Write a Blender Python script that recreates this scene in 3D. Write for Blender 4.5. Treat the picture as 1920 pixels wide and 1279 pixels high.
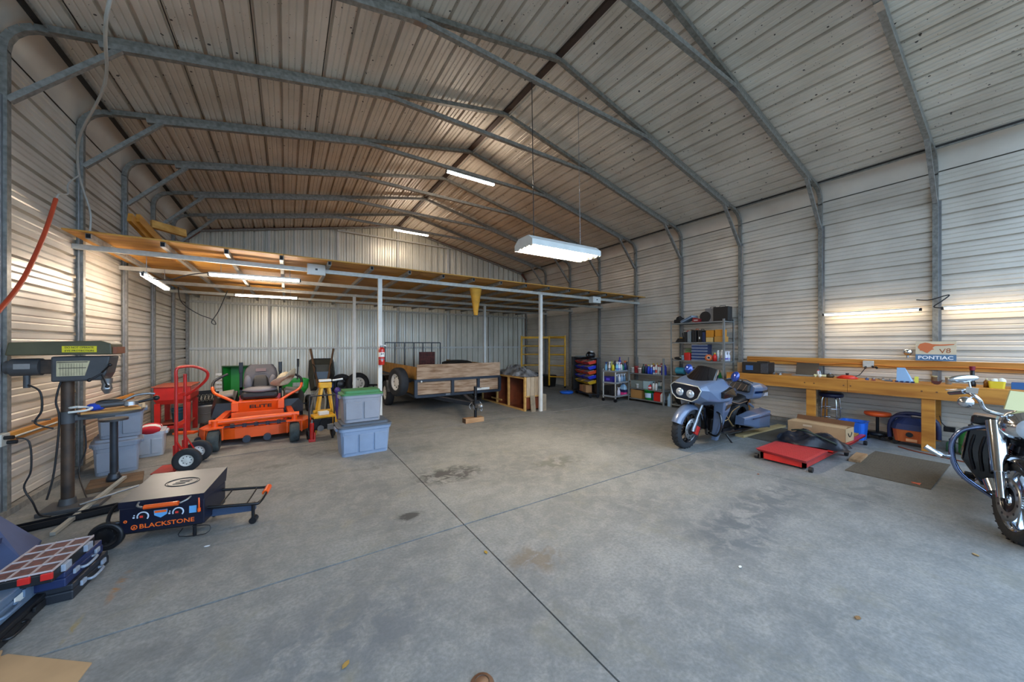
import bpy, bmesh, math, random
from mathutils import Vector, Matrix, Euler
random.seed(7)
for o in list(bpy.data.objects): bpy.data.objects.remove(o)
SC = bpy.context.scene
COL = SC.collection
R = math.radians
# ---------------------------------------------------------------- camera
cam = bpy.data.cameras.new('camera'); cam.sensor_width = 36.0; cam.lens = 36.0*650/1920
cam.shift_y = 6.5/1920; cam.clip_start = 0.05
camo = bpy.data.objects.new('camera', cam); COL.objects.link(camo)
camo.location = (0, 0, 1.66); camo.rotation_euler = (R(90), 0, R(-33)); SC.camera = camo
# ---------------------------------------------------------------- sky and exposure
W = bpy.data.worlds.new('sky'); SC.world = W; W.use_nodes = True
bg = W.node_tree.nodes['Background']; bg.inputs[0].default_value = (0.5, 0.71, 1.0, 1); bg.inputs[1].default_value = 3.8
vs = SC.view_settings; vs.view_transform = 'Standard'; vs.look = 'None'; vs.exposure = 0.33; vs.gamma = 1; vs.use_curve_mapping = False
LAMP = 22.0      # strength of the lit tubes
# ---------------------------------------------------------------- helpers
def lin(h):
    h = h.lstrip('#'); c = [int(h[i:i+2], 16)/255 for i in (0, 2, 4)]
    return tuple((x/12.92 if x <= .04045 else ((x+.055)/1.055)**2.4) for x in c) + (1,)
MC = {}
def M(name, hexc='#888888', rough=.5, metal=0., var=.0, scale=6., hex2=None, bump=0., coat=0., stretch=None, emit=None, alpha=1., trans=0.):
    if name in MC: return MC[name]
    m = bpy.data.materials.new(name); m.use_nodes = True; MC[name] = m
    nt = m.node_tree; b = nt.nodes['Principled BSDF']; L = nt.links.new
    c = lin(hexc); b.inputs['Base Color'].default_value = c
    b.inputs['Roughness'].default_value = rough; b.inputs['Metallic'].default_value = metal
    if coat: b.inputs['Coat Weight'].default_value = coat; b.inputs['Coat Roughness'].default_value = .08
    if trans: b.inputs['Transmission Weight'].default_value = trans
    if alpha < 1: b.inputs['Alpha'].default_value = alpha
    if emit: b.inputs['Emission Color'].default_value = lin(emit[0]); b.inputs['Emission Strength'].default_value = emit[1]
    if var or bump:
        tc = nt.nodes.new('ShaderNodeTexCoord'); mp = nt.nodes.new('ShaderNodeMapping')
        L(tc.outputs['Object'], mp.inputs[0])
        if stretch: mp.inputs['Scale'].default_value = stretch
        n = nt.nodes.new('ShaderNodeTexNoise'); n.inputs['Scale'].default_value = scale; n.inputs['Detail'].default_value = 6
        L(mp.outputs[0], n.inputs[0])
        if var:
            cr = nt.nodes.new('ShaderNodeValToRGB'); L(n.outputs[0], cr.inputs[0])
            c2 = lin(hex2) if hex2 else tuple(x*(1-var) for x in c[:3]) + (1,)
            cr.color_ramp.elements[0].color = c2; cr.color_ramp.elements[1].color = c
            cr.color_ramp.elements[0].position = .32; cr.color_ramp.elements[1].position = .66
            L(cr.outputs[0], b.inputs['Base Color'])
        if bump:
            bp = nt.nodes.new('ShaderNodeBump'); bp.inputs['Strength'].default_value = bump; bp.inputs['Distance'].default_value = .01
            L(n.outputs[0], bp.inputs['Height']); L(bp.outputs[0], b.inputs['Normal'])
    return m
def V(*a): return Vector(a)
def frame_of(d):
    d = d.normalized(); a = Vector((0, 0, 1)) if abs(d.z) < .9 else Vector((1, 0, 0))
    x = a.cross(d).normalized(); return x, d.cross(x).normalized(), d
class MB:
    def __init__(s): s.v = []; s.f = []; s.sm = []; s.mi = []; s.M = None; s.k = 0
    def add(s, vs_, fs, sm=False):
        o = len(s.v)
        for p in vs_:
            p = Vector(p); s.v.append(s.M @ p if s.M else p)
        for f in fs: s.f.append([i+o for i in f]); s.sm.append(sm); s.mi.append(s.k)
        return s
    def box(s, c, z, rot=None, top=(1, 1), shift=(0, 0)):
        x, y, h = z[0]/2, z[1]/2, z[2]/2; tx, ty = top; ax, ay = shift
        p = [(-x, -y, -h), (x, -y, -h), (x, y, -h), (-x, y, -h), (-x*tx+ax, -y*ty+ay, h), (x*tx+ax, -y*ty+ay, h), (x*tx+ax, y*ty+ay, h), (-x*tx+ax, y*ty+ay, h)]
        m = Matrix.Translation(c)
        if rot: m = m @ Euler([R(a) for a in rot]).to_matrix().to_4x4()
        return s.add([m @ Vector(q) for q in p], [(0, 3, 2, 1), (4, 5, 6, 7), (0, 1, 5, 4), (1, 2, 6, 5), (2, 3, 7, 6), (3, 0, 4, 7)])
    def bb(s, a, b):   # box from corner to corner
        return s.box([(a[i]+b[i])/2 for i in range(3)], [abs(b[i]-a[i]) for i in range(3)])
    def cyl(s, a, b, r, r1=None, n=12, caps=True):
        a = Vector(a); b = Vector(b); r1 = r if r1 is None else r1; x, y, _ = frame_of(b-a)
        cs = [(math.cos(2*math.pi*i/n), math.sin(2*math.pi*i/n)) for i in range(n)]
        s.add([a+(x*c+y*q)*r for c, q in cs]+[b+(x*c+y*q)*r1 for c, q in cs], [(i, (i+1) % n, n+(i+1) % n, n+i) for i in range(n)], True)
        if caps:
            s.add([a+(x*c+y*q)*r for c, q in cs], [tuple(range(n))[::-1]]); s.add([b+(x*c+y*q)*r1 for c, q in cs], [tuple(range(n))])
        return s
    def bar(s, a, b, w, h=None, up=(0, 0, 1)):   # square tube between two points
        a = Vector(a); b = Vector(b); h = h or w; d = (b-a).normalized(); u = Vector(up)
        if abs(d.dot(u)) > .98: u = Vector((0, 1, 0))
        x = d.cross(u).normalized()*w/2; y = x.cross(d).normalized()*h/2
        return s.add([a-x-y, a+x-y, a+x+y, a-x+y, b-x-y, b+x-y, b+x+y, b-x+y], [(0, 3, 2, 1), (4, 5, 6, 7), (0, 1, 5, 4), (1, 2, 6, 5), (2, 3, 7, 6), (3, 0, 4, 7)])
    def tube(s, pts, r, n=8, closed=False, sub=0, caps=True):
        P = [Vector(p) for p in pts]
        if sub: P = smooth_path(P, sub, closed)
        m = len(P); rr = r if isinstance(r, (list, tuple)) else [r]*m
        if len(rr) != m: rr = [rr[min(len(rr)-1, int(i*len(rr)/m))] for i in range(m)]
        T = []
        for i in range(m):
            if closed: T.append((P[(i+1) % m]-P[i-1]).normalized())
            else: T.append((P[min(i+1, m-1)]-P[max(i-1, 0)]).normalized())
        x, y, _ = frame_of(T[0]); ring = []
        for i in range(m):
            if i:
                q = T[i-1].rotation_difference(T[i]); x = q @ x
            x = (x-T[i]*x.dot(T[i])).normalized(); y = T[i].cross(x)
            ring.append([P[i]+(x*math.cos(2*math.pi*k/n)+y*math.sin(2*math.pi*k/n))*rr[i] for k in range(n)])
        vv = [q for g in ring for q in g]; ff = []
        for i in range(m if closed else m-1):
            j = (i+1) % m
            for k in range(n): ff.append((i*n+k, i*n+(k+1) % n, j*n+(k+1) % n, j*n+k))
        s.add(vv, ff, True)
        if not closed and caps: s.add(ring[0], [tuple(range(n))[::-1]]); s.add(ring[-1], [tuple(range(n))])
        return s
    def lathe(s, prof, n=20, c=(0, 0, 0), axis=None, sm=True, a0=0., a1=360.):
        m = Matrix.Translation(c)
        if axis is not None:
            x, y, z = frame_of(Vector(axis)); m = m @ Matrix((x, y, z)).transposed().to_4x4()
        full = abs(a1-a0) >= 359.9; nn = n if full else n+1
        vv = []; ff = []
        for r_, z_ in prof:
            for i in range(nn):
                t = R(a0+(a1-a0)*i/n); vv.append(m @ Vector((r_*math.cos(t), r_*math.sin(t), z_)))
        for j in range(len(prof)-1):
            for i in range(n):
                k = (i+1) % nn if full else i+1
                ff.append((j*nn+i, j*nn+k, (j+1)*nn+k, (j+1)*nn+i))
        return s.add(vv, ff, sm)
    def prism(s, poly, d, c=(0, 0, 0), xd=(1, 0, 0), yd=(0, 1, 0)):   # 2-d outline in the plane c,xd,yd, extruded d along its normal
        c = Vector(c); xd = Vector(xd).normalized(); yd = Vector(yd).normalized(); z = xd.cross(yd)*d; n = len(poly)
        a = [c+xd*p[0]+yd*p[1] for p in poly]
        return s.add(a+[p+z for p in a], [tuple(range(n))[::-1], tuple(range(n, 2*n))]+[(i, (i+1) % n, n+(i+1) % n, n+i) for i in range(n)])
    def ell(s, c, r, n=14, m=8, rot=None, z0=-1., z1=1.):
        mt = Matrix.Translation(c)
        if rot: mt = mt @ Euler([R(a) for a in rot]).to_matrix().to_4x4()
        vv = []; ff = []
        t0, t1 = math.asin(z0), math.asin(z1)
        for j in range(m+1):
            t = t0+(t1-t0)*j/m
            for i in range(n):
                a = 2*math.pi*i/n; vv.append(mt @ Vector((r[0]*math.cos(t)*math.cos(a), r[1]*math.cos(t)*math.sin(a), r[2]*math.sin(t))))
        for j in range(m):
            for i in range(n): ff.append((j*n+i, j*n+(i+1) % n, (j+1)*n+(i+1) % n, (j+1)*n+i))
        return s.add(vv, ff, True)
    def torus(s, c, R1, r, axis=(0, 0, 1), n=24, m=8):
        x, y, z = frame_of(Vector(axis)); c = Vector(c)
        return s.tube([c+(x*math.cos(2*math.pi*i/n)+y*math.sin(2*math.pi*i/n))*R1 for i in range(n)], r, m, True)
    def loft(s, secs, sm=True, caps=True, closed=True):   # list of rings with the same point count
        n = len(secs[0]); vv = [p for q in secs for p in q]; ff = []
        for j in range(len(secs)-1):
            for i in range(n if closed else n-1): ff.append((j*n+i, j*n+(i+1) % n, (j+1)*n+(i+1) % n, (j+1)*n+i))
        s.add(vv, ff, sm)
        if caps: s.add(secs[0], [tuple(range(n))[::-1]]); s.add(secs[-1], [tuple(range(n))])
        return s
    def obj(s, name, mat, parent=None, bev=0., loc=None, sub=0):
        me = bpy.data.meshes.new(name); me.from_pydata([tuple(p) for p in s.v], [], s.f)
        me.polygons.foreach_set('use_smooth', s.sm)
        ms = mat if isinstance(mat, (list, tuple)) else [mat]
        for q in ms: me.materials.append(q)
        if len(ms) > 1: me.polygons.foreach_set('material_index', s.mi)
        bm = bmesh.new(); bm.from_mesh(me); bmesh.ops.remove_doubles(bm, verts=bm.verts, dist=1e-5) if sub else None
        bmesh.ops.recalc_face_normals(bm, faces=bm.faces); bm.to_mesh(me); bm.free()
        o = bpy.data.objects.new(name, me); COL.objects.link(o)
        if parent: o.parent = parent
        if loc: o.location = loc
        if bev:
            md = o.modifiers.new('bevel', 'BEVEL'); md.width = bev; md.segments = 2; md.limit_method = 'ANGLE'; md.angle_limit = R(40)
        if sub:
            md = o.modifiers.new('sub', 'SUBSURF'); md.levels = sub; md.render_levels = sub
        return o
def smooth_path(P, sub, closed=False):
    out = []; m = len(P); last = m if closed else m-1
    for i in range(last):
        g = lambda j: P[j % m] if closed else P[max(0, min(m-1, j))]
        a, b, c, d = g(i-1), g(i), g(i+1), g(i+2)
        for k in range(sub):
            t = k/sub
            out.append(.5*((2*b)+(c-a)*t+(2*a-5*b+4*c-d)*t*t+(3*b-a-3*c+d)*t**3))
    if not closed: out.append(P[-1])
    return out
def tag(o, label, cat, group=None):
    o['label'] = label; o['category'] = cat
    if group: o['group'] = group
    return o
def thing(name, label, cat, loc=(0, 0, 0), rz=0., group=None, rot=None):
    o = bpy.data.objects.new(name, None); COL.objects.link(o); o.empty_display_size = .05
    o.location = loc; o.rotation_euler = [R(a) for a in rot] if rot else (0, 0, R(rz))
    return tag(o, label, cat, group)
def struct(o): o['kind'] = 'structure'; return o
def sempty(name):
    o = bpy.data.objects.new(name, None); COL.objects.link(o); return struct(o)
def copy_child(src, parent, loc=None, rot=None, scale=None):
    c = src.copy(); COL.objects.link(c); c.parent = parent
    if loc is not None: c.location = loc
    if rot is not None: c.rotation_euler = rot
    if scale is not None: c.scale = scale
    return c
def copy_tree(o, parent=None):
    c = o.copy(); COL.objects.link(c); c.parent = parent
    for ch in list(o.children): copy_tree(ch, c)
    return c
def text(parent, s, mat, c, xd, yd, w, h=None, name='lettering', depth=.002, bold=0.):
    cu = bpy.data.curves.new('t', 'FONT'); cu.body = s; cu.align_x = 'CENTER'; cu.align_y = 'CENTER'; cu.extrude = .01; cu.offset = bold
    cu.resolution_u = 3
    o = bpy.data.objects.new('t', cu); COL.objects.link(o); bpy.context.view_layer.update()
    me = bpy.data.meshes.new_from_object(o.evaluated_get(bpy.context.evaluated_depsgraph_get()))
    bpy.data.objects.remove(o)
    xs = [v.co.x for v in me.vertices]; ys = [v.co.y for v in me.vertices]
    sx = w/(max(xs)-min(xs)); sy = (h/(max(ys)-min(ys))) if h else sx
    cx, cy = (max(xs)+min(xs))/2, (max(ys)+min(ys))/2
    c = Vector(c); xd = Vector(xd).normalized(); yd = Vector(yd).normalized(); z = xd.cross(yd)
    for v in me.vertices: v.co = c+xd*(v.co.x-cx)*sx+yd*(v.co.y-cy)*sy+z*(v.co.z*depth/.02+depth/2)
    me.materials.clear(); me.materials.append(mat); me.name = name
    t = bpy.data.objects.new(name, me); COL.objects.link(t); t.parent = parent
    return t
def rrect(w, h, r, n=4):   # rounded rectangle outline
    out = []
    for cx, cy, a in ((w/2-r, h/2-r, 0), (-w/2+r, h/2-r, 90), (-w/2+r, -h/2+r, 180), (w/2-r, -h/2+r, 270)):
        for i in range(n+1):
            t = R(a+90*i/n); out.append((cx+r*math.cos(t), cy+r*math.sin(t)))
    return out
def ring3(poly, z): return [(p[0], p[1], z) for p in poly]
def wheel(parent, c, axis, Ro, w, Rr, tmat, rmat, name='wheel', spokes=0, hub=None, tread=False):
    """a tyre with its rim as a sub-part"""
    t = MB(); h = w/2
    t.lathe([(Rr, -h*.85), (Rr+(Ro-Rr)*.5, -h), (Ro*.955, -h*.86), (Ro, -h*.5), (Ro, h*.5), (Ro*.955, h*.86), (Rr+(Ro-Rr)*.5, h), (Rr, h*.85), (Rr, -h*.85)], 28, c, axis)
    if tread:
        x, y, z = frame_of(Vector(axis)); cc = Vector(c)
        for i in range(24):
            a = 2*math.pi*i/24; d = x*math.cos(a)+y*math.sin(a); e = -x*math.sin(a)+y*math.cos(a)
            for sgn in (-1, 1):
                p = cc+d*Ro*.985+z*sgn*h*.12; q = cc+d*Ro*.96+z*sgn*h*.9+e*Ro*.09
                t.bar(p, q, .022, .02, d)
    to = t.obj('tire', tmat, parent)
    r = MB(); 
    if spokes:
        r.lathe([(Rr, -h*.8), (Rr*.9, -h*.6), (Rr*.9, h*.6), (Rr, h*.8)], 28, c, axis)
        x, y, z = frame_of(Vector(axis)); cc = Vector(c)
        for i in range(spokes):
            a = 2*math.pi*i/spokes; d = x*math.cos(a)+y*math.sin(a)
            r.bar(cc+d*Rr*.15, cc+d*Rr*.95, Rr*.13, h*.5, z)
        r.cyl(cc-z*h*.7, cc+z*h*.7, Rr*.24, n=16)
    else:
        hf = [(Rr*1.02, .8), (Rr*.9, .7), (Rr*.8, .3), (Rr*.55, .45), (Rr*.25, .62), (.001, .62)]
        r.lathe([(q, -h*z_) for q, z_ in reversed(hf)]+[(q, h*z_) for q, z_ in hf], 24, c, axis)
        x, y, z = frame_of(Vector(axis)); cc = Vector(c)
        r2 = MB()
        for i in range(8):
            a = 2*math.pi*i/8; d = x*math.cos(a)+y*math.sin(a)
            for sg in (-1, 1): r2.cyl(cc+d*Rr*.62+z*sg*h*.36, cc+d*Rr*.62+z*sg*h*.47, Rr*.085, n=8)
        ro = r.obj('rim', rmat, to)
        r2.obj('rim_slots', M('slot_black', '#141414', .6), ro)
        return to
    r.obj('rim', rmat, to)
    return to
# ---------------------------------------------------------------- materials
GALV = M('galvanised steel', '#989690', .45, .25, .35, 22., '#77756f')
GALVF = M('frame galvanised steel', '#8d8b84', .45, .2, .35, 22., '#6c6a64')
GALVL = M('light galvanised steel', '#c6c5bc', .45, .15, .2, 18.)
RUST = M('red primer edge', '#7a4436', .7, .1, .3)
PLY = M('yellow plywood', '#cf9a3e', .6, 0, .5, 5., '#a5691f', stretch=(.35, 2.2, 2.2))
PINE = M('varnished pine', '#c98a35', .5, 0, .45, 5., '#9c5f1c', stretch=(1, .25, 2.5))
PINEX = M('pine along x', '#cf9a4e', .55, 0, .45, 5., '#a06a25', stretch=(.25, 2, 2.5))
WOODRAW = M('raw sawn timber', '#b08a62', .7, 0, .4, 6., '#86623f', stretch=(.4, 3, 3))
BLACK = M('black plastic', '#17181b', .45, 0, .2, 9.)
BLACKM = M('black painted metal', '#141519', .35, .1, .2, 9.)
RUB = M('tyre rubber', '#24272b', .75, 0, .35, 14., bump=.15)
RUBG = M('dusty rubber', '#3f4a4b', .8, 0, .35, 14., '#2b3132')
CHROME = M('chrome', '#d9dde2', .12, 1.)
STEEL = M('bare steel', '#9a9c9e', .32, .8, .2, 12.)
WHITE = M('white plastic', '#dcdcd6', .45)
WHITEP = M('white paint', '#d6d6cf', .5, 0, .15, 5.)
RED = M('red paint', '#c8241c', .35, 0, .25, 5., coat=.3)
ORANGE = M('orange paint', '#ee5a10', .35, 0, .2, 4., coat=.4)
BLUE = M('blue plastic', '#1f63c9', .4)
NAVY = M('navy plastic', '#1d2b52', .45)
GREEN = M('green plastic', '#1f8a2c', .45, 0, .2, 5.)
YELLOW = M('yellow paint', '#e2a81a', .45, 0, .3, 6.)
CARD = M('cardboard', '#b5946c', .8, 0, .15, 5.)
GREYP = M('grey tote plastic', '#8e98a6', .5, 0, .15, 4.)
# ---------------------------------------------------------------- shell dimensions
XL, XR, YB, YF = -2.32, 9.12, 12.9, -1.35
XC = (XL+XR)/2
ZW, ZE, EI, ZR = 4.56, 4.88, .26, 6.0      # top of straight wall, eave joint, eave inset, ridge
SP = 1.487
FY = [YB-SP*k for k in range(1, 9)]        # frame positions from the back
def nodes(m): return m.node_tree.nodes, m.node_tree.links.new
def panel_mat(name, base, dark, speck, rough, metal):
    m = bpy.data.materials.new(name); m.use_nodes = True; N, L = nodes(m); b = N['Principled BSDF']
    tc = N.new('ShaderNodeTexCoord')
    n1 = N.new('ShaderNodeTexNoise'); n1.inputs['Scale'].default_value = 1.3; n1.inputs['Detail'].default_value = 5; L(tc.outputs['Object'], n1.inputs[0])
    cr = N.new('ShaderNodeValToRGB'); L(n1.outputs[0], cr.inputs[0]); cr.color_ramp.elements[0].position = .3; cr.color_ramp.elements[1].position = .65
    cr.color_ramp.elements[0].color = lin(dark); cr.color_ramp.elements[1].color = lin(base)
    vo = N.new('ShaderNodeTexVoronoi'); vo.inputs['Scale'].default_value = 6.5; L(tc.outputs['Object'], vo.inputs['Vector'])
    n2 = N.new('ShaderNodeTexNoise'); n2.inputs['Scale'].default_value = 2.2; L(tc.outputs['Object'], n2.inputs[0])
    th = N.new('ShaderNodeMath'); th.operation = 'MULTIPLY'; th.inputs[1].default_value = speck; L(n2.outputs[0], th.inputs[0])
    ls = N.new('ShaderNodeMath'); ls.operation = 'LESS_THAN'; L(vo.outputs['Distance'], ls.inputs[0]); L(th.outputs[0], ls.inputs[1])
    v2 = N.new('ShaderNodeTexVoronoi'); v2.inputs['Scale'].default_value = 17; L(tc.outputs['Object'], v2.inputs['Vector'])
    l2 = N.new('ShaderNodeMath'); l2.operation = 'LESS_THAN'; l2.inputs[1].default_value = speck*.5; L(v2.outputs['Distance'], l2.inputs[0])
    mx = N.new('ShaderNodeMath'); mx.operation = 'MAXIMUM'; L(ls.outputs[0], mx.inputs[0]); L(l2.outputs[0], mx.inputs[1])
    mix = N.new('ShaderNodeMixRGB'); L(mx.outputs[0], mix.inputs[0]); L(cr.outputs[0], mix.inputs[1]); mix.inputs[2].default_value = lin('#4a4540')
    L(mix.outputs[0], b.inputs['Base Color']); b.inputs['Roughness'].default_value = rough; b.inputs['Metallic'].default_value = metal
    return m
WALLM = panel_mat('galvalume wall sheet', '#ded5c7', '#c6bcae', .012, .36, .25)
ROOFM = panel_mat('galvalume roof sheet with specks', '#e6ddd0', '#cbc1b3', .17, .42, .1)
BACKM = panel_mat('ribbed back wall sheet', '#d8d4c5', '#c6c2b2', .008, .33, .25)
OUTM = M('outer skin', '#8a857d', .6)
def conc():
    m = bpy.data.materials.new('worn concrete'); m.use_nodes = True; N, L = nodes(m); b = N['Principled BSDF']
    ge = N.new('ShaderNodeNewGeometry'); P = ge.outputs['Position']
    def noise(sc, det=6, st=None, dist=0.):
        n = N.new('ShaderNodeTexNoise'); n.inputs['Scale'].default_value = sc; n.inputs['Detail'].default_value = det; n.inputs['Roughness'].default_value = .65; n.inputs['Distortion'].default_value = dist
        if st:
            mp = N.new('ShaderNodeMapping'); mp.inputs['Scale'].default_value = st; mp.inputs['Rotation'].default_value = (0, 0, R(20)); L(P, mp.inputs[0]); L(mp.outputs[0], n.inputs[0])
        else: L(P, n.inputs[0])
        return n.outputs[0]
    def ramp(v, a, b_, c0, c1):
        cr = N.new('ShaderNodeValToRGB'); L(v, cr.inputs[0]); e = cr.color_ramp.elements; e[0].position = a; e[1].position = b_; e[0].color = c0; e[1].color = c1; return cr.outputs[0]
    def mixc(f, a, c, mode='MIX'):
        x = N.new('ShaderNodeMixRGB'); x.blend_type = mode
        if isinstance(f, float): x.inputs[0].default_value = f
        else: L(f, x.inputs[0])
        for i, q in ((1, a), (2, c)):
            if isinstance(q, tuple): x.inputs[i].default_value = q
            else: L(q, x.inputs[i])
        return x.outputs[0]
    g = lambda v: (v, v, v, 1)
    c = ramp(noise(.9, 8), .3, .7, lin('#686b6b'), lin('#939390'))
    c = mixc(ramp(noise(7., 10, None, .6), .44, .64, g(0), g(.32)), c, lin('#aeaaa0'))
    c = mixc(ramp(noise(2.4, 9, (.7, 1.5, 1)), .54, .74, g(0), g(.5)), c, lin('#5c5e5c'))
    c = mixc(ramp(noise(45., 10), .36, .64, g(.5), g(0)), c, lin('#5c5d58'))
    c = mixc(ramp(noise(1.7, 6, (1, 1, 1), 1.), .55, .75, g(0), g(.4)), c, lin('#807a62'))
    nz = noise(6., 8, None, .8)
    for (x, y, rx, ry, col, amt) in ((1.75, 4.15, .55, .33, '#3a3a38', .9), (1.0, 3.35, .16, .1, '#3c3d3b', .95), (1.62, 2.15, .28, .2, '#6a5a44', .6), (3.2, 3.75, .5, .25, '#55564f', .7),
                                     (4.2, 1.6, 1.1, .3, '#575b5e', .7), (3.3, 1.5, .6, .35, '#555a5e', .65), (5.3, 1.1, .7, .25, '#5d5f60', .55), (.35, 6.05, .5, .14, '#53534f', .6), (-.2, 5.7, .35, .12, '#565652', .6), (1.0, 5.0, .3, .2, '#5c5b55', .55), (3.0, 2.3, .5, .22, '#5f6262', .5), (-.97, 3.5, .035, .24, '#94652c', .8), (-1.05, 3.1, .02, .14, '#8d7a3a', .6), (.3, 2.2, .7, .4, '#5d6266', .5)):
        mp = N.new('ShaderNodeMapping'); mp.vector_type = 'POINT'; mp.inputs['Location'].default_value = (-x/rx, -y/ry, 0); mp.inputs['Scale'].default_value = (1/rx, 1/ry, 0)
        L(P, mp.inputs[0]); ln = N.new('ShaderNodeVectorMath'); ln.operation = 'LENGTH'; L(mp.outputs[0], ln.inputs[0])
        s1 = N.new('ShaderNodeMath'); s1.operation = 'SUBTRACT'; s1.inputs[0].default_value = 1.05; L(ln.outputs['Value'], s1.inputs[1])
        s2 = N.new('ShaderNodeMath'); s2.operation = 'MULTIPLY'; s2.use_clamp = True; L(s1.outputs[0], s2.inputs[0])
        L(ramp(nz, .44, .58, g(0), g(2.2)), s2.inputs[1])
        s3 = N.new('ShaderNodeMath'); s3.operation = 'MULTIPLY'; s3.inputs[1].default_value = amt; s3.use_clamp = True; L(s2.outputs[0], s3.inputs[0])
        c = mixc(s3.outputs[0], c, lin(col))
    L(c, b.inputs['Base Color']); b.inputs['Roughness'].default_value = .72
    bp = N.new('ShaderNodeBump'); bp.inputs['Strength'].default_value = .12; bp.inputs['Distance'].default_value = .01; L(noise(30., 8), bp.inputs['Height']); L(bp.outputs[0], b.inputs['Normal'])
    return m
CONC = conc()
# ---------------------------------------------------------------- floor
struct(MB().bb((-40, -40, -.3), (50, 50, -.16)).obj('ground', M('outdoor ground', '#77735f', .9, 0, .3, .8)))
fl_o = struct(MB().bb((XL-.3, YF-2.5, -.16), (XR+.3, YB+.3, -.03)).obj('floor', M('slab bed', '#1a1a19', .9)))
xs = [XL-.3, 1.37, 5.17, 8.95, XR+.3]; ys = [YF-2.5, -.78, 2.92, 6.62, 10.3, YB+.3]
for i in range(4):
    for j in range(5):
        g = .0055
        MB().bb((xs[i]+g, ys[j]+g*1.7, -.03), (xs[i+1]-g, ys[j+1]-g*1.7, 0)).obj('concrete_slab', CONC, fl_o)
# ---------------------------------------------------------------- ribbed sheets
PITCH = .25
def rib_profile(n, p=PITCH, w=.044, d=.052):
    out = []
    for i in range(n):
        u = i*p
        out += [(u, d), (u+w*.3, d), (u+w*.5, 0)]
        for q in (.38, .66): out += [(u+p*q-.013, 0), (u+p*q, .01), (u+p*q+.013, 0)]
        out += [(u+p-w*.5, 0), (u+p-w*.3, d)]
    return out+[(n*p, d)]
def sheet(name, n, org, ud, vd, nd, L0, parent, mat, top=None):
    """ribbed sheet: width along ud, ribs running along vd, ribs pushed towards nd (outside)"""
    org = Vector(org); ud = Vector(ud).normalized(); vd = Vector(vd).normalized(); nd = Vector(nd)
    pr = rib_profile(n); a = []; b = []
    for u, d in pr:
        p = org+ud*u+nd*d; a.append(p); b.append(p+vd*(top(p) if top else L0))
    k = len(pr); m = MB(); m.add(a+b, [(i, i+1, k+i+1, k+i) for i in range(k-1)])
    return m.obj(name, mat, parent)
LEN = YB-YF
def side_wall(nm, x, sg):
    w = struct(MB().bb((x+sg*.055, YF, 0), (x+sg*.08, YB+.1, ZE)).obj(nm, OUTM))
    for i in range(6): sheet('wall_panel', 3, (x, YF, .05+.75*i), (0, 0, 1), (0, 1, 0), (sg, 0, 0), LEN, w, WALLM)
    # curved eave sheet
    pts = [(x-sg*EI*(1-math.cos(R(90*t/8))), 4.55+(ZE-4.55)*math.sin(R(90*t/8))) for t in range(9)]
    m = MB(); m.add([(p[0], YF, p[1]) for p in pts]+[(p[0], YB, p[1]) for p in pts], [(i, i+1, 10+i, 9+i) for i in range(8)], True)
    m.obj('eave_panel', WALLM, w)
    MB().bb((x-sg*.07, YF, 0), (x, YB, .064)).obj('base_rail', GALV, w)
    return w
wl = side_wall('wall_left', XL, -1); wr = side_wall('wall_right', XR, 1)
ceil = struct(MB().add([(x, y, z) for y in (YF, YB+.12) for x, z in ((XL-.1, 4.4), (XL-.1, ZE+.06), (XL+EI-.1, ZE+.1), (XC, ZR+.12), (XR-EI+.1, ZE+.1), (XR+.1, ZE+.06), (XR+.1, 4.4))], [(i, i+1, i+8, i+7) for i in range(6)]).obj('ceiling', OUTM))
HW = XR-EI-XC; SL = math.hypot(HW, ZR-ZE); NR = round(SL/PITCH)
for sg in (-1, 1):
    ud = Vector((sg*HW, 0, ZE-ZR)).normalized(); nd = Vector((sg*(ZR-ZE), 0, HW)).normalized(); k = 0
    while k < NR:
        n = min(3, NR-k)
        sheet('roof_panel', n, Vector((XC, YF, ZR))+ud*(k*SL/NR), ud, (0, 1, 0), nd, LEN, ceil, ROOFM); k += n
    # dark folded joint and conduit at the eave, ridge cap
    MB().bar((XC+sg*(HW+.01), YF, ZE+.0), (XC+sg*(HW+.01), YB, ZE+.0), .075, .05).obj('eave_flashing', M('dark flashing', '#3b3734', .6, .2, .3), ceil)
    MB().cyl((XC+sg*(HW-.05), YF, ZE-.05), (XC+sg*(HW-.05), YB, ZE-.05), .014, n=8).obj('conduit', GALV, ceil)
MB().bar((XC, YF, ZR-.03), (XC, YB, ZR-.03), .09, .05).obj('ridge_cap', M('ridge dark', '#4a3a33', .6, .2, .3), ceil)
MB().cyl((XC+.07, 4.6, ZR-.09), (XC+.07, YB, ZR-.09), .013, n=8).obj('conduit', GALVL, ceil)
def ztop(x): return min(ZE+(ZR-ZE)*(1-abs(x-XC)/HW), 99) if abs(x-XC) < HW else ZE-.25*(abs(x-XC)-HW)/EI
bw = struct(MB().prism([(XL-.1, 0), (XR+.1, 0), (XR+.1, ZE+.06), (XR-EI, ZE+.11), (XC, ZR+.13), (XL+EI, ZE+.11), (XL-.1, ZE+.06)], .02, (0, YB+.09, 0), (1, 0, 0), (0, 0, 1)).obj('wall_back', OUTM))
x = XL
while x < XR-.05:
    n = min(3, int((XR-x)/PITCH+.5))
    sheet('wall_panel', n, (x, YB, .03), (1, 0, 0), (0, 0, 1), (0, 1, 0), 0, bw, BACKM, top=lambda p: ztop(p.x)-.03); x += n*PITCH
for sx in (-.45, 1.43, 3.39, 5.32, 7.21):
    MB().bar((sx, YB-.035, 0), (sx, YB-.035, ztop(sx)-.03), .06, .06).obj('stud', WHITEP, bw)
MB().bar((XL, YB-.033, 1.545), (XR, YB-.033, 1.545), .058, .06).obj('girt', WHITEP, bw)
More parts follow.
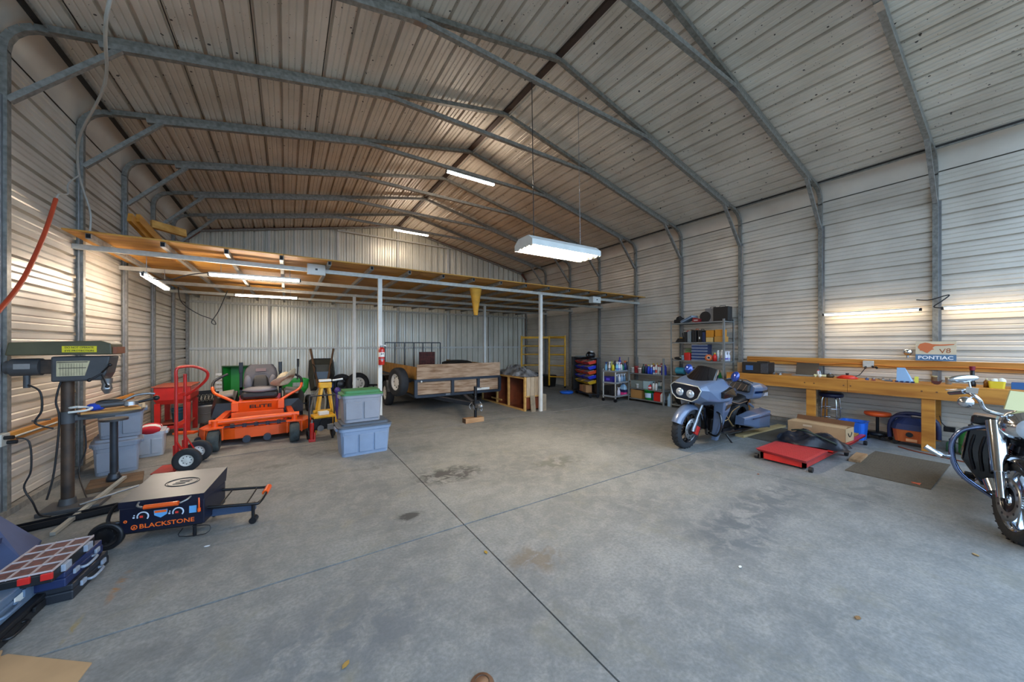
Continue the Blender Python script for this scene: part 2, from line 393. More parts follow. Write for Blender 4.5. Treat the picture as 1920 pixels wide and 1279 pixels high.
MB().bar((XL, YB-.033, 2.86), (XR, YB-.033, 2.86), .058, .06).obj('girt', GALVL, bw)
MB().bar((XL, YB-.033, .032), (XR, YB-.033, .032), .06, .06).obj('base_rail', GALV, bw)
# corner trim in red primer
for i, (xx) in enumerate((XL+.045, XR-.045)):
    struct(MB().bar((xx, YB-.045, 0), (xx, YB-.045, 4.6), .03).obj('trim_%d' % (i+1), RUST))
# ---------------------------------------------------------------- bent steel frames
TU = .064
ORD = ['frame next to the back wall, over the rear of the loft', 'frame second from the back wall, over the loft', 'frame third from the back wall, over the loft', 'frame fourth from the back, at the front beam of the loft',
       'frame just in front of the loft edge, with the nearest left column', 'frame crossing the ceiling midway between loft and camera', 'frame on the right wall at the middle of the workbench', 'nearest frame at the upper right, behind the long sign on the workbench']
def rafter_z(x): return ZR-.035-TU/2-(ZR-ZE)*abs(x-XC)/HW
def make_frame(y, lab):
    t = thing('steel_arch', 'galvanised steel bent '+lab, 'frame', (XC, y, 0), group='bent frames along the building')
    for sg in (-1, 1):
        xw = sg*(XR-XC-.034)
        m = MB(); m.bar((xw, 0, 0), (xw, 0, 4.5), TU); m.obj('column', GALVF, t)
        m = MB(); m.bar((xw-sg*.002, -.04, 0), (xw-sg*.002, -.04, 4.05), .012, .05); m.obj('column_seam', STEEL, t)
        pts = [(xw, 0, 4.48)]+[(xw-sg*(EI+.02)*(1-math.cos(R(90*q/5))), 0, 4.5+.31*math.sin(R(90*q/5))) for q in range(6)]
        m = MB()
        for a, b in zip(pts, pts[1:]): m.bar(a, b, TU)
        m.obj('bend', GALVF, t)
        x0 = xw-sg*(EI+.0)
        m = MB(); m.bar((x0, 0, rafter_z(XC+x0)), (0, 0, rafter_z(XC)), TU); m.obj('rafter', GALVF, t)
        c0 = sg*2.1; e0 = xw-sg*.62
        m = MB(); m.bar((e0, 0, rafter_z(XC+e0)-TU), (c0, 0, rafter_z(XC+c0)-TU), TU*.98); m.obj('inner_rafter', GALV, t)
        m = MB(); m.bar((xw-sg*.03, 0, 4.02), (xw-sg*.78, 0, rafter_z(XC+xw-sg*.78)-TU*1.1), .055, .05); m.obj('knee_brace', GALV, t)
        m = MB(); m.bar((c0+sg*.1, 0, rafter_z(XC+c0)-TU*1.6), (c0-sg*.08, 0, rafter_z(XC+c0)-TU*1.45), .07, .02); m.obj('splice', STEEL, t)
    zc = rafter_z(XC+2.1)-TU
    m = MB(); m.bar((-2.1, 0, zc), (2.1, 0, zc), TU*.98); m.obj('collar_tie', GALV, t)
    return t
fr0 = None
for y, lab in zip(FY, ORD):
    if fr0 is None: fr0 = make_frame(y, lab)
    else:
        c = copy_tree(fr0); c.location = (XC, y, 0); c['label'] = 'galvanised steel bent '+lab
ef = thing('end_arch', 'galvanised end frame with red primer edges flat against the back wall', 'frame', (XC, YB-.095, 0))
for sg in (-1, 1):
    xw = sg*(XR-XC-.034)
    MB().bar((xw, 0, 0), (xw, 0, 4.55), .06, .05).obj('column', GALV, ef)
    MB().bar((xw, 0, 4.55), (xw-sg*.26, 0, rafter_z(XC+xw-sg*.26)), .06, .05).obj('bend', RUST, ef)
    MB().bar((xw-sg*.26, 0, rafter_z(XC+xw-sg*.26)), (0, 0, rafter_z(XC)), .06, .05).obj('rafter', GALV, ef)
    MB().bar((xw-sg*.26, -.02, rafter_z(XC+xw-sg*.26)+.038), (0, -.02, rafter_z(XC)+.038), .02, .012).obj('primer_edge', RUST, ef)
MB().bar((-2.0, -.03, rafter_z(XC+2.0)-.08), (2.0, -.03, rafter_z(XC+2.0)-.08), .05).obj('collar_tie', GALVL, ef)
# ---------------------------------------------------------------- storage loft
loft = thing('storage_loft', 'steel framed storage loft decked with yellow plywood across the rear', 'loft', (0, 0, 0))
BEAMY = [FY[3]-.1, FY[2]-.1, FY[1]-.1, FY[0]-.1]
for y in BEAMY: MB().bar((XL+.0, y, 2.93), (XR, y, 2.93), TU).obj('beam', GALVL, loft)
jx = [-2.05+.66*i for i in range(17)]
j0 = MB().bar((0, 6.42, 2.995), (0, YB-.1, 2.995), .05, TU).obj('joist', GALV, loft, loc=(jx[0], 0, 0))
for q in jx[1:]: copy_child(j0, loft, (q, 0, 0))
je = MB().bar((0, 6.415, 2.995), (0, 6.419, 2.995), .04, .05).obj('joist_mouth', M('hollow dark', '#0b0b0c', .9), loft, loc=(jx[0], 0, 0))
for q in jx[1:]: copy_child(je, loft, (q, 0, 0))
dx, dy = (8.78+2.25)/5, (YB-.1-6.36)/5
s0 = MB().box((0, 0, 0), (dx-.006, dy-.006, .019)).obj('plywood_sheet', PLY, loft)
for i in range(5):
    for j in range(5):
        o = s0 if i == j == 0 else copy_child(s0, loft)
        o.location = (-2.25+dx*(i+.5), 6.36+dy*(j+.5), 3.038)
p0 = MB().bar((0, 0, 0), (0, 0, 2.9), .07).obj('post', WHITEP, loft, loc=(1.473, BEAMY[0], 0))
for q, y in ((5.3, BEAMY[0]), (1.474, BEAMY[2]), (5.33, BEAMY[2])): copy_child(p0, loft, (q, y, 0))
# wooden brace standing on the loft
b = thing('wooden_bracket', 'yellow wooden bracket of nailed boards on the left end of the loft', 'bracket', (-1.72, 7.25, 3.05), 0)
for k, (p, q) in enumerate((((-.05, -.55, .32), (.1, .3, .03)), ((.0, -.45, .35), (.18, .5, .02)), ((.05, -.1, .38), (.38, .15, .36)), ((.08, .2, .16), (.5, .5, .15)), ((-.2, .25, .05), (.45, .32, .05)))):
    MB().bar(p, q, .045, .12, (0, .3, 1)).obj('board', PINEX if k > 1 else PINE, b)
# ---------------------------------------------------------------- lamps
TUBEM = M('lit tube', '#ffffff', .5, emit=('#ffe8c8', LAMP*6))
DIFF = M('lit led strip', '#ffffff', .5, emit=('#ffecd6', LAMP*3.5)); DIFB = M('lit bench strip', '#ffffff', .5, emit=('#ffe7c0', LAMP*.8))
def strip(name, label, a, b, w=.07, h=.04, hang=None, k=1.):
    a = Vector(a); b = Vector(b); c = (a+b)/2
    t = thing(name, label, 'light', c, group='lit strip lights')
    a -= c; b -= c
    MB().bar(a+V(0, 0, .02), b+V(0, 0, .02), w, h*.6).obj('housing', WHITE, t)
    m = MB(); m.bar(a*.985-V(0, 0, .008), b*.985-V(0, 0, .008), w*.85, h*.8); m.obj('diffuser', DIFB if 'workbench' in label else DIFF, t, bev=.006)
    for e in (a, b): MB().box(e, (.03, .05, .05)).obj('end_cap', BLACK, t)
    if hang:
        for f in (.12, .88): MB().cyl(a.lerp(b, f)+V(0, 0, .03), a.lerp(b, f)+V(0, 0, hang), .004, n=5).obj('hanger', STEEL, t)
    return t
zc = rafter_z(XC+2.1)-TU-.085
strip('strip_light', 'lit white strip light near the ridge, above the middle of the loft', (2.85, FY[3]+.0, zc), (4.02, FY[3], zc))
strip('strip_light', 'lit white strip light at the ridge, high in front of the back gable', (2.88, FY[0], zc), (4.02, FY[0], zc))
strip('strip_light', 'long lit strip light hanging under the front of the loft, beside the white box', (-1.02, 7.12, 2.76), (.19, 7.0, 2.76), hang=.2)
strip('strip_light', 'lit strip light under the loft close to the back wall, above the green hopper', (-.96, 9.78, 2.76), (.21, 9.66, 2.76), hang=.2)
strip('strip_light', 'short lit strip light tilted along the left wall under the loft', (-1.68, 6.85, 2.64), (-1.7, 8.1, 2.6), hang=.3)
strip('strip_light', 'thin lit strip light over the workbench, left of the sign', (8.88, 2.38, 2.245), (8.88, 1.15, 2.245), .05, .035)
strip('strip_light', 'thin lit strip light over the workbench, running out of frame right of the sign', (8.88, .9, 2.245), (8.88, -.33, 2.245), .05, .035)
hb = thing('high_bay_light', 'white hanging fluorescent fixture with four lit tubes on a chain', 'light', (3.38, 3.93, 3.0), -2)
m = MB(); L2, W2 = .63, .225
m.add([(-L2, -W2, 0), (L2, -W2, 0), (L2, -W2, .08), (L2, -.13, .15), (L2, .13, .15), (L2, W2, .08), (L2, W2, 0), (-L2, W2, 0), (-L2, W2, .08), (-L2, .13, .15), (-L2, -.13, .15), (-L2, -W2, .08)],
      [(0, 1, 2, 11), (11, 2, 3, 10), (10, 3, 4, 9), (9, 4, 5, 8), (8, 5, 6, 7), (1, 6, 5, 4, 3, 2), (0, 11, 10, 9, 8, 7)])
m.obj('housing', WHITEP, hb)
m = MB()
for k in range(4):
    yy = -.165+.11*k; m.add([(-L2+.03, yy-.05, .012), (L2-.03, yy-.05, .012), (L2-.03, yy, .06), (-L2+.03, yy, .06), (L2-.03, yy+.05, .012), (-L2+.03, yy+.05, .012)], [(0, 1, 2, 3), (3, 2, 4, 5)])
m.obj('reflector', WHITE, hb)
for k in range(4): MB().cyl((-L2+.05, -.165+.11*k, .03), (L2-.05, -.165+.11*k, .03), .017, n=10).obj('fluorescent_tube', TUBEM, hb)
for k in range(4):
    m = MB(); m.box((L2-.02, -.165+.11*k, .025), (.03, .05, .045)); m.box((-L2+.02, -.165+.11*k, .025), (.03, .05, .045)); m.obj('tube_holder', WHITE, hb)
MB().cyl((-.45, 0, .15), (-.45, .05, 2.46), .006, n=5).obj('chain', BLACKM, hb)
MB().cyl((.42, 0, .15), (.42, .05, 2.46), .004, n=5).obj('chain', STEEL, hb)
# ---------------------------------------------------------------- boxes, wires and hoses up high
def wbox(label, c, s):
    t = thing('white_box', label, 'box', c, group='white boxes on the loft beam')
    MB().box((0, 0, 0), s).obj('case', WHITEP, t, bev=.006); MB().box((0, -s[1]/2-.003, 0), (.035, .006, .03)).obj('port', BLACK, t)
wbox('flat white electrical box on the front loft beam, between two posts', (.42, 6.75, 2.93), (.27, .06, .18))
wbox('small white box on the front loft beam, right of the hanging yellow cloth', (7.1, 6.75, 2.88), (.3, .16, .17))
t = thing('hanging_cloth', 'yellow pleated cloth funnel hanging from the front loft beam', 'cloth', (3.47, 6.8, 2.9))
m = MB(); secs = []
for k in range(9):
    z = -.6*k/8; r = .115-.08*k/8; secs.append([(r*1.15*math.cos(2*math.pi*i/24)*(1+.12*math.cos(i*math.pi)), r*.6*math.sin(2*math.pi*i/24)*(1+.2*math.cos(i*math.pi)), z) for i in range(24)])
m.loft(secs); m.obj('funnel', M('yellow cloth', '#d39a33', .8, 0, .3, 8.), t)
MB().torus((0, 0, -.01), .12, .012, n=16).obj('hem', M('pale hem', '#e0cfa0', .8), t)
def cable(name, label, pts, r, mat, cat='cable', sub=6, group=None): return tag(MB().tube(pts, r, 6, sub=sub).obj(name, mat, None), label, cat, group)
WIREG = M('grey wire', '#b5b2aa', .5); WIREB = M('black wire', '#17171a', .5); HOSEO = M('orange red hose', '#b8401f', .5, 0, .2)
cable('grey_cable', 'pale grey cable drooping from the ceiling down the left wall', [(-.62, 3.2, 4.95), (-1.0, 3.44, 4.0), (-1.4, 4.7, 4.05), (-1.95, 5.9, 3.98), (-2.15, 6.5, 3.75), (-2.17, 6.85, 3.4), (-2.18, 6.86, 3.1)], .011, WIREG)
cable('grey_cable', 'loop of thin grey wire tied to the second left column', [(-2.15, 6.5, 3.75), (-2.1, 6.1, 3.5), (-2.0, 5.8, 3.3), (-1.92, 5.4, 3.17), (-1.9, 5.29, 3.08)], .008, WIREG)
cable('orange_hose', 'orange red hose hanging from the grey wire at the far left', [(-1.9, 5.29, 3.09), (-1.9, 5.1, 2.7), (-1.9, 4.8, 2.24), (-1.9, 4.5, 1.94), (-1.9, 4.3, 1.8)], .016, HOSEO, 'hose')
cable('black_cable', 'black cable hanging in a loop below the loft near the back wall', [(-1.9, 9.85, 2.86), (-1.85, 9.85, 2.55), (-1.6, 9.86, 2.32), (-1.35, 9.86, 2.2), (-1.3, 9.86, 2.1), (-1.37, 9.86, 2.15), (-1.25, 9.86, 2.4), (-1.1, 9.85, 2.85)], .009, WIREB)
cable('black_cable', 'black cable slung between the two left strip lights under the loft', [(-1.68, 6.85, 2.68), (-1.6, 6.95, 2.6), (-1.45, 7.05, 2.62), (-1.25, 7.1, 2.72), (-1.03, 7.12, 2.78)], .008, WIREB)
cable('black_cable', 'black cable bundle at the strip light joint above the workbench', [(9.0, 1.2, 2.42), (8.95, 1.05, 2.4), (8.95, .85, 2.46), (8.9, .92, 2.36), (8.9, 1.0, 2.28), (8.88, .92, 2.25)], .009, WIREB)
# ================================================================ LEFT SIDE
def tote(name, label, loc, rz, w, d, h, body, lid=None, ribs=3, group=None, lidh=.05):
    t = thing(name, label, 'storage bin', loc, rz, group)
    m = MB(); k = .88
    a = rrect(w*k, d*k, .05); b = rrect(w*.96, d*.96, .06); c = rrect(w, d, .06)
    m.loft([ring3(a, 0), ring3(b, h*.86), ring3(c, h*.86), ring3(c, h)], sm=False); m.obj('body', body, t, bev=.004)
    for sgy in (-1, 1):
        for i in range(ribs):
            x = w*k*(-.5+(i+.5)/ribs); wd = w*k/ribs*.86; m = MB()
            m.box((x, sgy*(d*k/2+.009), h*.42), (wd, .02, h*.62), top=(1.03, 1), shift=(0, sgy*.012)); m.obj('side_panel', body, t, bev=.006)
    for sg in (-1, 1):
        m = MB(); m.box((sg*(w/2+.012), 0, h*.9), (.035, d*.45, .045)); m.obj('handle', body, t, bev=.008)
    if lid:
        m = MB(); e = rrect(w*1.04, d*1.05, .06); f = rrect(w*.9, d*.88, .05)
        m.loft([ring3(e, h-.012), ring3(e, h+.012), ring3(f, h+.018), ring3(f, h+lidh)], sm=False); m.obj('lid', lid, t, bev=.006)
    return t
LIDG = M('dark green lid', '#3f7d4a', .5, 0, .2, 4.); TOTEB = M('blue grey tote', '#8294ad', .5, 0, .15, 4.); TOTEG = M('silver grey tote', '#8f929b', .5, 0, .15, 4.)
LIDK = M('charcoal lid', '#4c5560', .55); LIDT = M('dusty tan lid', '#a09a89', .7, 0, .25, 5.)
tote('storage_tote', 'blue grey storage tote on the floor under the green-lidded bin', (1.0, 5.83, 0), 1, .74, .5, .43, TOTEB, LIDK)
tote('storage_tote', 'silver grey storage bin with a green lid on top of another tote', (.97, 5.86, .485), 1, .58, .42, .42, TOTEG, LIDG, 2, lidh=.055)
tote('storage_tote', 'large grey lidded tote on the floor behind the drill press', (-1.9, 6.78, 0), 14, .42, .62, .40, GREYP, GREYP, 2)
tote('storage_tote', 'grey tote with a dusty tan lid, upper of the stack behind the drill press', (-1.87, 6.8, .455), 14, .42, .6, .36, GREYP, LIDT, 2)
CLR = M('cloudy clear plastic', '#b3bcc6', .35, 0, .15, 6.)
cb = tote('storage_tote', 'small cloudy clear bin behind the drill press with a striped cloth on it', (-1.72, 7.42, 0), 8, .3, .46, .36, CLR, None, 2)
t = thing('striped_cloth', 'red and white striped cloth folded on the cloudy clear bin', 'cloth', (-1.72, 7.35, .362), 8)
for k, (mt, y) in enumerate(((M('cloth red', '#b3202c', .9), -.14), (M('cloth white', '#dcd8d2', .9), -.05), (MC['cloth red'], .04), (MC['cloth white'], .12))):
    m = MB(); m.ell((0, y, .03+.02*math.sin(k)), (.12, .055, .06), 12, 6); m.obj('stripe', mt, t)
# --- drill press
OLIVE = M('olive drab enamel', '#55523a', .5, 0, .25, 5.); DGREY = M('dark grey enamel', '#4b4c4e', .45, .1, .25, 6.); IRON = M('rusty iron', '#5c4a3c', .55, .5, .5, 7., '#3a3431')
dp = thing('drill_press', 'old floor-standing drill press with olive belt cover and rusty column', 'drill press', (-1.87, 5.42, 0), 0)
m = MB(); m.cyl((0, 0, .06), (0, 0, 1.3), .045, n=20); m.obj('column', IRON, dp)
m = MB(); m.cyl((0, 0, .02), (0, 0, .1), .07, .055, n=20); m.box((.06, -.03, .02), (.42, .3, .04)); m.obj('base', DGREY, dp, bev=.008)
m = MB(); m.prism([(-.335, 1.555), (-.315, 1.68), (.27, 1.7), (.345, 1.67), (.35, 1.555)], .3, (0, .15, 0), (1, 0, 0), (0, 0, 1)); cv = m.obj('belt_cover', OLIVE, dp, bev=.012)
m = MB(); m.box((.13, -.152, 1.613), (.23, .004, .062)); m.obj('warning_label', M('label yellow', '#d8c81e', .6), cv)
text(cv, 'DO NOT OPERATE', BLACK, (.13, -.1545, 1.63), (1, 0, 0), (0, 0, 1), .19, .018)
text(cv, 'EYE PROTECTION', BLACK, (.13, -.1545, 1.598), (1, 0, 0), (0, 0, 1), .19, .018)
m = MB(); m.box((.365, -.02, 1.6), (.03, .22, .07)); m.obj('switch_panel', M('copper tag', '#8a5238', .5, .3), cv)
m = MB(); m.prism([(-.07, 1.29), (-.07, 1.54), (.33, 1.54), (.3, 1.36), (.27, 1.29)], .24, (0, .12, 0), (1, 0, 0), (0, 0, 1)); hd = m.obj('head', DGREY, dp, bev=.015)
m = MB(); m.prism([(-.03, 1.345), (-.03, 1.495), (.19, 1.495), (.155, 1.345)], .006, (0, -.12, 0), (1, 0, 0), (0, 0, 1)); ch = m.obj('speed_chart', M('chart cream', '#cbbd96', .6, 0, .3, 20.), hd)
m = MB(); m.box((.075, -.128, 1.484), (.2, .003, .008)); m.box((.075, -.128, 1.425), (.18, .003, .007))
for k in range(9): m.box((-.005+.018*k, -.1275, 1.41), (.0015, .002, .12))
m.obj('chart_lines', M('chart ink', '#4a4238', .6), ch)
m = MB(); m.cyl((-.33, -.04, 1.44), (-.15, -.04, 1.44), .085, n=18); m.cyl((-.365, -.04, 1.44), (-.33, -.04, 1.44), .065, n=14); m.cyl((-.24, -.05, 1.36), (-.24, -.05, 1.24), .022, n=10); mo = m.obj('motor', DGREY, dp)
m = MB(); m.box((-.24, -.128, 1.45), (.1, .006, .05)); m.obj('name_plate', STEEL, mo)
m = MB(); m.box((-.1, -.02, 1.44), (.12, .1, .14)); m.obj('motor_bracket', IRON, dp, bev=.01)
m = MB(); m.cyl((.27, 0, 1.3), (.27, 0, 1.25), .045, .04, n=14); m.cyl((.27, 0, 1.25), (.27, 0, 1.19), .034, .042, n=14); m.cyl((.27, 0, 1.19), (.27, 0, 1.14), .042, .018, n=14); m.obj('chuck', STEEL, dp)
for a, b_ in (((.27, -.12, 1.37), (.34, -.16, 1.45)), ((.27, -.12, 1.35), (.32, -.16, 1.23)), ((.27, -.12, 1.36), (.2, -.17, 1.3))):
    m = MB(); m.cyl(a, b_, .008, n=6); m.ell(b_, (.018, .018, .018), 8, 6); m.obj('feed_handle', BLACKM, dp)
m = MB(); m.cyl((0, 0, .86), (0, 0, .98), .062, n=18); m.bar((.02, 0, .91), (.3, .1, .91), .07, .06); m.cyl((.28, .09, .92), (.28, .09, .945), .235, n=24); m.cyl((-.09, -.05, .92), (-.2, -.08, .92), .008, n=6); m.obj('table', DGREY, dp, bev=.005)
m = MB(); m.tube([(-.02, -.065, 1.3), (-.05, -.075, 1.1), (-.03, -.07, .9), (-.06, -.08, .4), (-.1, -.1, .14)], .008, 6, sub=6); m.tube([(-.22, -.08, 1.27), (-.14, -.1, 1.2), (-.13, -.1, 1.02), (-.17, -.1, .9), (-.06, -.09, .83)], .008, 6, sub=6); m.obj('cord', WIREB, dp)
tag(MB().box((0, 0, 0), (.42, .3, .018), rot=(0, 0, 20)).obj('wooden_board', PINEX, loc=(-1.6, 5.52, .956)), 'round-edged yellow wooden board lying on the drill press table', 'board')
t = thing('blue_rag', 'crumpled bright blue rag on the drill press table', 'rag', (-1.7, 5.45, .968)); m = MB(); m.ell((0, 0, .035), (.06, .05, .04), 10, 7); m.ell((.03, .02, .03), (.05, .04, .035), 8, 6); m.obj('fold', M('bright blue cloth', '#2046b8', .9, 0, .3, 20.), t)
t = thing('angle_grinder', 'grey angle grinder lying on the drill press table', 'power tool', (-1.58, 5.5, .968), 25)
m = MB(); m.cyl((-.12, 0, .045), (.1, 0, .045), .035, .03, n=12); m.obj('motor_body', DGREY, t); m = MB(); m.cyl((.13, 0, .02), (.13, 0, .06), .065, .06, n=16); m.obj('guard', STEEL, t); m = MB(); m.cyl((.1, 0, .05), (.1, .11, .07), .014, n=8); m.obj('side_handle', BLACK, t); m = MB(); m.ell((-.02, .02, .08), (.1, .035, .025)); m.obj('grip', BLACK, t)
t = thing('clamp', 'steel clamp with curved jaw on the right of the drill press table', 'clamp', (-1.4, 5.6, .968), 10)
m = MB(); m.tube([(-.12, 0, .07), (-.03, 0, .12), (.07, 0, .13), (.12, 0, .12)], .014, 6, sub=5); m.obj('jaw', STEEL, t); m = MB(); m.cyl((-.1, 0, .02), (.13, .02, .07), .016, n=8); m.ell((.13, .02, .07), (.03, .03, .03)); m.ell((-.1, 0, .02), (.025, .03, .02)); m.obj('screw', BLACKM, t)
tag(MB().tube([(-.06, -.05, .012), (.05, -.05, .02), (.07, .03, .035), (-.02, .06, .045), (-.07, 0, .05), (0, -.03, .06)], .012, 6, sub=4).obj('rope', WHITE, loc=(-1.77, 5.37, .968)), 'small coil of white rope beside the blue rag', 'rope')
# second pedestal
t = thing('pedestal_stand', 'dark round steel pedestal with flared foot on a rusty wooden base', 'stand', (-1.72, 6.02, 0), 12)
m = MB(); m.cyl((0, 0, .12), (0, 0, .76), .034, n=18); m.obj('post', M('blue black steel', '#3f444b', .4, .5, .3, 6.), t)
m = MB(); m.lathe([(.0, .05), (.065, .05), (.064, .08), (.048, .12), (.045, .14), (0, .14)], 18); m.obj('foot', MC['blue black steel'], t)
for k, y in enumerate((-.14, 0, .14)): MB().box((.02, y, .025), (.44, .13, .05)).obj('base_plank', M('rusty brown wood', '#6b5238', .8, 0, .4, 6.), t, bev=.004)
m = MB(); m.cyl((0, 0, .76), (0, 0, .785), .12, n=18); m.obj('top_plate', DGREY, t)
t = thing('steel_beam', 'dark steel channel lying on the floor in front of the drill press', 'beam', (-1.72, 5.0, 0), 14); m = MB(); m.box((0, 0, .008), (.62, .1, .016)); m.box((0, -.045, .03), (.62, .01, .06)); m.box((0, .045, .03), (.62, .01, .06)); m.obj('channel', BLACKM, t)
MB().box((.31, 0, .03), (.012, .1, .06)).obj('end_plate', BLACKM, t)
tag(MB().bar((0, 0, 0), (.08, 1.3, .06), .035, .03).obj('aluminium_bar', M('aluminium', '#c9c8bd', .35, .6), loc=(-1.7, 4.68, .02)), 'long bare aluminium bar on the floor behind the griddle', 'bar')
tag(MB().cyl((0, 0, 0), (.35, .25, .03), .012, n=8).obj('steel_rod', STEEL, loc=(-1.72, 5.2, .075)), 'short bright steel rod at the foot of the drill press', 'rod')
# timber rail on the left wall and socket
t = thing('timber_rail', 'yellow timber rail fixed along the left wall behind the drill press', 'rail', (XL+.11, 4.4, .78)); MB().box((0, 2.05, 0), (.04, 4.1, .09)).obj('plank', PINE, t, bev=.003); m = MB(); m.cyl((.03, 0, .0), (.03, 4.1, .0), .01, n=6); m.obj('conduit', GALVL, t)
t = thing('socket_box', 'grey metal socket box with two plugs on the left wall rail', 'socket', (XL+.165, 5.12, .8)); MB().box((0, 0, 0), (.05, .12, .11)).obj('case', GALVL, t, bev=.004)
m = MB(); m.cyl((.02, -.02, .02), (.08, -.03, .02), .018, n=8); m.cyl((.02, .02, -.03), (.08, .02, -.03), .018, n=8); m.obj('plug', BLACK, t)
cable('black_cable', 'pair of black cords dropping from the left wall socket to the floor', [(-2.06, 5.09, .81), (-1.99, 5.1, .76), (-1.98, 5.1, .5), (-2.02, 5.1, .35), (-1.97, 5.1, .2), (-1.95, 5.15, .06), (-1.9, 5.2, .01)], .007, WIREB)
cable('black_cable', 'black cord hanging behind the drill press column to the floor', [(-1.98, 6.1, .72), (-1.96, 6.08, .45), (-2.0, 6.05, .25), (-1.96, 5.95, .12), (-1.8, 5.6, .02)], .007, WIREB)
# --- griddle
gr = thing('griddle', 'black tabletop griddle with grey lid, orange handle and folded wheeled stand', 'griddle', (-.87, 4.05, 0), -13)
GBLK = M('griddle black', '#15182a', .35, .1, .2, 8.); GLID = M('griddle lid grey', '#6f7173', .35, .4, .15, 4.)
m = MB(); m.box((0, .2, .215), (.56, .42, .21)); m.obj('body', GBLK, gr, bev=.008)
m = MB(); m.add([(-.28, -.02, .32), (.28, -.02, .32), (.28, .42, .32), (-.28, .42, .32), (-.28, -.02, .375), (.28, -.02, .375), (.285, .44, .45), (-.285, .44, .45)], [(0, 3, 2, 1), (0, 1, 5, 4), (1, 2, 6, 5), (2, 3, 7, 6), (3, 0, 4, 7)]); m.k = 1
m.add([(-.28, -.02, .375), (.28, -.02, .375), (.285, .44, .45), (-.285, .44, .45)], [(0, 1, 2, 3)]); ld = m.obj('lid', [GBLK, GLID], gr)
c0 = V(.03, .22, .4155); xd = V(1, 0, 0); yd = V(0, .46, .075).normalized()
def on_lid(r): return [c0+xd*r*math.cos(2*math.pi*i/28)+yd*r*.62*math.sin(2*math.pi*i/28) for i in range(28)]
m = MB(); m.tube(on_lid(.12), .003, 4, True); m.tube(on_lid(.105), .002, 4, True); m.bar(c0-xd*.05, c0+xd*.05+yd*.0, .006, .004); m.bar(c0-xd*.03+yd*.025, c0+xd*.06+yd*.025, .006, .004); m.bar(c0-xd*.06-yd*.025, c0+xd*.03-yd*.025, .006, .004); m.obj('emblem', M('emblem dark', '#3f4042', .4, .3), ld)
m = MB(); m.cyl((-.09, -.075, .335), (.13, -.075, .335), .018, n=12); hn = m.obj('handle_grip', ORANGE, gr)
m = MB(); m.tube([(-.15, -.02, .36), (-.14, -.06, .345), (-.1, -.075, .335)], .008, 6, sub=3); m.tube([(.19, -.02, .36), (.18, -.06, .35), (.14, -.075, .335)], .008, 6, sub=3); m.obj('handle_bracket', STEEL, hn)
OPR = M('orange print', '#f0661a', .5); WPR = M('white print', '#c9d3e0', .5); BPR = M('sky print', '#5d9ccc', .5); RPR = M('red print', '#d6332a', .5)
text(gr, 'BLACKSTONE', OPR, (.03, -.0115, .158), (1, 0, 0), (0, 0, 1), .36, .036, bold=.01)
m = MB(); m.lathe([(.021, 0), (.021, .002), (.015, .002), (.015, 0)], 20, (-.185, -.0115, .155), (0, -1, 0)); m.prism([(-.009, -.008), (.009, -.008), (0, .01)], .002, (-.185, -.0115, .155), (1, 0, 0), (0, 0, 1)); m.obj('logo_ring', OPR, gr)
for x in (-.13, .1):
    m = MB(); m.lathe([(.04, 0), (.04, .002), (.03, .002), (.03, 0)], 20, (x, -.0115, .238), (0, -1, 0), a0=-40, a1=200); m.obj('dial_print', WPR, gr)
    m = MB(); m.cyl((x, -.01, .238), (x, -.03, .238), .02, n=14); kn = m.obj('knob', BLACK, gr); m = MB(); m.box((x, -.031, .244), (.02, .004, .016)); m.obj('knob_mark', RPR, kn)
    m = MB(); m.box((x-.058, -.0115, .235), (.012, .002, .012)); m.box((x-.055, -.0115, .252), (.008, .002, .008)); m.obj('flame_print', WPR, gr)
m = MB(); m.prism([(-.045, .03), (.045, .03), (.042, -.01), (0, -.036), (-.042, -.01)], .002, (-.015, -.0105, .245), (1, 0, 0), (0, 0, 1)); m.obj('badge', BPR, gr); m = MB(); m.prism([(-.04, .026), (.04, .026), (.038, .008), (-.038, .008)], .002, (-.015, -.0125, .245), (1, 0, 0), (0, 0, 1)); m.obj('badge_band', OPR, gr)
m = MB(); m.box((.2, -.0115, .245), (.05, .002, .06)); m.obj('info_label', BPR, gr)
m = MB(); m.lathe([(.012, 0), (.012, .003), (.005, .003), (.005, 0)], 12, (-.24, -.0115, .21), (0, -1, 0)); m.obj('ring_print', OPR, gr)
m = MB(); m.tube([(.245, -.02, .34), (.25, -.03, .3), (.25, -.03, .25)], .006, 6, sub=3); m.cyl((.25, -.03, .255), (.25, -.03, .225), .012, n=8); m.obj('latch', ORANGE, gr)
wh = wheel(gr, (-.36, -.0, .112), (0, 1, 0), .112, .05, .085, BLACK, BLACKM)
m = MB(); m.tube([(-.28, .02, .2), (-.35, .0, .22), (-.37, .1, .3), (-.33, .2, .32), (-.28, .2, .3)], .013, 7, sub=4); m.cyl((-.36, 0, .112), (.26, .0, .112), .01, n=8); m.obj('stand_side', BLACKM, gr)
m = MB(); m.tube([(.28, .05, .22), (.6, .05, .2), (.66, .08, .2), (.66, .3, .24), (.6, .34, .24), (.28, .34, .26)], .014, 7, sub=4); m.cyl((.36, .05, .215), (.36, .34, .25), .008, n=6); m.cyl((.56, .05, .2), (.56, .34, .24), .008, n=6); m.obj('stand_loop', BLACKM, gr)
m = MB(); m.cyl((.66, .22, .225), (.66, .34, .24), .026, n=10); m.obj('orange_cap', ORANGE, gr)
m = MB(); m.box((.42, .16, .13), (.36, .05, .06)); m.obj('stand_rail', M('rail blue grey', '#3f506b', .35, .3), gr)
m = MB(); m.cyl((.6, .1, .03), (.6, .1, .2), .014, n=8); m.cyl((.6, .08, .03), (.6, .15, .03), .03, n=10); m.obj('stand_caster', BLACKM, gr)
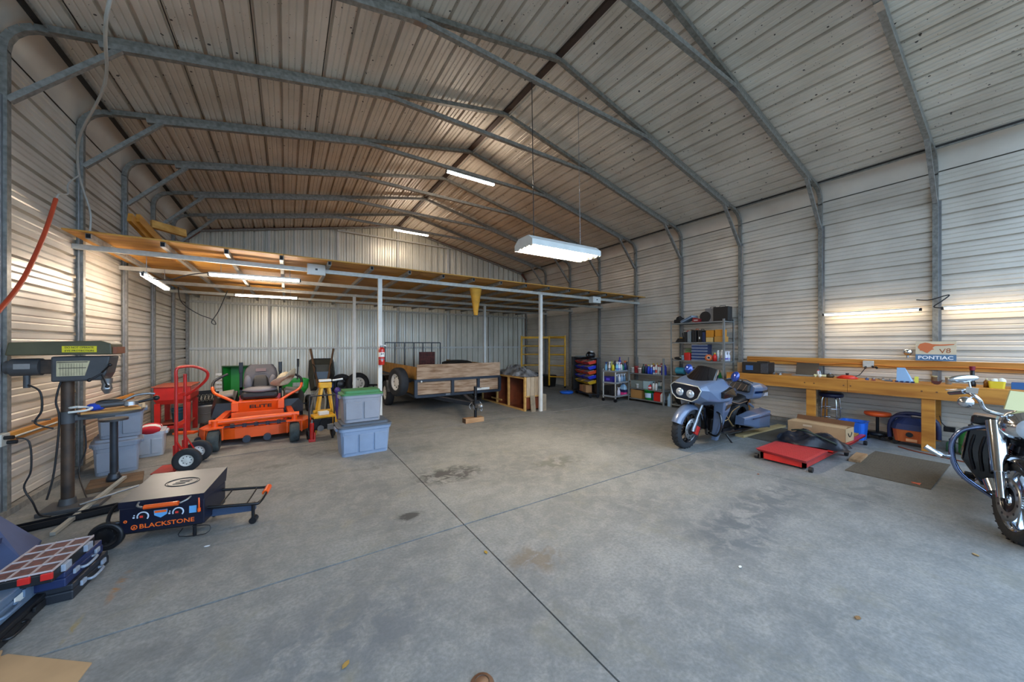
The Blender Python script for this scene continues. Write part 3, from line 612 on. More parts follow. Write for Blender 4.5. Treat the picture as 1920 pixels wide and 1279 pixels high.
for q in (.02, .38): MB().cyl((.2, q, 0), (.2, q, .12), .014, n=8).obj('stand_foot', BLACKM, gr)
m = MB(); m.tube([(.14, -.03, .1), (.12, -.04, .04), (.3, -.04, .03), (.32, -.02, .09), (.2, -.02, .1)], .004, 5, sub=3); m.obj('wire_hook', BLACKM, gr)
# --- tool cases at the lower left
def case(name, label, loc, rz, s, mat, cat='tool case', lat=BLACK, extra=None):
    t = thing(name, label, cat, loc, rz)
    w, d, h = s
    MB().box((0, 0, h*.3), (w, d, h*.6)).obj('base', mat, t, bev=.008)
    MB().box((0, 0, h*.8), (w*.98, d*.98, h*.4)).obj('lid', mat, t, bev=.008)
    for y in (-d*.28, d*.28): MB().box((w/2+.006, y, h*.6), (.014, .05, h*.34)).obj('latch', lat, t, bev=.003)
    m = MB(); m.tube([(w/2, -.07, h*.45), (w/2+.03, -.06, h*.45), (w/2+.03, .06, h*.45), (w/2, .07, h*.45)], .009, 6, sub=3); m.obj('handle', lat, t)
    return t
BGREY = M('steel blue plastic', '#5d7188', .5, 0, .2, 6.)
case('tool_case', 'flat black tool case on the floor under the steel blue case', (-1.5, 3.2, 0), -4, (.4, .62, .085), BLACK)
t = case('tool_case', 'steel blue tool case lying on the flat black case', (-1.52, 3.22, .087), -4, (.36, .56, .13), BGREY, lat=BGREY)
MB().box((.183, .12, .07), (.004, .1, .04)).obj('white_sticker', WHITE, t)
t = thing('white_tray', 'shallow white plastic tray on the steel blue case', 'tray', (-1.5, 3.1, .22), -4); m = MB(); a = rrect(.2, .2, .03); m.loft([ring3(a, 0), ring3([(x*1.08, y*1.08) for x, y in a], .03), ring3([(x*1.02, y*1.02) for x, y in a], .028), ring3([(x*.94, y*.94) for x, y in a], .006)], sm=False); m.obj('shell', M('milky plastic', '#b9c6d2', .4), t); MB().box((.02, -.05, .012), (.08, .05, .012)).obj('insert', M('pale blue insert', '#6aa0cc', .5), t)
t = case('organizer_box', 'dark organizer box with grey latches, lowest of the pile beside the griddle wheel', (-1.32, 3.68, 0), -4, (.34, .44, .1), M('organizer dark', '#20242b', .45), 'organizer', GREYP)
t = case('organizer_box', 'dark blue organizer box in the middle of the pile beside the griddle wheel', (-1.33, 3.66, .102), -4, (.31, .44, .095), NAVY, 'organizer', GREYP)
t = thing('organizer_box', 'clear-topped organizer box with rust red compartments on top of the pile', 'organizer', (-1.33, 3.56, .2), -4)
w, d = .28, .46
MB().box((0, 0, .03), (w, d, .06)).obj('tray', BLACK, t, bev=.006)
cm = M('rust red parts', '#7d4a44', .6, 0, .5, 26., '#4b3a3a')
for i in range(3):
    for j in range(4): MB().box((-w/2+.05+.09*i, -d/2+.065+.11*j, .06), (.08, .1, .012)).obj('compartment', cm, t)
m = MB()
for i in range(4): m.box((-w/2+.005+.09*i, 0, .069), (.006, d*.98, .012))
for j in range(5): m.box((0, -d/2+.01+.11*j, .069), (w*.98, .004, .01))
m.obj('divider', M('pale divider', '#b6aaa8', .35), t)
for k, y in enumerate((-.2, -.12)): MB().box((w/2-.02-.09*k, -d/2-.006, .045), (.05, .014, .04)).obj('red_latch', RED, t, bev=.003)
for y in (-.12, .12): MB().box((w/2+.01, y, .04), (.022, .07, .045)).obj('side_latch', GREYP, t, bev=.004)
t = thing('slanted_panel', 'blue grey slanted plastic panel at the far left edge by the column', 'panel', (-1.86, 4.35, 0), 20)
m = MB(); m.loft([[(-.16, -.35, 0), (.14, -.35, 0), (.15, -.3, .02), (-.14, .25, .4), (-.22, .25, .4)], [(-.16, .1, 0), (.2, .1, 0), (.21, .1, .04), (-.1, .3, .42), (-.22, .3, .42)]], sm=False); m.obj('shell', M('slate blue plastic', '#43557c', .5, 0, .25, 4.), t, bev=.01)
MB().bar((.0, -.32, .17), (.05, .16, .19), .012, .02).obj('seam', NAVY, t)
tag(MB().prism([(-.38, -.42), (.06, -.48), (.1, -.2), (.12, .0), (-.28, .32), (-.5, .3)], .006, (0, 0, 0)).obj('cardboard_sheet', CARD, loc=(-.97, 2.7, .001)), 'flat sheet of brown cardboard on the floor at the lower left corner', 'cardboard')
tag(MB().prism([(-.3, -.15), (.1, -.15), (.02, .2), (-.3, .2)], .012, (0, 0, 0)).obj('cardboard_sheet', CARD, loc=(-1.3, 2.85, .009)), 'narrow strip of folded cardboard at the far left edge', 'cardboard')
# --- parts washer, bucket, crate
pw = thing('parts_washer', 'red sheet-metal parts washer on four legs by the left wall', 'parts washer', (-1.735, 8.95, 0))
m = MB(); m.loft([ring3(rrect(.42, .64, .01, 1), .58), ring3(rrect(.49, .72, .01, 1), .66), ring3(rrect(.49, .72, .01, 1), .89)], sm=False); m.obj('tub', RED, pw, bev=.004)
m = MB(); m.box((0, 0, .9), (.53, .76, .02)); m.obj('lid', M('faded red lid', '#b4573f', .5, 0, .25, 4.), pw, bev=.004)
for sx in (-.2, .2):
    for sy in (-.31, .31): MB().box((sx, sy, .3), (.07, .07, .6), top=(1.1, 1.1)).obj('leg', RED, pw)
MB().box((0, 0, .2), (.42, .64, .02)).obj('shelf', M('worn red shelf', '#a8503a', .6, 0, .3, 5.), pw)
MB().box((0, -.31, .17), (.42, .02, .08)).obj('apron', RED, pw)
t = thing('bucket', 'teal blue bucket on the shelf of the red parts washer', 'bucket', (-1.7, 8.9, .211)); m = MB(); m.lathe([(0, 0), (.09, 0), (.115, .24), (.12, .24), (.12, .255), (.11, .255), (.085, .02), (0, .02)], 20); m.obj('shell', M('teal bucket', '#2f8094', .45), t); m = MB(); m.tube([(.115, 0, .24), (.1, -.09, .2), (0, -.135, .18), (-.1, -.09, .2), (-.115, 0, .24)], .004, 5, sub=4); m.obj('bail', STEEL, t)
def crate(label, loc, rz, s, mat):
    t = thing('milk_crate', label, 'crate', loc, rz); w, d, h = s
    b_ = MB().box((0, 0, .008), (w, d, .016)); m = MB()
    for sg in (-1, 1):
        m.box((0, sg*d/2, h-.02), (w, .015, .04)); m.box((sg*w/2, 0, h-.02), (.015, d, .04)); b_.box((0, sg*d/2, .02), (w, .015, .04)); b_.box((sg*w/2, 0, .02), (.015, d, .04))
    b_.obj('bottom', mat, t); m.obj('top_rim', mat, t); m = MB()
    for sg in (-1, 1):
        for k in range(6):
            a = -w/2+w*k/6; m.bar((a, sg*d/2, .02), (a+w/6, sg*d/2, h-.02), .012); m.bar((a+w/6, sg*d/2, .02), (a, sg*d/2, h-.02), .012); b_ = -d/2+d*k/6; m.bar((sg*w/2, b_, .02), (sg*w/2, b_+d/6, h-.02), .012); m.bar((sg*w/2, b_+d/6, .02), (sg*w/2, b_, h-.02), .012)
    m.obj('lattice', mat, t)
    return t
t = thing('pail', 'dusty white lidded pail under the black milk crate', 'bucket', (-1.45, 9.78, 0)); m = MB(); m.lathe([(0, 0), (.14, 0), (.16, .34), (.17, .34), (.17, .38), (0, .385)], 20); m.obj('body', M('dusty white plastic', '#bdbcb8', .6, 0, .2, 5.), t); m = MB(); m.tube([(.16, 0, .33), (.1, -.17, .22), (-.1, -.17, .22), (-.16, 0, .33)], .005, 5, sub=4); m.obj('bail', STEEL, t)
crate('black milk crate on the white pail beside the red washer', (-1.44, 9.8, .387), 20, (.36, .34, .27), BLACK)
t = thing('scrap_blower', 'black and brown hand blower lying behind the hand truck', 'power tool', (-1.2, 8.35, 0), 35); m = MB(); m.box((0, 0, .12), (.26, .2, .24), top=(.8, .7)); m.obj('motor_body', BLACK, t, bev=.02); m = MB(); m.tube([(.1, 0, .16), (.25, .05, .22), (.38, .1, .3), (.44, .12, .36)], .03, 8, sub=3); m.obj('nozzle', M('brown hose', '#6a4f35', .6), t); m = MB(); m.tube([(.36, .1, .3), (.42, .0, .3), (.46, .03, .22)], .012, 6, sub=3); m.obj('handle', M('tan handle', '#a3875d', .6), t)
# --- hand truck
ht = thing('hand_truck', 'bright red hand truck with loop handle and two pneumatic wheels', 'hand truck', (-1.2, 6.35, 0), -6)
for y in (-.15, .15):
    m = MB(); m.tube([(0, y, .03), (0, y, 1.25)], .02, 8); m.obj('rail', RED, ht)
m = MB(); m.tube([(0, -.15, 1.22), (0, -.15, 1.32), (.03, -.12, 1.36), (.14, -.02, 1.36), (.26, .05, 1.28), (.24, .08, 1.16), (.1, .13, 1.02), (0, .15, .95)], .018, 8, sub=4); m.obj('loop_handle', RED, ht)
for z in (.22, .6, .98): MB().bar((0, -.15, z), (0, .15, z), .012, .05).obj('cross_strap', RED, ht)
MB().box((-.12, 0, .008), (.24, .36, .012)).obj('toe_plate', M('worn red plate', '#b23a30', .5, 0, .3, 6.), ht, bev=.002)
m = MB(); m.box((0, -.15, .18), (.06, .02, .32)); m.box((0, .15, .18), (.06, .02, .32)); m.obj('frame_plate', RED, ht)
for y in (-.22, .22):
    m = MB(); m.bar((.0, y*.7, .4), (.12, y*.75, .15), .03, .01); m.obj('axle_brace', RED, ht)
    wheel(ht, (.13, y, .15), (0, 1, 0), .15, .085, .075, RUB, WHITEP)
m = MB(); m.cyl((.13, -.24, .15), (.13, .24, .15), .01, n=8); m.obj('axle', STEEL, ht)
# ================================================================ MOWER AND BACK OF THE BUILDING
mw = thing('riding_mower', 'orange zero-turn riding mower with grey seat facing the camera', 'mower', (-.42, 7.0, 0))
SEATG = M('seat grey vinyl', '#4b4a50', .55, 0, .2, 8.); SEATL = M('seat light vinyl', '#78767a', .55, 0, .15, 8.)
for sx in (-1, 1):
    wheel(mw, (sx*.53, .02, .165), (1, 0, 0), .165, .15, .08, RUBG, BLACKM, tread=False)
    m = MB(); m.box((sx*.53, .03, .36), (.24, .14, .02)); m.box((sx*.53-.105, .03, .26), (.018, .07, .2)); m.box((sx*.53+.105, .03, .26), (.018, .07, .2)); m.cyl((sx*.53, .1, .34), (sx*.53, .1, .46), .045, n=12); m.obj('caster_fork', ORANGE, mw, bev=.004)
    wheel(mw, (sx*.56, 1.3, .29), (1, 0, 0), .29, .26, .13, RUB, BLACKM, tread=True)
    m = MB(); m.loft([[(sx*.36, .85, .38), (sx*.68, .85, .38), (sx*.68, .85, .52), (sx*.62, .9, .62), (sx*.36, .9, .62)], [(sx*.36, 1.45, .38), (sx*.72, 1.45, .55), (sx*.72, 1.45, .64), (sx*.66, 1.4, .76), (sx*.36, 1.4, .78)]], sm=False); m.obj('fender_tank', BLACK, mw, bev=.03)
    m = MB(); m.box((sx*.5, 1.05, .77), (.22, .3, .05), rot=(8, sx*8, 0)); m.obj('side_console', M('console grey', '#8a8880', .5), mw, bev=.015)
    m = MB(); m.tube([(sx*.3, .72, .62), (sx*.45, .72, .72), (sx*.62, .78, .82), (sx*.66, .84, .92)], .024, 8, sub=4); m.obj('control_arm', ORANGE, mw)
    m = MB(); m.tube([(sx*.66, .84, .92), (sx*.64, .9, 1.02), (sx*.52, .95, 1.1), (sx*.46, .96, 1.13)], .022, 8, sub=4); m.obj('control_grip', BLACK, mw)
    m = MB(); m.box((sx*.31, 1.35, 1.02), (.05, .05, .46)); m.box((sx*.31, 1.33, 1.22), (.062, .07, .2)); m.box((sx*.31, 1.35, .6), (.05, .05, .5)); m.obj('roll_bar_post', BLACKM, mw, bev=.006)
    m = MB(); m.cyl((sx*.8, .55, .09), (sx*.8, .62, .09), .05, n=10); m.cyl((sx*.14, .2, .09), (sx*.14, .29, .09), .055, n=10); m.obj('anti_scalp_roller', M('roller blue black', '#2b3644', .5), mw)
    m = MB(); m.box((sx*.33, .66, .58), (.1, .16, .16)); m.obj('foot_guard', ORANGE, mw, bev=.01)
    m = MB(); m.tube([(sx*.4, .55, .3), (sx*.36, .6, .42), (sx*.34, .66, .52)], .02, 6, sub=3); m.obj('lift_link', RED, mw)
    m = MB(); m.bar((sx*.5, .12, .43), (sx*.44, .95, .46), .09, .07); m.obj('frame_rail', ORANGE, mw, bev=.006)
m = MB(); m.tube([(-.6, .12, .43), (-.45, .12, .43), (.45, .12, .45), (.6, .12, .45)], .045, 10); m.obj('front_beam', ORANGE, mw)
m = MB(); m.loft([[(x, y, z) for x, y in ((-.8, .62), (-.66, .36), (-.3, .29), (.3, .29), (.66, .36), (.8, .62), (.72, 1.05), (.3, 1.15), (-.3, 1.15), (-.72, 1.05))] for z in (.1, .27)], sm=False); dk = m.obj('cutting_deck', ORANGE, mw, bev=.012)
m = MB(); m.prism([(.79, .55), (.83, .56), (.83, .8), (.77, .95)], .02, (0, 0, .22)); m.obj('discharge_chute', ORANGE, mw)
m = MB(); m.box((-.95, .55, .24), (.28, .12, .03), rot=(0, 0, -20)); m.obj('deck_bracket', ORANGE, mw)
m = MB(); m.add([(-.36, .45, .33), (.36, .45, .33), (.36, .68, .42), (-.36, .68, .42), (-.36, .45, .31), (.36, .45, .31), (.36, .68, .4), (-.36, .68, .4)], [(0, 1, 2, 3), (4, 7, 6, 5), (0, 4, 5, 1), (1, 5, 6, 2), (2, 6, 7, 3), (3, 7, 4, 0)]); fp = m.obj('foot_plate', ORANGE, mw)
m = MB(); m.prism([(-.27, 0), (.27, 0), (.25, .05), (-.25, .05)], .003, (0, .5, .3545), (1, 0, 0), (0, .93, .364)); m.obj('decal', M('pale decal', '#e8b9a0', .5), fp)
m = MB(); m.prism([(-.1, .012), (-.04, .03), (.0, .018), (.07, .034), (.1, .016), (.02, .01)], .003, (0, .5, .3575), (1, 0, 0), (0, .93, .364)); m.obj('decal_mark', M('decal grey', '#b98d7d', .5), fp)
m = MB(); m.box((0, .5, .44), (.74, .02, .12)); m.obj('step_panel', ORANGE, mw, bev=.006)
m = MB(); m.add([(-.33, .68, .42), (.33, .68, .42), (.3, .62, .66), (-.3, .62, .66), (-.33, .95, .42), (.33, .95, .42), (.3, .95, .66), (-.3, .95, .66)], [(0, 1, 2, 3), (3, 2, 6, 7), (1, 5, 6, 2), (0, 3, 7, 4), (4, 7, 6, 5), (0, 4, 5, 1)]); kp = m.obj('knee_panel', ORANGE, mw, bev=.008)
n_ = Vector((0, -.06, .24)).normalized()
text(kp, 'ELITE', M('decal black', '#332c2a', .5), (.03, .640, .565), (1, 0, 0), n_, .32, .06, bold=.02, depth=.006)
m = MB(); m.box((0, 1.05, .73), (.56, .5, .13)); m.obj('seat_base', BLACK, mw, bev=.05)
m = MB(); m.loft([[(x*s, y, z) for x, y in rrect(.54, .13, .055)] for s, z, y0 in ((1, .8, 0),)]+[]) if 0 else None
def cush(w0, w1, y0, y1, z0, z1, th, n=7):
    secs = []
    for k in range(n):
        f = k/(n-1); z = z0+(z1-z0)*f; w = (w0+(w1-w0)*f)*(1-.28*max(0, (f-.7)/.3)**2)*(1-.15*max(0, (.2-f)/.2)**2); y = y0+(y1-y0)*f
        secs.append([(px, y+py, z) for px, py in rrect(w, th*(1-.45*max(0, (f-.75)/.25)), .05)])
    return secs
m = MB(); m.loft(cush(.56, .5, 1.22, 1.36, .8, 1.27, .15)); sb = m.obj('seat_back', SEATG, mw)
m = MB(); m.loft(cush(.28, .24, 1.155, 1.26, .84, 1.1, .06)); m.obj('back_insert', BLACK, sb)
for sx in (-1, 1):
    m = MB(); m.ell((sx*.19, 1.17, .95), (.06, .05, .14), rot=(10, 0, sx*10)); m.obj('bolster', SEATL, sb)
m = MB(); m.prism([(-.08, -.03), (.08, -.03), (.08, .03), (-.08, .03)], .004, (0, 1.245, 1.17), (1, 0, 0), (0, .28, .96)); m.obj('seat_badge', M('faded badge', '#6d5a5a', .6), sb)
m = MB(); m.ell((0, 1.02, .82), (.27, .24, .06)); m.obj('seat_cushion', SEATL, mw)
m = MB(); m.box((0, 1.55, .6), (.5, .4, .4)); m.cyl((0, 1.55, .8), (0, 1.55, .9), .16, n=16); m.obj('engine', BLACKM, mw, bev=.03)
m = MB(); m.box((-.26, .98, .66), (.08, .1, .14)); m.box((.28, .98, .66), (.08, .1, .14)); m.obj('seat_bracket', RED, mw)
m = MB()
for k in range(7): m.cyl((-.5+.16*k, .36+.02*(k % 2), .27), (-.5+.16*k, .36, .33), .03, n=8)
m.bar((-.55, .36, .3), (.55, .36, .3), .05, .02); m.obj('deck_hardware', M('hardware dark', '#3a4150', .5, .3), mw)
# hat
t = thing('straw_hat', 'cream straw hat hung tilted on the right control arm of the mower', 'hat', (.0, 7.86, .97), rot=(-25, -32, 10)); t.scale = (1.3, 1.3, 1.3)
m = MB(); pr = [(.005, .115), (.05, .12), (.08, .105), (.092, .06), (.1, .0), (.15, -.005), (.185, .012), (.188, .016), (.15, .004), (.1, .008)]
m.lathe(pr, 24); 
for i, p in enumerate(m.v):
    r = math.hypot(p.x, p.y)
    if r > .11: p.z += abs(p.x)/r*(r-.1)*.75
    p.y *= 1.18
hm = m.obj('hat_body', M('straw cream', '#c9bda0', .8, 0, .2, 40.), t)
m = MB(); m.lathe([(.102, .005), (.1, .035), (.097, .035)], 24)
for p in m.v: p.y *= 1.18
m.obj('hat_band', M('straw band', '#a08a5e', .8), t)
# green dump cart and spreader
DG = M('tractor green', '#1c8a2f', .45, 0, .15, 4.)
t = thing('dump_cart', 'green poly dump cart tipped up behind the mower seat', 'cart', (-.72, 9.75, .0))
m = MB(); a = [(-.38, .1), (.36, .1), (.4, 0), (.36, -.1), (-.38, -.1), (-.42, 0)]
m.loft([[(x*.8, .24, .55+z*.75) for x, z in ((-.42, 0), (.42, 0), (.42, .8), (-.42, .8))], [(x, -.06, .5+z*.75) for x, z in ((-.42, 0), (.42, 0), (.44, .9), (-.44, .9))]], sm=False, caps=False); m.add([(x*.8, .24, .55+z*.75) for x, z in ((-.42, 0), (.42, 0), (.42, .8), (-.42, .8))], [(0, 1, 2, 3)])
tb = m.obj('tub', DG, t, bev=.02)
m = MB(); m.tube([(-.43, -.06, .5), (.43, -.06, .5), (.45, -.06, 1.18), (-.45, -.06, 1.18)], .02, 8, True); m.obj('rim', M('dark green rim', '#14401c', .5), tb)
m = MB(); m.prism([(-.05, -.03), (.02, -.035), (.05, 0), (.02, .04), (-.03, .03)], .004, (.12, .222, 1.02), (1, 0, 0), (0, 0, 1)); m.obj('yellow_emblem', M('emblem yellow', '#c9b21f', .5), tb)
m = MB(); m.bar((-.3, .1, .1), (.3, .1, .1), .05); m.bar((-.2, .1, .1), (-.2, .2, .55), .04); m.bar((.2, .1, .1), (.2, .2, .55), .04); m.obj('frame', BLACKM, t)
for sx in (-1, 1): wheel(t, (sx*.38, .12, .17), (1, 0, 0), .17, .12, .09, RUB, M('wheel yellow', '#c9a81f', .5))
m = MB()
for k in range(5): m.box((-.5, -.05, .66+.09*k), (.12, .02, .05))
m.obj('ladder_vent', WHITEP, t)
t = thing('spreader', 'green hopper spreader on small wheels right of the mower', 'spreader', (.16, 10.0, 0), 10)
m = MB(); m.loft([ring3(rrect(.2, .2, .05), .3), ring3(rrect(.52, .46, .1), .6), ring3(rrect(.56, .5, .1), .82), ring3(rrect(.5, .44, .08), .82), ring3(rrect(.42, .36, .08), .55)], sm=False); m.obj('hopper', DG, t, bev=.02)
m = MB(); m.box((.02, -.255, .7), (.22, .02, .1)); m.obj('label_plate', M('faded grey label', '#9fa49a', .6, 0, .4, 30.), t)
for sx in (-1, 1): wheel(t, (sx*.3, .0, .2), (1, 0, 0), .2, .1, .1, RUB, BLACKM)
m = MB(); m.bar((-.3, 0, .2), (.3, 0, .2), .03); m.bar((0, 0, .2), (0, 0, .44), .06); m.tube([(0, .1, .4), (.1, .2, .8), (.12, .25, 1.2)], .018, 6); m.obj('frame', BLACKM, t)
m = MB(); m.cyl((.12, .25, 1.1), (.12, .25, 1.3), .026, n=8); m.obj('lever_grip', BLACK, t)
# wheelbarrow stood up against the back wall
t = thing('wheelbarrow', 'grey wheelbarrow with wooden handles stood upright against the back wall', 'wheelbarrow', (.93, 12.2, 0))
WBG = M('dull olive tray', '#4a4a40', .6, .1, .3, 6.)
m = MB(); m.loft([[(x, .34+z*.12, .22+z*.98) for x, z in ((-.3, 0), (.3, 0), (.36, .5), (.33, .95), (.27, 1.0), (-.27, 1.0), (-.33, .95), (-.36, .5))], [(x*.68, .08+z*.16, .36+z*.66) for x, z in ((-.3, 0), (.3, 0), (.36, .5), (.33, .95), (.27, 1.0), (-.27, 1.0), (-.33, .95), (-.36, .5))]], sm=False); m.obj('tray', WBG, t, bev=.02)
m = MB(); m.tube([(x, .34+z*.12, .22+z*.98) for x, z in ((-.3, 0), (.3, 0), (.36, .5), (.33, .95), (.27, 1.0), (-.27, 1.0), (-.33, .95), (-.36, .5))], .016, 6, True); m.obj('tray_rim', BLACKM, t)
for sx in (-1, 1):
    m = MB(); m.bar((sx*.08, .0, .12), (sx*.32, .2, 1.53), .04, .05); m.obj('handle', M('weathered handle', '#7a5c42', .7, 0, .3, 6.), t)
    m = MB(); m.tube([(sx*.2, .05, .6), (sx*.22, -.12, .7), (sx*.2, -.12, .95), (sx*.26, .1, 1.05)], .014, 6); m.obj('leg', BLACKM, t)
wheel(t, (0, .02, .2), (1, 0, 0), .19, .09, .1, RUB, STEEL)
MB().box((0, .1, .7), (.34, .02, .22)).obj('cross_plate', M('bluish plate', '#5b6a78', .5, .3), t)
# spare wheel against the back wall
t = thing('spare_tire', 'white-rimmed trailer wheel leaning on the back wall behind the post', 'wheel', (1.98, 12.5, 0)); wheel(t, (0, 0, .36), (.15, -1, .12), .36, .22, .2, RUB, WHITEP)
m = MB(); m.cyl((.1, .0, .3), (.75, .05, .26), .03, n=8); m.cyl((.5, .05, .26), (.55, .05, 0), .02, n=6); m.obj('axle', BLACKM, t)
t = thing('spare_tire', 'second black trailer wheel tucked behind the white-rimmed one', 'wheel', (1.52, 12.72, 0)); wheel(t, (0, 0, .34), (.05, -1, .1), .34, .2, .2, RUB, BLACKM)
# fire extinguisher on the post
t = thing('fire_extinguisher', 'red fire extinguisher with white label strapped to the front loft post', 'fire extinguisher', (1.475, 6.72, 1.28))
m = MB(); m.lathe([(0, 0), (.05, 0), (.055, .01), (.055, .28), (.045, .31), (.02, .33), (0, .33)], 20); cy = m.obj('cylinder', RED, t)
m = MB(); m.lathe([(.0565, .15), (.0565, .235)], 20); m.obj('label_band', WHITE, cy)
m = MB(); m.box((-.014, -.0572, .205), (.02, .003, .022)); m.box((.016, -.0572, .208), (.026, .003, .014)); m.obj('label_ink', BLACK, cy); m = MB(); m.box((0, -.0565, .165), (.05, .003, .012)); m.box((0, -.0565, .08), (.045, .003, .008)); m.box((0, -.0565, .08), (.008, .003, .035)); m.obj('label_mark', WHITE, cy)
m = MB(); m.cyl((0, 0, .33), (0, 0, .36), .02, n=10); m.obj('valve', STEEL, t); m = MB(); m.box((.02, 0, .375), (.13, .02, .018), rot=(0, 22, 0)); m.box((-.015, 0, .365), (.1, .02, .012), rot=(0, -8, 0)); m.obj('lever', WHITE, t)
m = MB(); m.lathe([(.058, .1), (.058, .115)], 20); m.obj('strap', STEEL, t)
# yellow stand, pressure washer, jugs and jack left of the totes
t = thing('engine_hoist_stand', 'yellow A-shaped stand with pale head left of the green-lidded bin', 'stand', (.6, 7.38, 0), 5)
for sx, sy in ((-1, -1), (1, -1), (-1, 1), (1, 1)):
    m = MB(); m.bar((sx*.05, sy*.05, .92), (sx*.19, sy*.16, .02), .04, .035); m.obj('leg', YELLOW, t)
m = MB(); m.box((0, -.02, .9), (.2, .16, .1)); m.box((-.02, -.05, .42), (.36, .05, .06)); m.obj('crown', YELLOW, t, bev=.01)
m = MB(); m.box((.0, 0, .985), (.2, .12, .04)); m.cyl((.12, -.03, .98), (.3, -.04, 1.0), .018, n=8); m.obj('head', WHITE, t, bev=.008)
t = thing('pressure_washer', 'small pressure washer with yellow tray, black engine and hoses left of the totes', 'pressure washer', (.52, 6.98, 0), 8)
m = MB(); m.box((0, 0, .28), (.3, .24, .2)); m.cyl((.02, -.1, .3), (.02, -.16, .3), .08, n=14); m.obj('engine', BLACKM, t, bev=.02)
m = MB(); m.box((.02, 0, .4), (.34, .28, .04)); m.obj('tray', YELLOW, t, bev=.008)
m = MB(); m.box((.02, -.02, .45), (.16, .12, .06)); m.obj('lid_knob', WHITE, t, bev=.01)
m = MB(); m.cyl((-.06, -.17, .22), (-.06, -.2, .22), .05, n=12); m.box((.1, -.14, .22), (.1, .06, .1)); m.obj('pump', STEEL, t, bev=.008)
m = MB(); m.tube([(-.2, .0, .1), (-.2, .0, .5), (-.18, .05, .75), (.18, .05, .75), (.2, 0, .5), (.2, 0, .1)], .014, 7); m.obj('frame', BLACKM, t)
for sx in (-1, 1): wheel(t, (sx*.19, .06, .1), (1, 0, 0), .1, .06, .05, RUB, BLACKM)
m = MB(); m.cyl((-.15, -.1, 0), (-.15, -.1, .18), .02, n=8); m.cyl((.15, -.1, 0), (.15, -.1, .18), .02, n=8); m.obj('foot', BLACKM, t)
cable('grey_hose', 'loose coil of grey hose hanging beside the yellow stand', [(x+.24, y+.2, z) for x, y, z in ((.3, 7.6, .75), (.22, 7.55, .6), (.25, 7.5, .3), (.35, 7.45, .08), (.2, 7.5, .03), (.15, 7.6, .3), (.22, 7.65, .65), (.34, 7.62, .8), (.4, 7.55, .55), (.36, 7.4, .3))], .022, M('hose grey', '#6d6f66', .6), 'hose')
t = thing('shop_broom_bundle', 'bundle of dark tools and a white brush leaning by the wheelbarrow', 'tools', (.7, 8.0, 0))
for k, (x, y, lean, r, mt) in enumerate(((-.06, 0, .1, .02, BLACK), (.02, .05, .05, .025, NAVY), (.1, 0, -.08, .02, BLACKM), (.16, .03, .02, .03, M('purple plastic', '#4a3a7a', .5)), (-.12, .04, -.04, .018, WHITE))):
    m = MB(); m.cyl((x, y, 0), (x+lean, y, .85-.05*k), r, n=8); m.ell((x+lean, y, .85-.05*k), (r*2.2, r*2, r*2.4), 8, 6); m.obj('handle', mt, t)
t = thing('hydraulic_jack', 'slim red bottle jack standing in front of the pressure washer', 'jack', (.36, 6.83, 0)); m = MB(); m.cyl((0, 0, .04), (0, 0, .32), .032, n=12); m.obj('cylinder', RED, t); m = MB(); m.box((0, 0, .02), (.1, .09, .04)); m.cyl((.04, -.03, .04), (.04, -.03, .16), .014, n=8); m.obj('base', RED, t, bev=.006); m = MB(); m.cyl((0, 0, .32), (0, 0, .37), .016, n=8); m.obj('ram', STEEL, t)
t = thing('white_jug', 'white square plastic jug with black cap between yellow stand and tote', 'jug', (.97, 7.42, .2)); m = MB(); m.loft([ring3(rrect(.16, .16, .03), 0), ring3(rrect(.17, .17, .03), .38), ring3(rrect(.1, .1, .03), .44), ring3(rrect(.06, .06, .02), .46)], sm=False); m.obj('body', M('jug white', '#c8c6b4', .5), t); m = MB(); m.cyl((0, 0, .46), (0, 0, .5), .04, n=12); m.obj('cap', BLACK, t)
t = thing('wooden_crate', 'low dark crate under the white plastic jug', 'crate', (.97, 7.42, 0)); m = MB(); m.bb((-.15, -.13, 0), (.15, .13, .02)); m.obj('bottom', WOODRAW, t); m = MB(); m.bb((-.15, -.13, .02), (.15, -.11, .2)); m.bb((-.15, .11, .02), (.15, .13, .2)); m.bb((-.15, -.11, .02), (-.13, .11, .2)); m.bb((.13, -.11, .02), (.15, .11, .2)); m.obj('side', WOODRAW, t)
m = MB(); m.bb((-.13, -.11, .17), (.13, .11, .19)); m.obj('top', WOODRAW, t)
# --- trailer
OSB = M('weathered plywood', '#b0957a', .75, 0, .6, 5., '#77573a', stretch=(.6, 3, 4), bump=.2); TRB = M('trailer blue black', '#262f3b', .45, .2, .2, 6.); OSBE = M('plywood edge tan', '#b7853c', .7, 0, .4, 6.)
tr = thing('utility_trailer', 'single-axle utility trailer with weathered plywood sides and mesh ramp', 'trailer', (3.7, 8.1, 0))
hw = 1.15; TL = 3.7
def rail(a, b, w=.05, mt=TRB, nm='rail'): return MB().bar(a, b, w).obj(nm, mt, tr)
for z in (.42, .8):
    rail((-hw, 0, z), (hw, 0, z), .06); rail((-hw, TL, z), (hw, TL, z)); rail((-hw, 0, z), (-hw, TL, z)); rail((hw, 0, z), (hw, TL, z))
for x in (-hw, -.22, .5, hw): rail((x, 0, .42), (x, 0, .8), .07, nm='upright')
for y in (1.2, 2.4, TL):
    for x in (-hw, hw): rail((x, y, .42), (x, y, .8), nm='upright')
for a, b_ in ((-hw+.05, -.26), (-.18, .46), (.54, hw-.04)): MB().bb((a, .015, .46), (b_, .03, .775)).obj('front_panel', OSB, tr)
MB().bb((-hw+.02, -.03, .83), (hw+.0, -.01, 1.18)).obj('front_top_board', OSB, tr)
for x in (-hw+.03, hw-.03):
    MB().bb((x-.009, .05, .45), (x+.009, TL-.05, 1.12)).obj('side_panel', OSBE, tr)
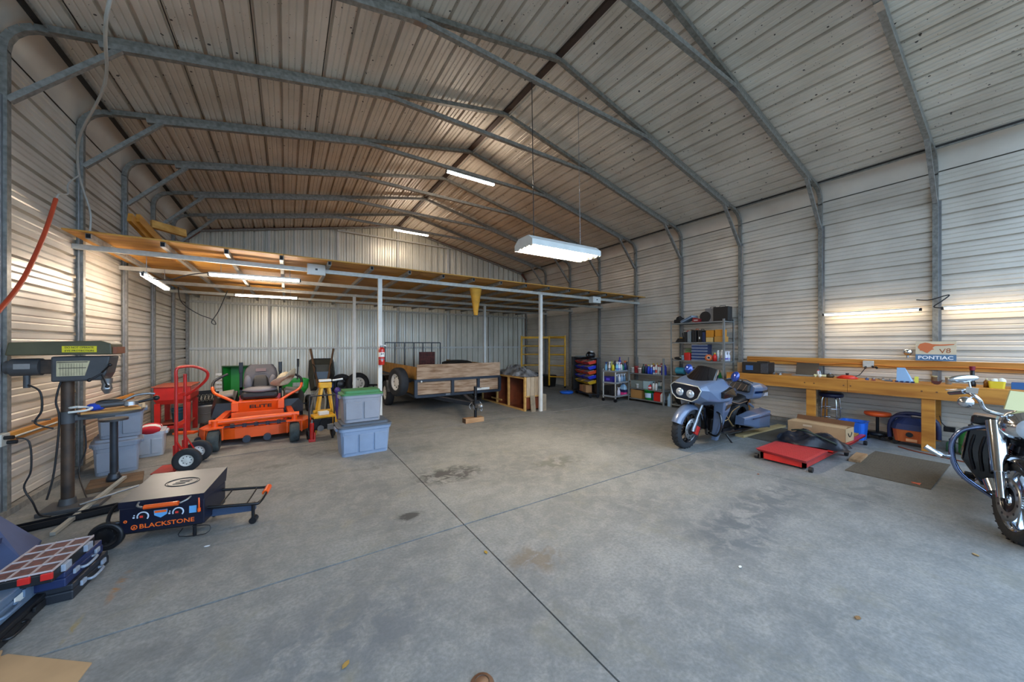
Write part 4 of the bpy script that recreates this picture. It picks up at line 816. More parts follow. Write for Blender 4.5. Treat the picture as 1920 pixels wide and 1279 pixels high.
MB().bb((-hw, 0, .4), (hw, TL, .43)).obj('bed', WOODRAW, tr)
rail((-.75, .6, .36), (-.3, -1.4, .36), .08, nm='tongue'); rail((.25, .6, .36), (-.3, -1.4, .36), .08, nm='tongue')
m = MB(); m.box((-.3, -1.5, .36), (.1, .3, .08)); m.ell((-.3, -1.65, .37), (.06, .08, .06)); m.obj('coupler', STEEL, tr)
jk = MB(); jk.cyl((-.3, -1.42, .1), (-.3, -1.42, .62), .032, n=12); jk = jk.obj('jack', BLACKM, tr); m = MB(); m.cyl((-.3, -1.42, .6), (-.3, -1.42, .76), .036, n=10); m.box((-.3, -1.46, .4), (.12, .1, .12)); m.obj('jack_head', BLACKM, jk); m = MB(); m.cyl((-.3, -1.42, .73), (-.2, -1.5, .73), .01, n=6); m.obj('jack_crank', STEEL, jk)
m = MB()
for k in range(4): m.tube([(-.3+.02*k, -1.4, .36), (-.42+.08*k, -1.48, .28-.02*k), (-.46+.1*k, -1.45, .36), (-.38+.06*k, -1.42, .42)], .008, 5, sub=3)
m.obj('safety_chain', STEEL, tr)
for sx in (-1, 1):
    wheel(tr, (sx*(hw+.22), 1.75, .34), (1, 0, 0), .34, .21, .19, RUB, WHITEP)
    m = MB(); m.lathe([(.42, -.13), (.42, .13), (.43, .13), (.43, -.13)], 12, (sx*(hw+.22), 1.75, .36), (1, 0, 0), sm=False, a0=-15, a1=195); m.v = [V(p.x, p.y, p.z) for p in m.v]
    fe = MB(); 
    for k in range(7):
        pass
    pts = [(1.25, .42), (1.32, .72), (1.5, .84), (2.0, .84), (2.18, .72), (2.25, .42)]
    fe.loft([[(sx*(hw+.08), y, z) for y, z in pts]+[(sx*(hw+.08), y*.98+.035, z-.02) for y, z in reversed(pts)], [(sx*(hw+.36), y, z) for y, z in pts]+[(sx*(hw+.36), y*.98+.035, z-.02) for y, z in reversed(pts)]], sm=False); fe.obj('fender', BLACKM, tr)
MB().bar((-hw-.2, 1.75, .34), (hw+.2, 1.75, .34), .05).obj('axle', BLACKM, tr)
wheel(tr, (-hw-.3, .38, .76), (1, .22, 0), .345, .22, .2, RUB, WHITEP)
MB().bar((-hw-.2, .38, .76), (-hw, .38, .76), .05).obj('spare_mount', BLACKM, tr)
m = MB(); gz0, gz1 = .43, 1.72; gx = .95
m.bar((-gx-.05, TL, gz1), (gx-.05, TL, gz1), .035); m.obj('ramp_bar', BLACKM, tr)
for k in range(7): MB().bar((-gx-.05+.317*k, TL, gz0), (-gx-.05+.317*k, TL, gz1), .03).obj('ramp_bar', BLACKM, tr)
m = MB(); m.cyl((-hw+.12, -.05, .78), (-hw+.12, -.062, .78), .02, n=10); m.obj('marker_light', WHITE, tr)
MB().box((-.35, -.035, .43), (.12, .004, .04)).obj('maker_plate', STEEL, tr, bev=.01)
m = MB(); m.box((.62, -.035, .5), (.4, .006, .06)); m.obj('licence_plate', WHITEP, tr)
tag(MB().bb((0, 0, 0), (.52, .03, .42)).obj('red_board', M('dark red board', '#5e261d', .7, 0, .6, 14., '#32130f'), loc=(3.55, 10.9, 1.0)), 'dark red stained board standing in the trailer bed', 'board')
t = thing('trailer_cargo', 'flat dark bundle lying along the top of the trailer load', 'bundle', (4.2, 9.6, .43)); m = MB(); m.box((0, 0, .3), (.9, 1.6, .6)); m.ell((.0, -.4, .66), (.42, .3, .09)); m.ell((.2, .3, .66), (.5, .4, .1)); m.obj('cover', BLACK, t, bev=.05)
t = thing('wooden_block', 'short thick sawn timber block under the trailer jack', 'wood block', (3.35, 6.68, 0), 2); MB().box((0, 0, .05), (.44, .16, .1)).obj('timber', WOODRAW, t, bev=.006); MB().box((-.221, 0, .05), (.002, .15, .09)).obj('end_grain', M('end grain dark', '#5f4630', .8, 0, .3, 30.), t)
# --- cabinet carcass with tarp
cbn = thing('cabinet_carcass', 'unfinished pine cabinet carcass with brown panels lying beside the trailer', 'cabinet', (5.22, 8.15, 0))
CBW = M('brown hardboard', '#7a3a1c', .55, 0, .35, 4., '#4d2412'); CPN = M('pale pine', '#c69a56', .6, 0, .3, 6., stretch=(2, .4, 2))
Lh = 1.1; cw = .26; chh = .84
for z in (.02, chh-.02):
    for x in (-cw, cw): MB().bar((x, -Lh, z), (x, Lh, z), .045, .045).obj('rail', CPN, cbn)
for y in (-Lh, -.35, .25, Lh):
    for x in (-cw, cw): MB().bar((x, y, 0), (x, y, chh), .05, .05).obj('stile', CPN, cbn)
for y in (-.35, .25, Lh-.02): MB().bb((-cw+.02, y-.008, .04), (cw-.02, y+.008, chh-.04)).obj('divider', CBW, cbn)
MB().bb((cw-.03, -Lh, .04), (cw-.01, Lh, chh-.04)).obj('back_panel', CBW, cbn); MB().bb((-cw, -Lh, .03), (cw, Lh, .045)).obj('bottom_panel', CBW, cbn)
m = MB()
for k in range(4): m.bb((-cw+.03+.125*k, -Lh-.035, .35), (-cw+.145+.125*k, -Lh-.025, chh))
m.obj('end_slats', M('pale slat', '#b5a084', .6, 0, .3, 8., stretch=(4, 1, .5)), cbn)
MB().bar((-cw, -Lh-.03, .36), (cw, -Lh-.03, .36), .04, .03).obj('end_rail', CPN, cbn); MB().bb((-cw+.02, -Lh-.01, .04), (cw-.02, -Lh+.01, .34)).obj('end_panel', CBW, cbn)
MB().bb((-cw-.02, -.02, .12), (-cw, .55, .16)).obj('mid_rail', CPN, cbn)
t = thing('grey_tarp', 'crumpled grey and black tarp heaped on the cabinet carcass', 'tarp', (5.22, 8.0, chh+.005))
m = MB(); nx, ny = 16, 34; pts = []
for j in range(ny+1):
    for i in range(nx+1):
        u, v = i/nx-.5, j/ny-.5; e = max(0, 1-(abs(u)*2)**3)*max(0, 1-(abs(v)*2)**3)
        z = e*(.06+.09*abs(math.sin(u*9+v*14+math.sin(v*21)))+.07*math.sin(u*17-v*9)**2)*(1.25 if v < .05 else .6)-(.05 if abs(u) > .46 else 0)*e
        pts.append((u*.62+.03*math.sin(v*30), v*1.9, z+.004))
m.add(pts, [(j*(nx+1)+i, j*(nx+1)+i+1, (j+1)*(nx+1)+i+1, (j+1)*(nx+1)+i) for j in range(ny) for i in range(nx)], True)
m.obj('sheet', M('silver grey tarp', '#8d9298', .45, 0, .9, 5., '#15171a', stretch=(2, 1, 1)), t)
t = thing('leaning_boards', 'weathered board leaning between cabinet and loft post', 'board', (5.12, 6.9, 0)); MB().box((0, .03, .19), (.14, .02, .4), rot=(-12, 4, 0)).obj('plank', M('grey weathered board', '#8f8069', .8, 0, .4, 8.), t)
t = thing('leaning_boards', 'second grey board leaning on the right of the loft post', 'board', (5.45, 6.9, 0)); MB().box((0, .0, .2), (.12, .02, .42), rot=(-10, 8, 0)).obj('plank', MC['grey weathered board'], t)
# --- scaffold
sc = thing('scaffold', 'yellow steel scaffold with two ladder frames near the back right corner', 'scaffold', (0, 0, 0))
A0, A1, B0, B1 = (7.72, 11.2), (8.34, 10.87), (8.5, 10.45), (8.86, 9.95)
for P, Q in ((A0, A1), (B0, B1)):
    for c in (P, Q):
        m = MB(); m.cyl((c[0], c[1], .08), (c[0], c[1], 2.0), .036, n=10); m.obj('upright', YELLOW, sc)
        m = MB(); m.cyl((c[0], c[1]-.012, .05), (c[0], c[1]+.012, .05), .05, n=10); m.obj('caster', BLACK, sc)
    for z in (.42, .85, 1.27, 1.6, 1.95): MB().cyl((P[0], P[1], z), (Q[0], Q[1], z), .025, n=8).obj('rung', YELLOW, sc)
for P, Q in ((A0, B0), (A1, B1)): MB().bar((P[0], P[1], 1.93), (Q[0], Q[1], 1.93), .03, .08).obj('top_rail', YELLOW, sc)
MB().add([(A0[0], A0[1], 1.9), (A1[0], A1[1], 1.9), (B1[0], B1[1], 1.9), (B0[0], B0[1], 1.9), (A0[0], A0[1], 1.915), (A1[0], A1[1], 1.915), (B1[0], B1[1], 1.915), (B0[0], B0[1], 1.915)], [(0, 1, 2, 3), (4, 5, 6, 7), (0, 1, 5, 4), (1, 2, 6, 5), (2, 3, 7, 6), (3, 0, 4, 7)]).obj('platform', M('orange platform', '#a3641f', .6, 0, .3, 4.), sc)
for k in range(2):
    t = thing('stacked_tire', 'black tire stacked %s behind the scaffold' % ('on the floor' if k == 0 else 'on top of another tire'), 'tire', (8.58, 11.5, .24*k)); m = MB(); m.lathe([(.2, .02), (.3, 0), (.37, .05), (.37, .19), (.3, .24), (.2, .22), (.22, .12), (.2, .02)], 24); m.obj('rubber', RUB, t); m = MB(); m.lathe([(.23, .01), (.26, .0), (.26, .0)], 24); m.obj('bead', BLACK, t)
t = thing('black_tote', 'black lidded tub on the floor beneath the scaffold platform', 'storage bin', (8.75, 10.75, 0)); m = MB(); m.loft([ring3(rrect(.34, .4, .05), 0), ring3(rrect(.4, .46, .05), .4)], sm=False); m.obj('body', BLACK, t); m = MB(); m.loft([ring3(rrect(.43, .49, .05), .4), ring3(rrect(.43, .49, .05), .42), ring3(rrect(.38, .44, .05), .46)], sm=False); m.obj('lid', BLACKM, t, bev=.004)
t = thing('blue_pan', 'round blue plastic drain pan on the floor before the bin rack', 'pan', (7.95, 8.85, 0)); m = MB(); m.lathe([(0, .01), (.2, 0), (.24, .05), (.23, .07), (.2, .09), (.12, .1), (0, .1)], 24); m.obj('body', BLUE, t); m = MB(); m.cyl((.05, 0, .1), (.05, 0, .125), .035, n=12); m.obj('cap', NAVY, t)
# ================================================================ RIGHT SIDE: RACKS, CARTS, BENCH
def cm_(h): return M('colour '+h, '#'+h, .45)
def bottle(label, loc, h, r, body, cap, group=None, kind='round', band=None, rz=0, name='bottle', cat='bottle'):
    t = thing(name, label, cat, loc, rz, group)
    m = MB()
    if kind == 'round': m.lathe([(0, 0), (r, 0), (r, h*.62), (r*.75, h*.74), (r*.38, h*.82), (r*.38, h*.86), (0, h*.86)], 12); m.obj('body', cm_(body), t); m = MB(); m.cyl((0, 0, h*.85), (0, 0, h), r*.42, n=10); m.obj('cap', cm_(cap), t)
    elif kind == 'can': m.lathe([(0, 0), (r, 0), (r, h*.8), (r*.7, h*.87), (0, h*.87)], 12); m.obj('body', cm_(body), t); m = MB(); m.cyl((0, 0, h*.86), (0, 0, h), r*.72, n=10); m.obj('cap', cm_(cap), t)
    elif kind == 'spray':
        m.lathe([(0, 0), (r, 0), (r*1.02, h*.5), (r*.45, h*.68), (r*.4, h*.76), (0, h*.76)], 12); m.obj('body', cm_(body), t)
        m = MB(); m.box((0, 0, h*.88), (r*1.1, r*.6, h*.1)); m.box((-r*.8, 0, h*.9), (r*1.1, r*.35, h*.06)); m.cyl((0, 0, h*.74), (0, 0, h*.85), r*.45, n=8); m.bar((-r*.7, 0, h*.86), (-r*.45, 0, h*.7), r*.2); m.obj('trigger', cm_(cap), t)
    elif kind == 'jug':
        m.loft([ring3(rrect(r*1.9, r*1.2, r*.25), 0), ring3(rrect(r*1.9, r*1.2, r*.25), h*.66), ring3(rrect(r*1.1, r*.9, r*.25), h*.82), ring3(rrect(r*.6, r*.6, r*.2), h*.88)], sm=False); m.obj('body', cm_(body), t, bev=.004)
        m = MB(); m.cyl((0, 0, h*.87), (0, 0, h), r*.36, n=10); m.obj('cap', cm_(cap), t); m = MB(); m.tube([(r*.6, 0, h*.7), (r*.95, 0, h*.72), (r*.95, 0, h*.5), (r*.85, 0, h*.42)], r*.13, 6, sub=3); m.obj('grip', cm_(body), t)
    elif kind == 'tub':
        m.lathe([(0, 0), (r*.88, 0), (r, h*.86), (r*1.06, h*.86), (r*1.06, h*.9), (0, h*.9)], 14); m.obj('body', cm_(body), t); m = MB(); m.lathe([(r*1.08, h*.86), (r*1.08, h), (0, h)], 14); m.obj('lid', cm_(cap), t)
    if band:
        m = MB(); rr = r*1.012
        if kind in ('jug',): m.box((0, 0, h*.35), (r*1.93, r*1.23, h*.3))
        else: m.lathe([(rr, h*.18), (rr, h*.48)], 12)
        m.obj('label_band', cm_(band), t)
    return t
def carton(label, loc, s, mat, rz=0, name='carton', cat='box', tape=True, group=None):
    t = thing(name, label, cat, loc, rz, group); MB().box((0, 0, s[2]/2), s).obj('body', mat, t, bev=.003)
    if tape:
        m = MB(); m.box((0, 0, s[2]+.0008), (s[0]*.98, .03, .0016)); m.obj('tape', M('parcel tape', '#c4a878', .4), t)
    return t
def hardcase(label, loc, s, mat, rz=0, trim=None):
    t = thing('tool_case', label, 'tool case', loc, rz); w, d, h = s
    MB().box((0, -d*.26, h/2), (w, d*.48, h)).obj('front_half', mat, t, bev=.008); MB().box((0, d*.26, h/2), (w, d*.48, h)).obj('rear_half', mat, t, bev=.008)
    m = MB(); m.tube([(-w*.2, 0, h), (-w*.18, 0, h+.03), (w*.18, 0, h+.03), (w*.2, 0, h)], .008, 6); m.obj('handle', trim or BLACK, t)
    return t
# --- low grey shelf unit
def rack(name, label, x0, x1, y0, y1, levels, top, thick=.03):
    t = thing(name, label, 'shelf', ((x0+x1)/2, (y0+y1)/2, 0)); dx, dy = (x1-x0)/2, (y1-y0)/2
    SH = M('grey shelf steel', '#8b8e8c', .45, .3, .2, 8.)
    for sx in (-1, 1):
        for sy in (-1, 1):
            m = MB(); m.box((sx*dx, sy*(dy-.018), top/2), (.004, .036, top)); m.box((sx*(dx-.018), sy*dy, top/2), (.036, .004, top)); m.obj('upright', SH, t)
    for z in levels:
        m = MB(); m.bb((-dx+.003, -dy+.003, z-.004), (dx-.003, dy-.003, z)); m.bb((-dx+.003, -dy+.003, z-thick), (-dx+.008, dy-.003, z)); m.bb((dx-.008, -dy+.003, z-thick), (dx-.003, dy-.003, z)); m.bb((-dx+.003, -dy+.003, z-thick), (dx-.003, -dy+.008, z)); m.bb((-dx+.003, dy-.008, z-thick), (dx-.003, dy-.003, z)); m.obj('shelf_board', SH, t)
    return t
AX0, AX1, AY0, AY1 = 8.5, 8.93, 5.6, 6.76
rack('shelf_unit', 'low grey steel shelf unit full of bottles, left of the tall rack', AX0, AX1, AY0, AY1, (.1, .4, .83), 1.28)
BX0, BX1, BY0, BY1 = 8.5, 8.97, 4.06, 5.4
rack('shelf_unit', 'tall grey steel rack holding cases and boxes behind the motorcycle', BX0, BX1, BY0, BY1, (.1, .45, .85, 1.26, 1.72, 2.215), 2.26)
GA = 'bottles and cans on the top of the low shelf'
pl = 'on top of the low shelf'
top = [(6.66, 'tub', .16, .055, 'd8d4cc', 'd8d4cc', None, 'small white tub at the left end '+pl), (6.54, 'tub', .2, .06, 'b03a3c', '8a2a2c', None, 'dull red tub second from the left '+pl), (6.42, 'tub', .15, .06, 'd0b8b2', 'dcd6cf', None, 'pinkish white tub next to the red tub '+pl),
       (6.3, 'round', .27, .04, '1f3a36', '23272a', None, 'dark green bottle with black cap '+pl), (6.22, 'can', .26, .034, '27305a', '8a2a22', None, 'navy can with brown cap '+pl), (6.13, 'round', .26, .045, '2340b8', 'c9b52c', None, 'bright blue bottle with yellow cap '+pl), (6.04, 'spray', .27, .04, '2a4ec2', 'e6e6ea', None, 'blue spray bottle with white trigger '+pl),
       (5.96, 'can', .24, .033, 'dfe0e0', 'b0352c', '3a5aa0', 'white can with red cap and blue band '+pl), (5.89, 'can', .27, .033, 'd5d7da', 'e0d6d0', 'b8433a', 'white can with pale cap and red band '+pl), (5.82, 'can', .25, .033, 'c9cccc', 'a02f28', None, 'silver can with dark red cap '+pl), (5.75, 'can', .24, .033, 'e2e2de', 'c0562c', '6b5a4a', 'white can with orange cap '+pl), (5.66, 'jug', .32, .07, '25308a', '1c2040', None, 'large dark blue jug at the right end '+pl)]
for y, kd, h, r, b, c, bd, lb in top: bottle(lb, (8.6, y, .83), h, r, b, c, GA, kd, bd, rz=90)
for k, (y, kd, h, r, b, c, lb) in enumerate(((6.33, 'can', .22, .035, '8a2f2c', '202020', 'dark red can in the back row above the white tubs of the low unit'), (6.1, 'can', .29, .034, '2b2b30', 'd8b030', 'black can with yellow cap in the back row of the low unit'), (5.85, 'can', .3, .034, 'b8b8b8', '902820', 'grey can with maroon cap in the back row of the low unit'), (5.98, 'round', .3, .04, '7a2a2a', 'c8a030', 'maroon bottle in the back row of the low unit'))): bottle(lb, (8.78, y, .83), h, r, b, c, 'back row bottles on the low shelf', kd, rz=90)
pm = 'on the low unit middle shelf'
carton('long grey carton with a pale green lid '+pm, (8.66, 6.48, .4), (.26, .4, .21), cm_('77807c'), name='carton'); carton('pale blue carton '+pm, (8.66, 6.16, .4), (.26, .2, .22), cm_('9db6bb'))
bottle('small white cup standing in front of the grey carton '+pm, (8.53, 6.45, .4), .12, .04, 'd8d8d4', 'd8d8d4', kind='tub', name='cup', cat='cup')
bottle('red squat bottle '+pm, (8.57, 6.07, .4), .15, .05, 'd11f1f', 'b01818', kind='round', band='e6d2d2')
for k, y in enumerate((5.95, 5.87)): bottle(('left' if k == 0 else 'right')+' one of two white bottles with black caps '+pm, (8.57, y, .4), .22, .042, 'd4d4d0', '1b1b1d', 'white bottles with black caps', 'round')
for k, (y, c, w) in enumerate(((5.79, '8fa3a6', 'bluish grey'), (5.73, 'b8b8b2', 'pale grey'), (5.67, '5f6e72', 'slate grey'))): bottle(w+' slim spray can '+pm, (8.58, y, .4), .26, .028, c, '22282a', 'slim cans on the middle shelf', 'can', '2e4a52')
pb = 'on the low unit bottom shelf'
carton('brown fruit-box carton with a dark picture '+pb, (8.66, 6.5, .1), (.26, .36, .24), cm_('a87c45'), tape=False); t = thing('dark_bag', 'dark purple bag stuffed in the fruit-box carton '+pb, 'bag', (8.66, 6.5, .34)); m = MB(); m.ell((0, 0, .02), (.1, .14, .035)); m.obj('bundle', cm_('2c2350'), t)
t = thing('bucket', 'bright green bucket with a blue and white picture '+pb, 'bucket', (8.63, 6.13, .1)); m = MB(); m.lathe([(0, 0), (.115, 0), (.135, .26), (.142, .26), (.142, .28), (.125, .28), (.11, .02), (0, .02)], 20); m.obj('shell', cm_('17a53c'), t); m = MB(); m.lathe([(.1235, .06), (.1305, .19)], 12, a0=150, a1=235); m.obj('picture', cm_('b9cfe6'), t)
bottle('small teal jar beside the green bucket '+pb, (8.6, 5.97, .1), .2, .05, '2a86a0', '1f6f8a', kind='tub', name='jar', cat='jar')
t = thing('fuel_can', 'red plastic fuel can '+pb, 'fuel can', (8.63, 5.83, .1), 90)
m = MB(); m.loft([ring3(rrect(.22, .2, .03), 0), ring3(rrect(.22, .2, .03), .2), ring3(rrect(.16, .14, .03), .25)], sm=False); m.obj('body', RED, t, bev=.006); m = MB(); m.tube([(-.08, 0, .24), (-.06, 0, .29), (.04, 0, .29), (.06, 0, .24)], .013, 6); m.obj('handle', RED, t); m = MB(); m.cyl((.08, 0, .24), (.08, 0, .29), .022, n=10); m.obj('cap', cm_('b01818'), t)
bottle('tall white jug at the right end '+pb, (8.56, 5.67, .1), .27, .055, 'dadbdc', 'c33a30', kind='jug', rz=90)
for k, y in enumerate((5.49,)): bottle('stack of pale blue bottles between the low unit and the tall rack', (8.6, 5.49, 0), .34, .05, '9ec3e0', '8fb0d0', kind='jug', rz=90)
# --- tall rack contents
ps = 'on the tall rack top'
hardcase('black hard case with silver edge standing at the right end '+ps, (8.72, 4.2, 2.215), (.34, .2, .34), BLACK, 90); hardcase('narrow black and silver case left of the larger case '+ps, (8.72, 4.42, 2.215), (.34, .1, .33), M('silver case', '#7e8084', .35, .5), 90)
t = thing('cooling_fan', 'black slatted fan housing '+ps, 'fan', (8.7, 4.58, 2.215)); m = MB(); m.cyl((-.05, 0, .13), (.05, 0, .13), .13, n=18); m.obj('ring', BLACK, t); m = MB(); m.box((0, 0, .01), (.12, .18, .02)); m.obj('foot', BLACK, t)
t = thing('red_box', 'small dark red box lying '+ps, 'box', (8.66, 4.76, 2.215)); MB().box((0, 0, .05), (.2, .18, .1), rot=(14, 0, 0)).obj('body', cm_('8a1f24'), t, bev=.005); MB().box((-.101, 0, .05), (.002, .1, .03)).obj('label_band', cm_('c9b8b0'), t)
t = thing('grey_case', 'grey blue flat case leaning on its side '+ps, 'case', (8.68, 5.0, 2.215)); MB().box((0, 0, .09), (.3, .34, .06), rot=(-24, 0, 0)).obj('shell', cm_('8c9aa8'), t, bev=.02); MB().box((-.152, 0, .09), (.004, .32, .012), rot=(-24, 0, 0)).obj('seam', NAVY, t)
t = thing('black_bag', 'black tool bag with lumpy top at the left end '+ps, 'bag', (8.7, 5.24, 2.215)); m = MB(); m.box((0, 0, .05), (.26, .24, .1)); m.ell((0, 0, .1), (.12, .1, .06)); m.ell((0, .07, .1), (.06, .05, .08)); m.obj('bag', BLACK, t, bev=.03); m = MB(); m.tube([(-.05, -.08, .1), (-.05, -.04, .17), (-.05, .03, .17), (-.05, .08, .1)], .01, 6, sub=3); m.obj('strap', BLACKM, t)
p2 = 'on the tall rack second shelf'
t = thing('impact_driver', 'black power tool with yellow detail at the left end '+p2, 'power tool', (8.68, 5.2, 1.72), 90); m = MB(); m.box((0, 0, .05), (.26, .16, .1), top=(.6, .7)); m.cyl((-.05, 0, .1), (-.02, 0, .24), .014, n=8); m.obj('body', BLACK, t, bev=.02); m = MB(); m.box((.03, -.07, .1), (.1, .03, .03), rot=(0, -20, 0)); m.obj('trim', YELLOW, t)
for k, (y, w, h, mt, lb) in enumerate(((5.03, .07, .26, BLACK, 'narrow black case with a red cap, leftmost upright '), (4.93, .09, .28, M('grey case', '#7f8688', .4, .3), 'grey ribbed case standing '), (4.8, .11, .3, BLACK, 'black case with orange handle standing '), (4.66, .1, .29, BLACKM, 'black case with white tag standing '), (4.56, .07, .24, NAVY, 'dark navy case, rightmost upright '))):
    hc = hardcase(lb+p2, (8.7, y, 1.72), (.3, w, h), mt, 0, ORANGE if k == 2 else (RED if k == 0 else BLACK))
    if k == 3: MB().box((-.152, 0, .1), (.004, .03, .05)).obj('tag', WHITE, hc)
carton('tan carton, bottom left of the pile '+p2, (8.66, 4.42, 1.72), (.24, .16, .11), cm_('c9a86a')); carton('spotted tan carton, bottom right of the pile '+p2, (8.66, 4.2, 1.72), (.24, .2, .13), cm_('c08a3e')); carton('orange brown carton, upper left of the pile '+p2, (8.66, 4.41, 1.833), (.24, .18, .17), cm_('c47f1e')); carton('orange carton, upper right of the pile '+p2, (8.66, 4.21, 1.853), (.22, .16, .16), cm_('d08a28'))
p3 = 'on the tall rack third shelf'
t = thing('parts_organizer', 'dark blue drawer organizer with small clear drawers '+p3, 'organizer', (8.68, 4.68, 1.26)); MB().box((0, 0, .2), (.2, .4, .4)).obj('case', NAVY, t, bev=.004)
d0 = MB().box((0, 0, 0), (.012, .18, .05)).obj('drawer', M('smoky drawer', '#27406b', .3), t, loc=(-.105, -.095, .05))
for r_ in range(5):
    for c in range(2):
        if r_ or c: copy_child(d0, t, (-.105, -.095+.19*c, .05+.075*r_))
m = MB()
for r_ in range(6): m.box((-.106, 0, .012+.075*r_), (.014, .4, .012))
m.obj('divider_strip', cm_('c2cad2'), t)
t = thing('red_tub', 'bright red square container '+p3, 'container', (8.6, 4.98, 1.26)); m = MB(); m.loft([ring3(rrect(.12, .15, .02), 0), ring3(rrect(.13, .16, .02), .17), ring3(rrect(.11, .14, .02), .19)], sm=False); m.obj('body', RED, t); MB().box((0, 0, .195), (.05, .06, .012)).obj('lid', cm_('a81818'), t)
t = thing('green_box', 'olive green box behind the red container '+p3, 'box', (8.78, 5.0, 1.26)); MB().box((0, 0, .15), (.2, .2, .3)).obj('body', cm_('5d6a4c'), t, bev=.005); MB().box((-.101, 0, .2), (.002, .18, .04)).obj('stripe', cm_('5f9a50'), t)
t = thing('hand_tool', 'black tool with pale grip lying at the left end '+p3, 'tool', (8.6, 5.24, 1.26)); m = MB(); m.ell((0, 0, .04), (.06, .12, .035)); m.obj('body', BLACK, t); m = MB(); m.cyl((-.02, -.05, .05), (-.03, -.14, .06), .022, n=8); m.obj('grip', cm_('b8ad8a'), t)
bottle('pale blue tin left of the red container '+p3, (8.58, 5.1, 1.26), .12, .045, '9fc4d2', '8ab0c0', kind='tub', name='tin', cat='tin')
t = thing('orange_tape_roll', 'orange and white roll standing '+p3, 'tape roll', (8.56, 4.44, 1.26)); m = MB(); m.lathe([(.04, -.03), (.08, -.03), (.08, .03), (.04, .03), (.04, -.03)], 18, (0, 0, .08), (1, .3, 0)); m.obj('roll', cm_('d06a3a'), t); m = MB(); m.lathe([(.028, -.028), (.042, -.028), (.042, .028), (.028, .028), (.028, -.028)], 18, (0, 0, .08), (1, .3, 0)); m.obj('core', cm_('d8c8b0'), t)
bottle('red bottle with yellow spout '+p3, (8.56, 4.3, 1.26), .2, .045, 'c8271f', 'd9b82a', kind='round'); bottle('white caulk tube behind the red bottle '+p3, (8.7, 4.3, 1.26), .26, .026, 'dcdcd4', 'dcdcd4', kind='can'); bottle('white caulk tube nearest the red bottle '+p3, (8.72, 4.22, 1.26), .27, .026, 'e2e0d8', 'cfcabc', kind='can')
for k, (y, x, bd, w) in enumerate(((4.13, 8.6, '6f7fc0', 'left'), (4.13, 8.72, '5a3aa0', 'middle'), (4.13, 8.84, '8a90c8', 'right'))): bottle('white spray bottle with purple label, %s of three, %s' % (w, p3), (x, y, 1.26), .26, .042, 'dadae4', 'e8e8ee', 'purple-label bottles', 'spray', bd, rz=90)
p4 = 'on the tall rack fourth shelf'
t = thing('teal_machine', 'teal drum-shaped compressor part '+p4, 'machine', (8.66, 5.2, .85)); m = MB(); m.cyl((0, -.1, .12), (0, .12, .12), .09, n=16); m.obj('drum', cm_('2f7f92'), t); m = MB(); m.box((0, 0, .02), (.14, .2, .04)); m.cyl((.02, .02, .2), (.02, .02, .3), .03, n=8); m.obj('mount', BLACK, t)
t = thing('green_case', 'bright green flat case with white spot, seen over the motorcycle windshield, '+p4, 'case', (8.66, 4.42, .85)); t['label'] = 'bright green flat case with white spot '+p4; MB().box((0, 0, .09), (.3, .36, .18), top=(.8, .75)).obj('shell', cm_('2a9a3c'), t, bev=.02); MB().box((-.05, .02, .182), (.1, .12, .006)).obj('label_plate', WHITE, t)
t = thing('black_machine', 'black motor lying beside the green case '+p4, 'machine', (8.66, 4.85, .85)); m = MB(); m.cyl((0, -.14, .12), (0, .14, .12), .11, n=16); m.obj('motor', BLACK, t); m = MB(); m.box((0, 0, .012), (.16, .2, .024)); m.obj('foot', BLACKM, t)
t = thing('red_hose_reel', 'red and black hose reel on the lowest shelf of the tall rack', 'reel', (8.62, 5.16, .1)); m = MB(); m.lathe([(.06, -.06), (.13, -.06), (.13, .06), (.06, .06), (.06, -.06)], 18, (0, 0, .14), (1, 0, 0)); m.obj('hose', cm_('8f221c'), t); m = MB(); m.lathe([(.03, -.07), (.15, -.07), (.15, -.062), (.03, -.062), (.03, -.07)], 18, (0, 0, .15), (1, 0, 0)); m.obj('flange', BLACK, t)
# --- black bin rack on casters
br = thing('bin_rack', 'black wheeled rack of tilted red, blue and yellow parts bins', 'rack', (8.17, 8.15, 0), -22)
# local: front faces -X, length along Y
m = MB(); m.bb((.1, -.6, .12), (.18, .6, 1.22)); m.obj('back_case', BLACK, br, bev=.01); m = MB(); m.bb((-.2, .6, .1), (.2, .8, 1.24)); sp = m.obj('side_panel', BLACK, br, bev=.01); m = MB(); m.bb((-.204, .66, .55), (-.196, .72, .95)); m.obj('slot_window', cm_('4c5048'), sp)
m = MB(); m.bb((-.18, -.62, .1), (.2, .62, .14)); m.obj('base_tray', BLACK, br)
rowz = [1.08, .92, .77, .62, .46]; rowc = ['c83a22', '2038c8', 'd04a18', '1f34c4', 'c9a21a']
for z, c in zip(rowz, rowc):
    n = 2
    for i in range(n):
        y = -.56+1.12*(i+.5)/n; wd = 1.04/n/2*.94
        m = MB(); m.add([(.12, y-wd, z), (.12, y+wd, z), (-.1, y+wd, z-.05), (-.1, y-wd, z-.05), (.12, y-wd*1.05, z+.1), (.12, y+wd*1.05, z+.1), (-.18, y+wd*1.05, z+.035), (-.18, y-wd*1.05, z+.035)], [(0, 1, 2, 3), (0, 4, 5, 1), (3, 2, 6, 7), (0, 3, 7, 4), (1, 5, 6, 2)]); b_ = m.obj('parts_bin', cm_(c), br)
        m = MB(); m.box((-.03, y, z+.035), (.2, wd*1.6, .06), rot=(0, -16, 0)); m.obj('bin_contents', M('bin filling', '#6b5a52', .7, 0, .9, 40., '#c7b8b0'), b_)
for y in (-.55, .55):
    m = MB(); m.cyl((-.1, y-.02, .05), (-.1, y+.02, .05), .05, n=12); m.cyl((.14, y-.02, .05), (.14, y+.02, .05), .05, n=12); m.obj('caster', BLACKM, br)
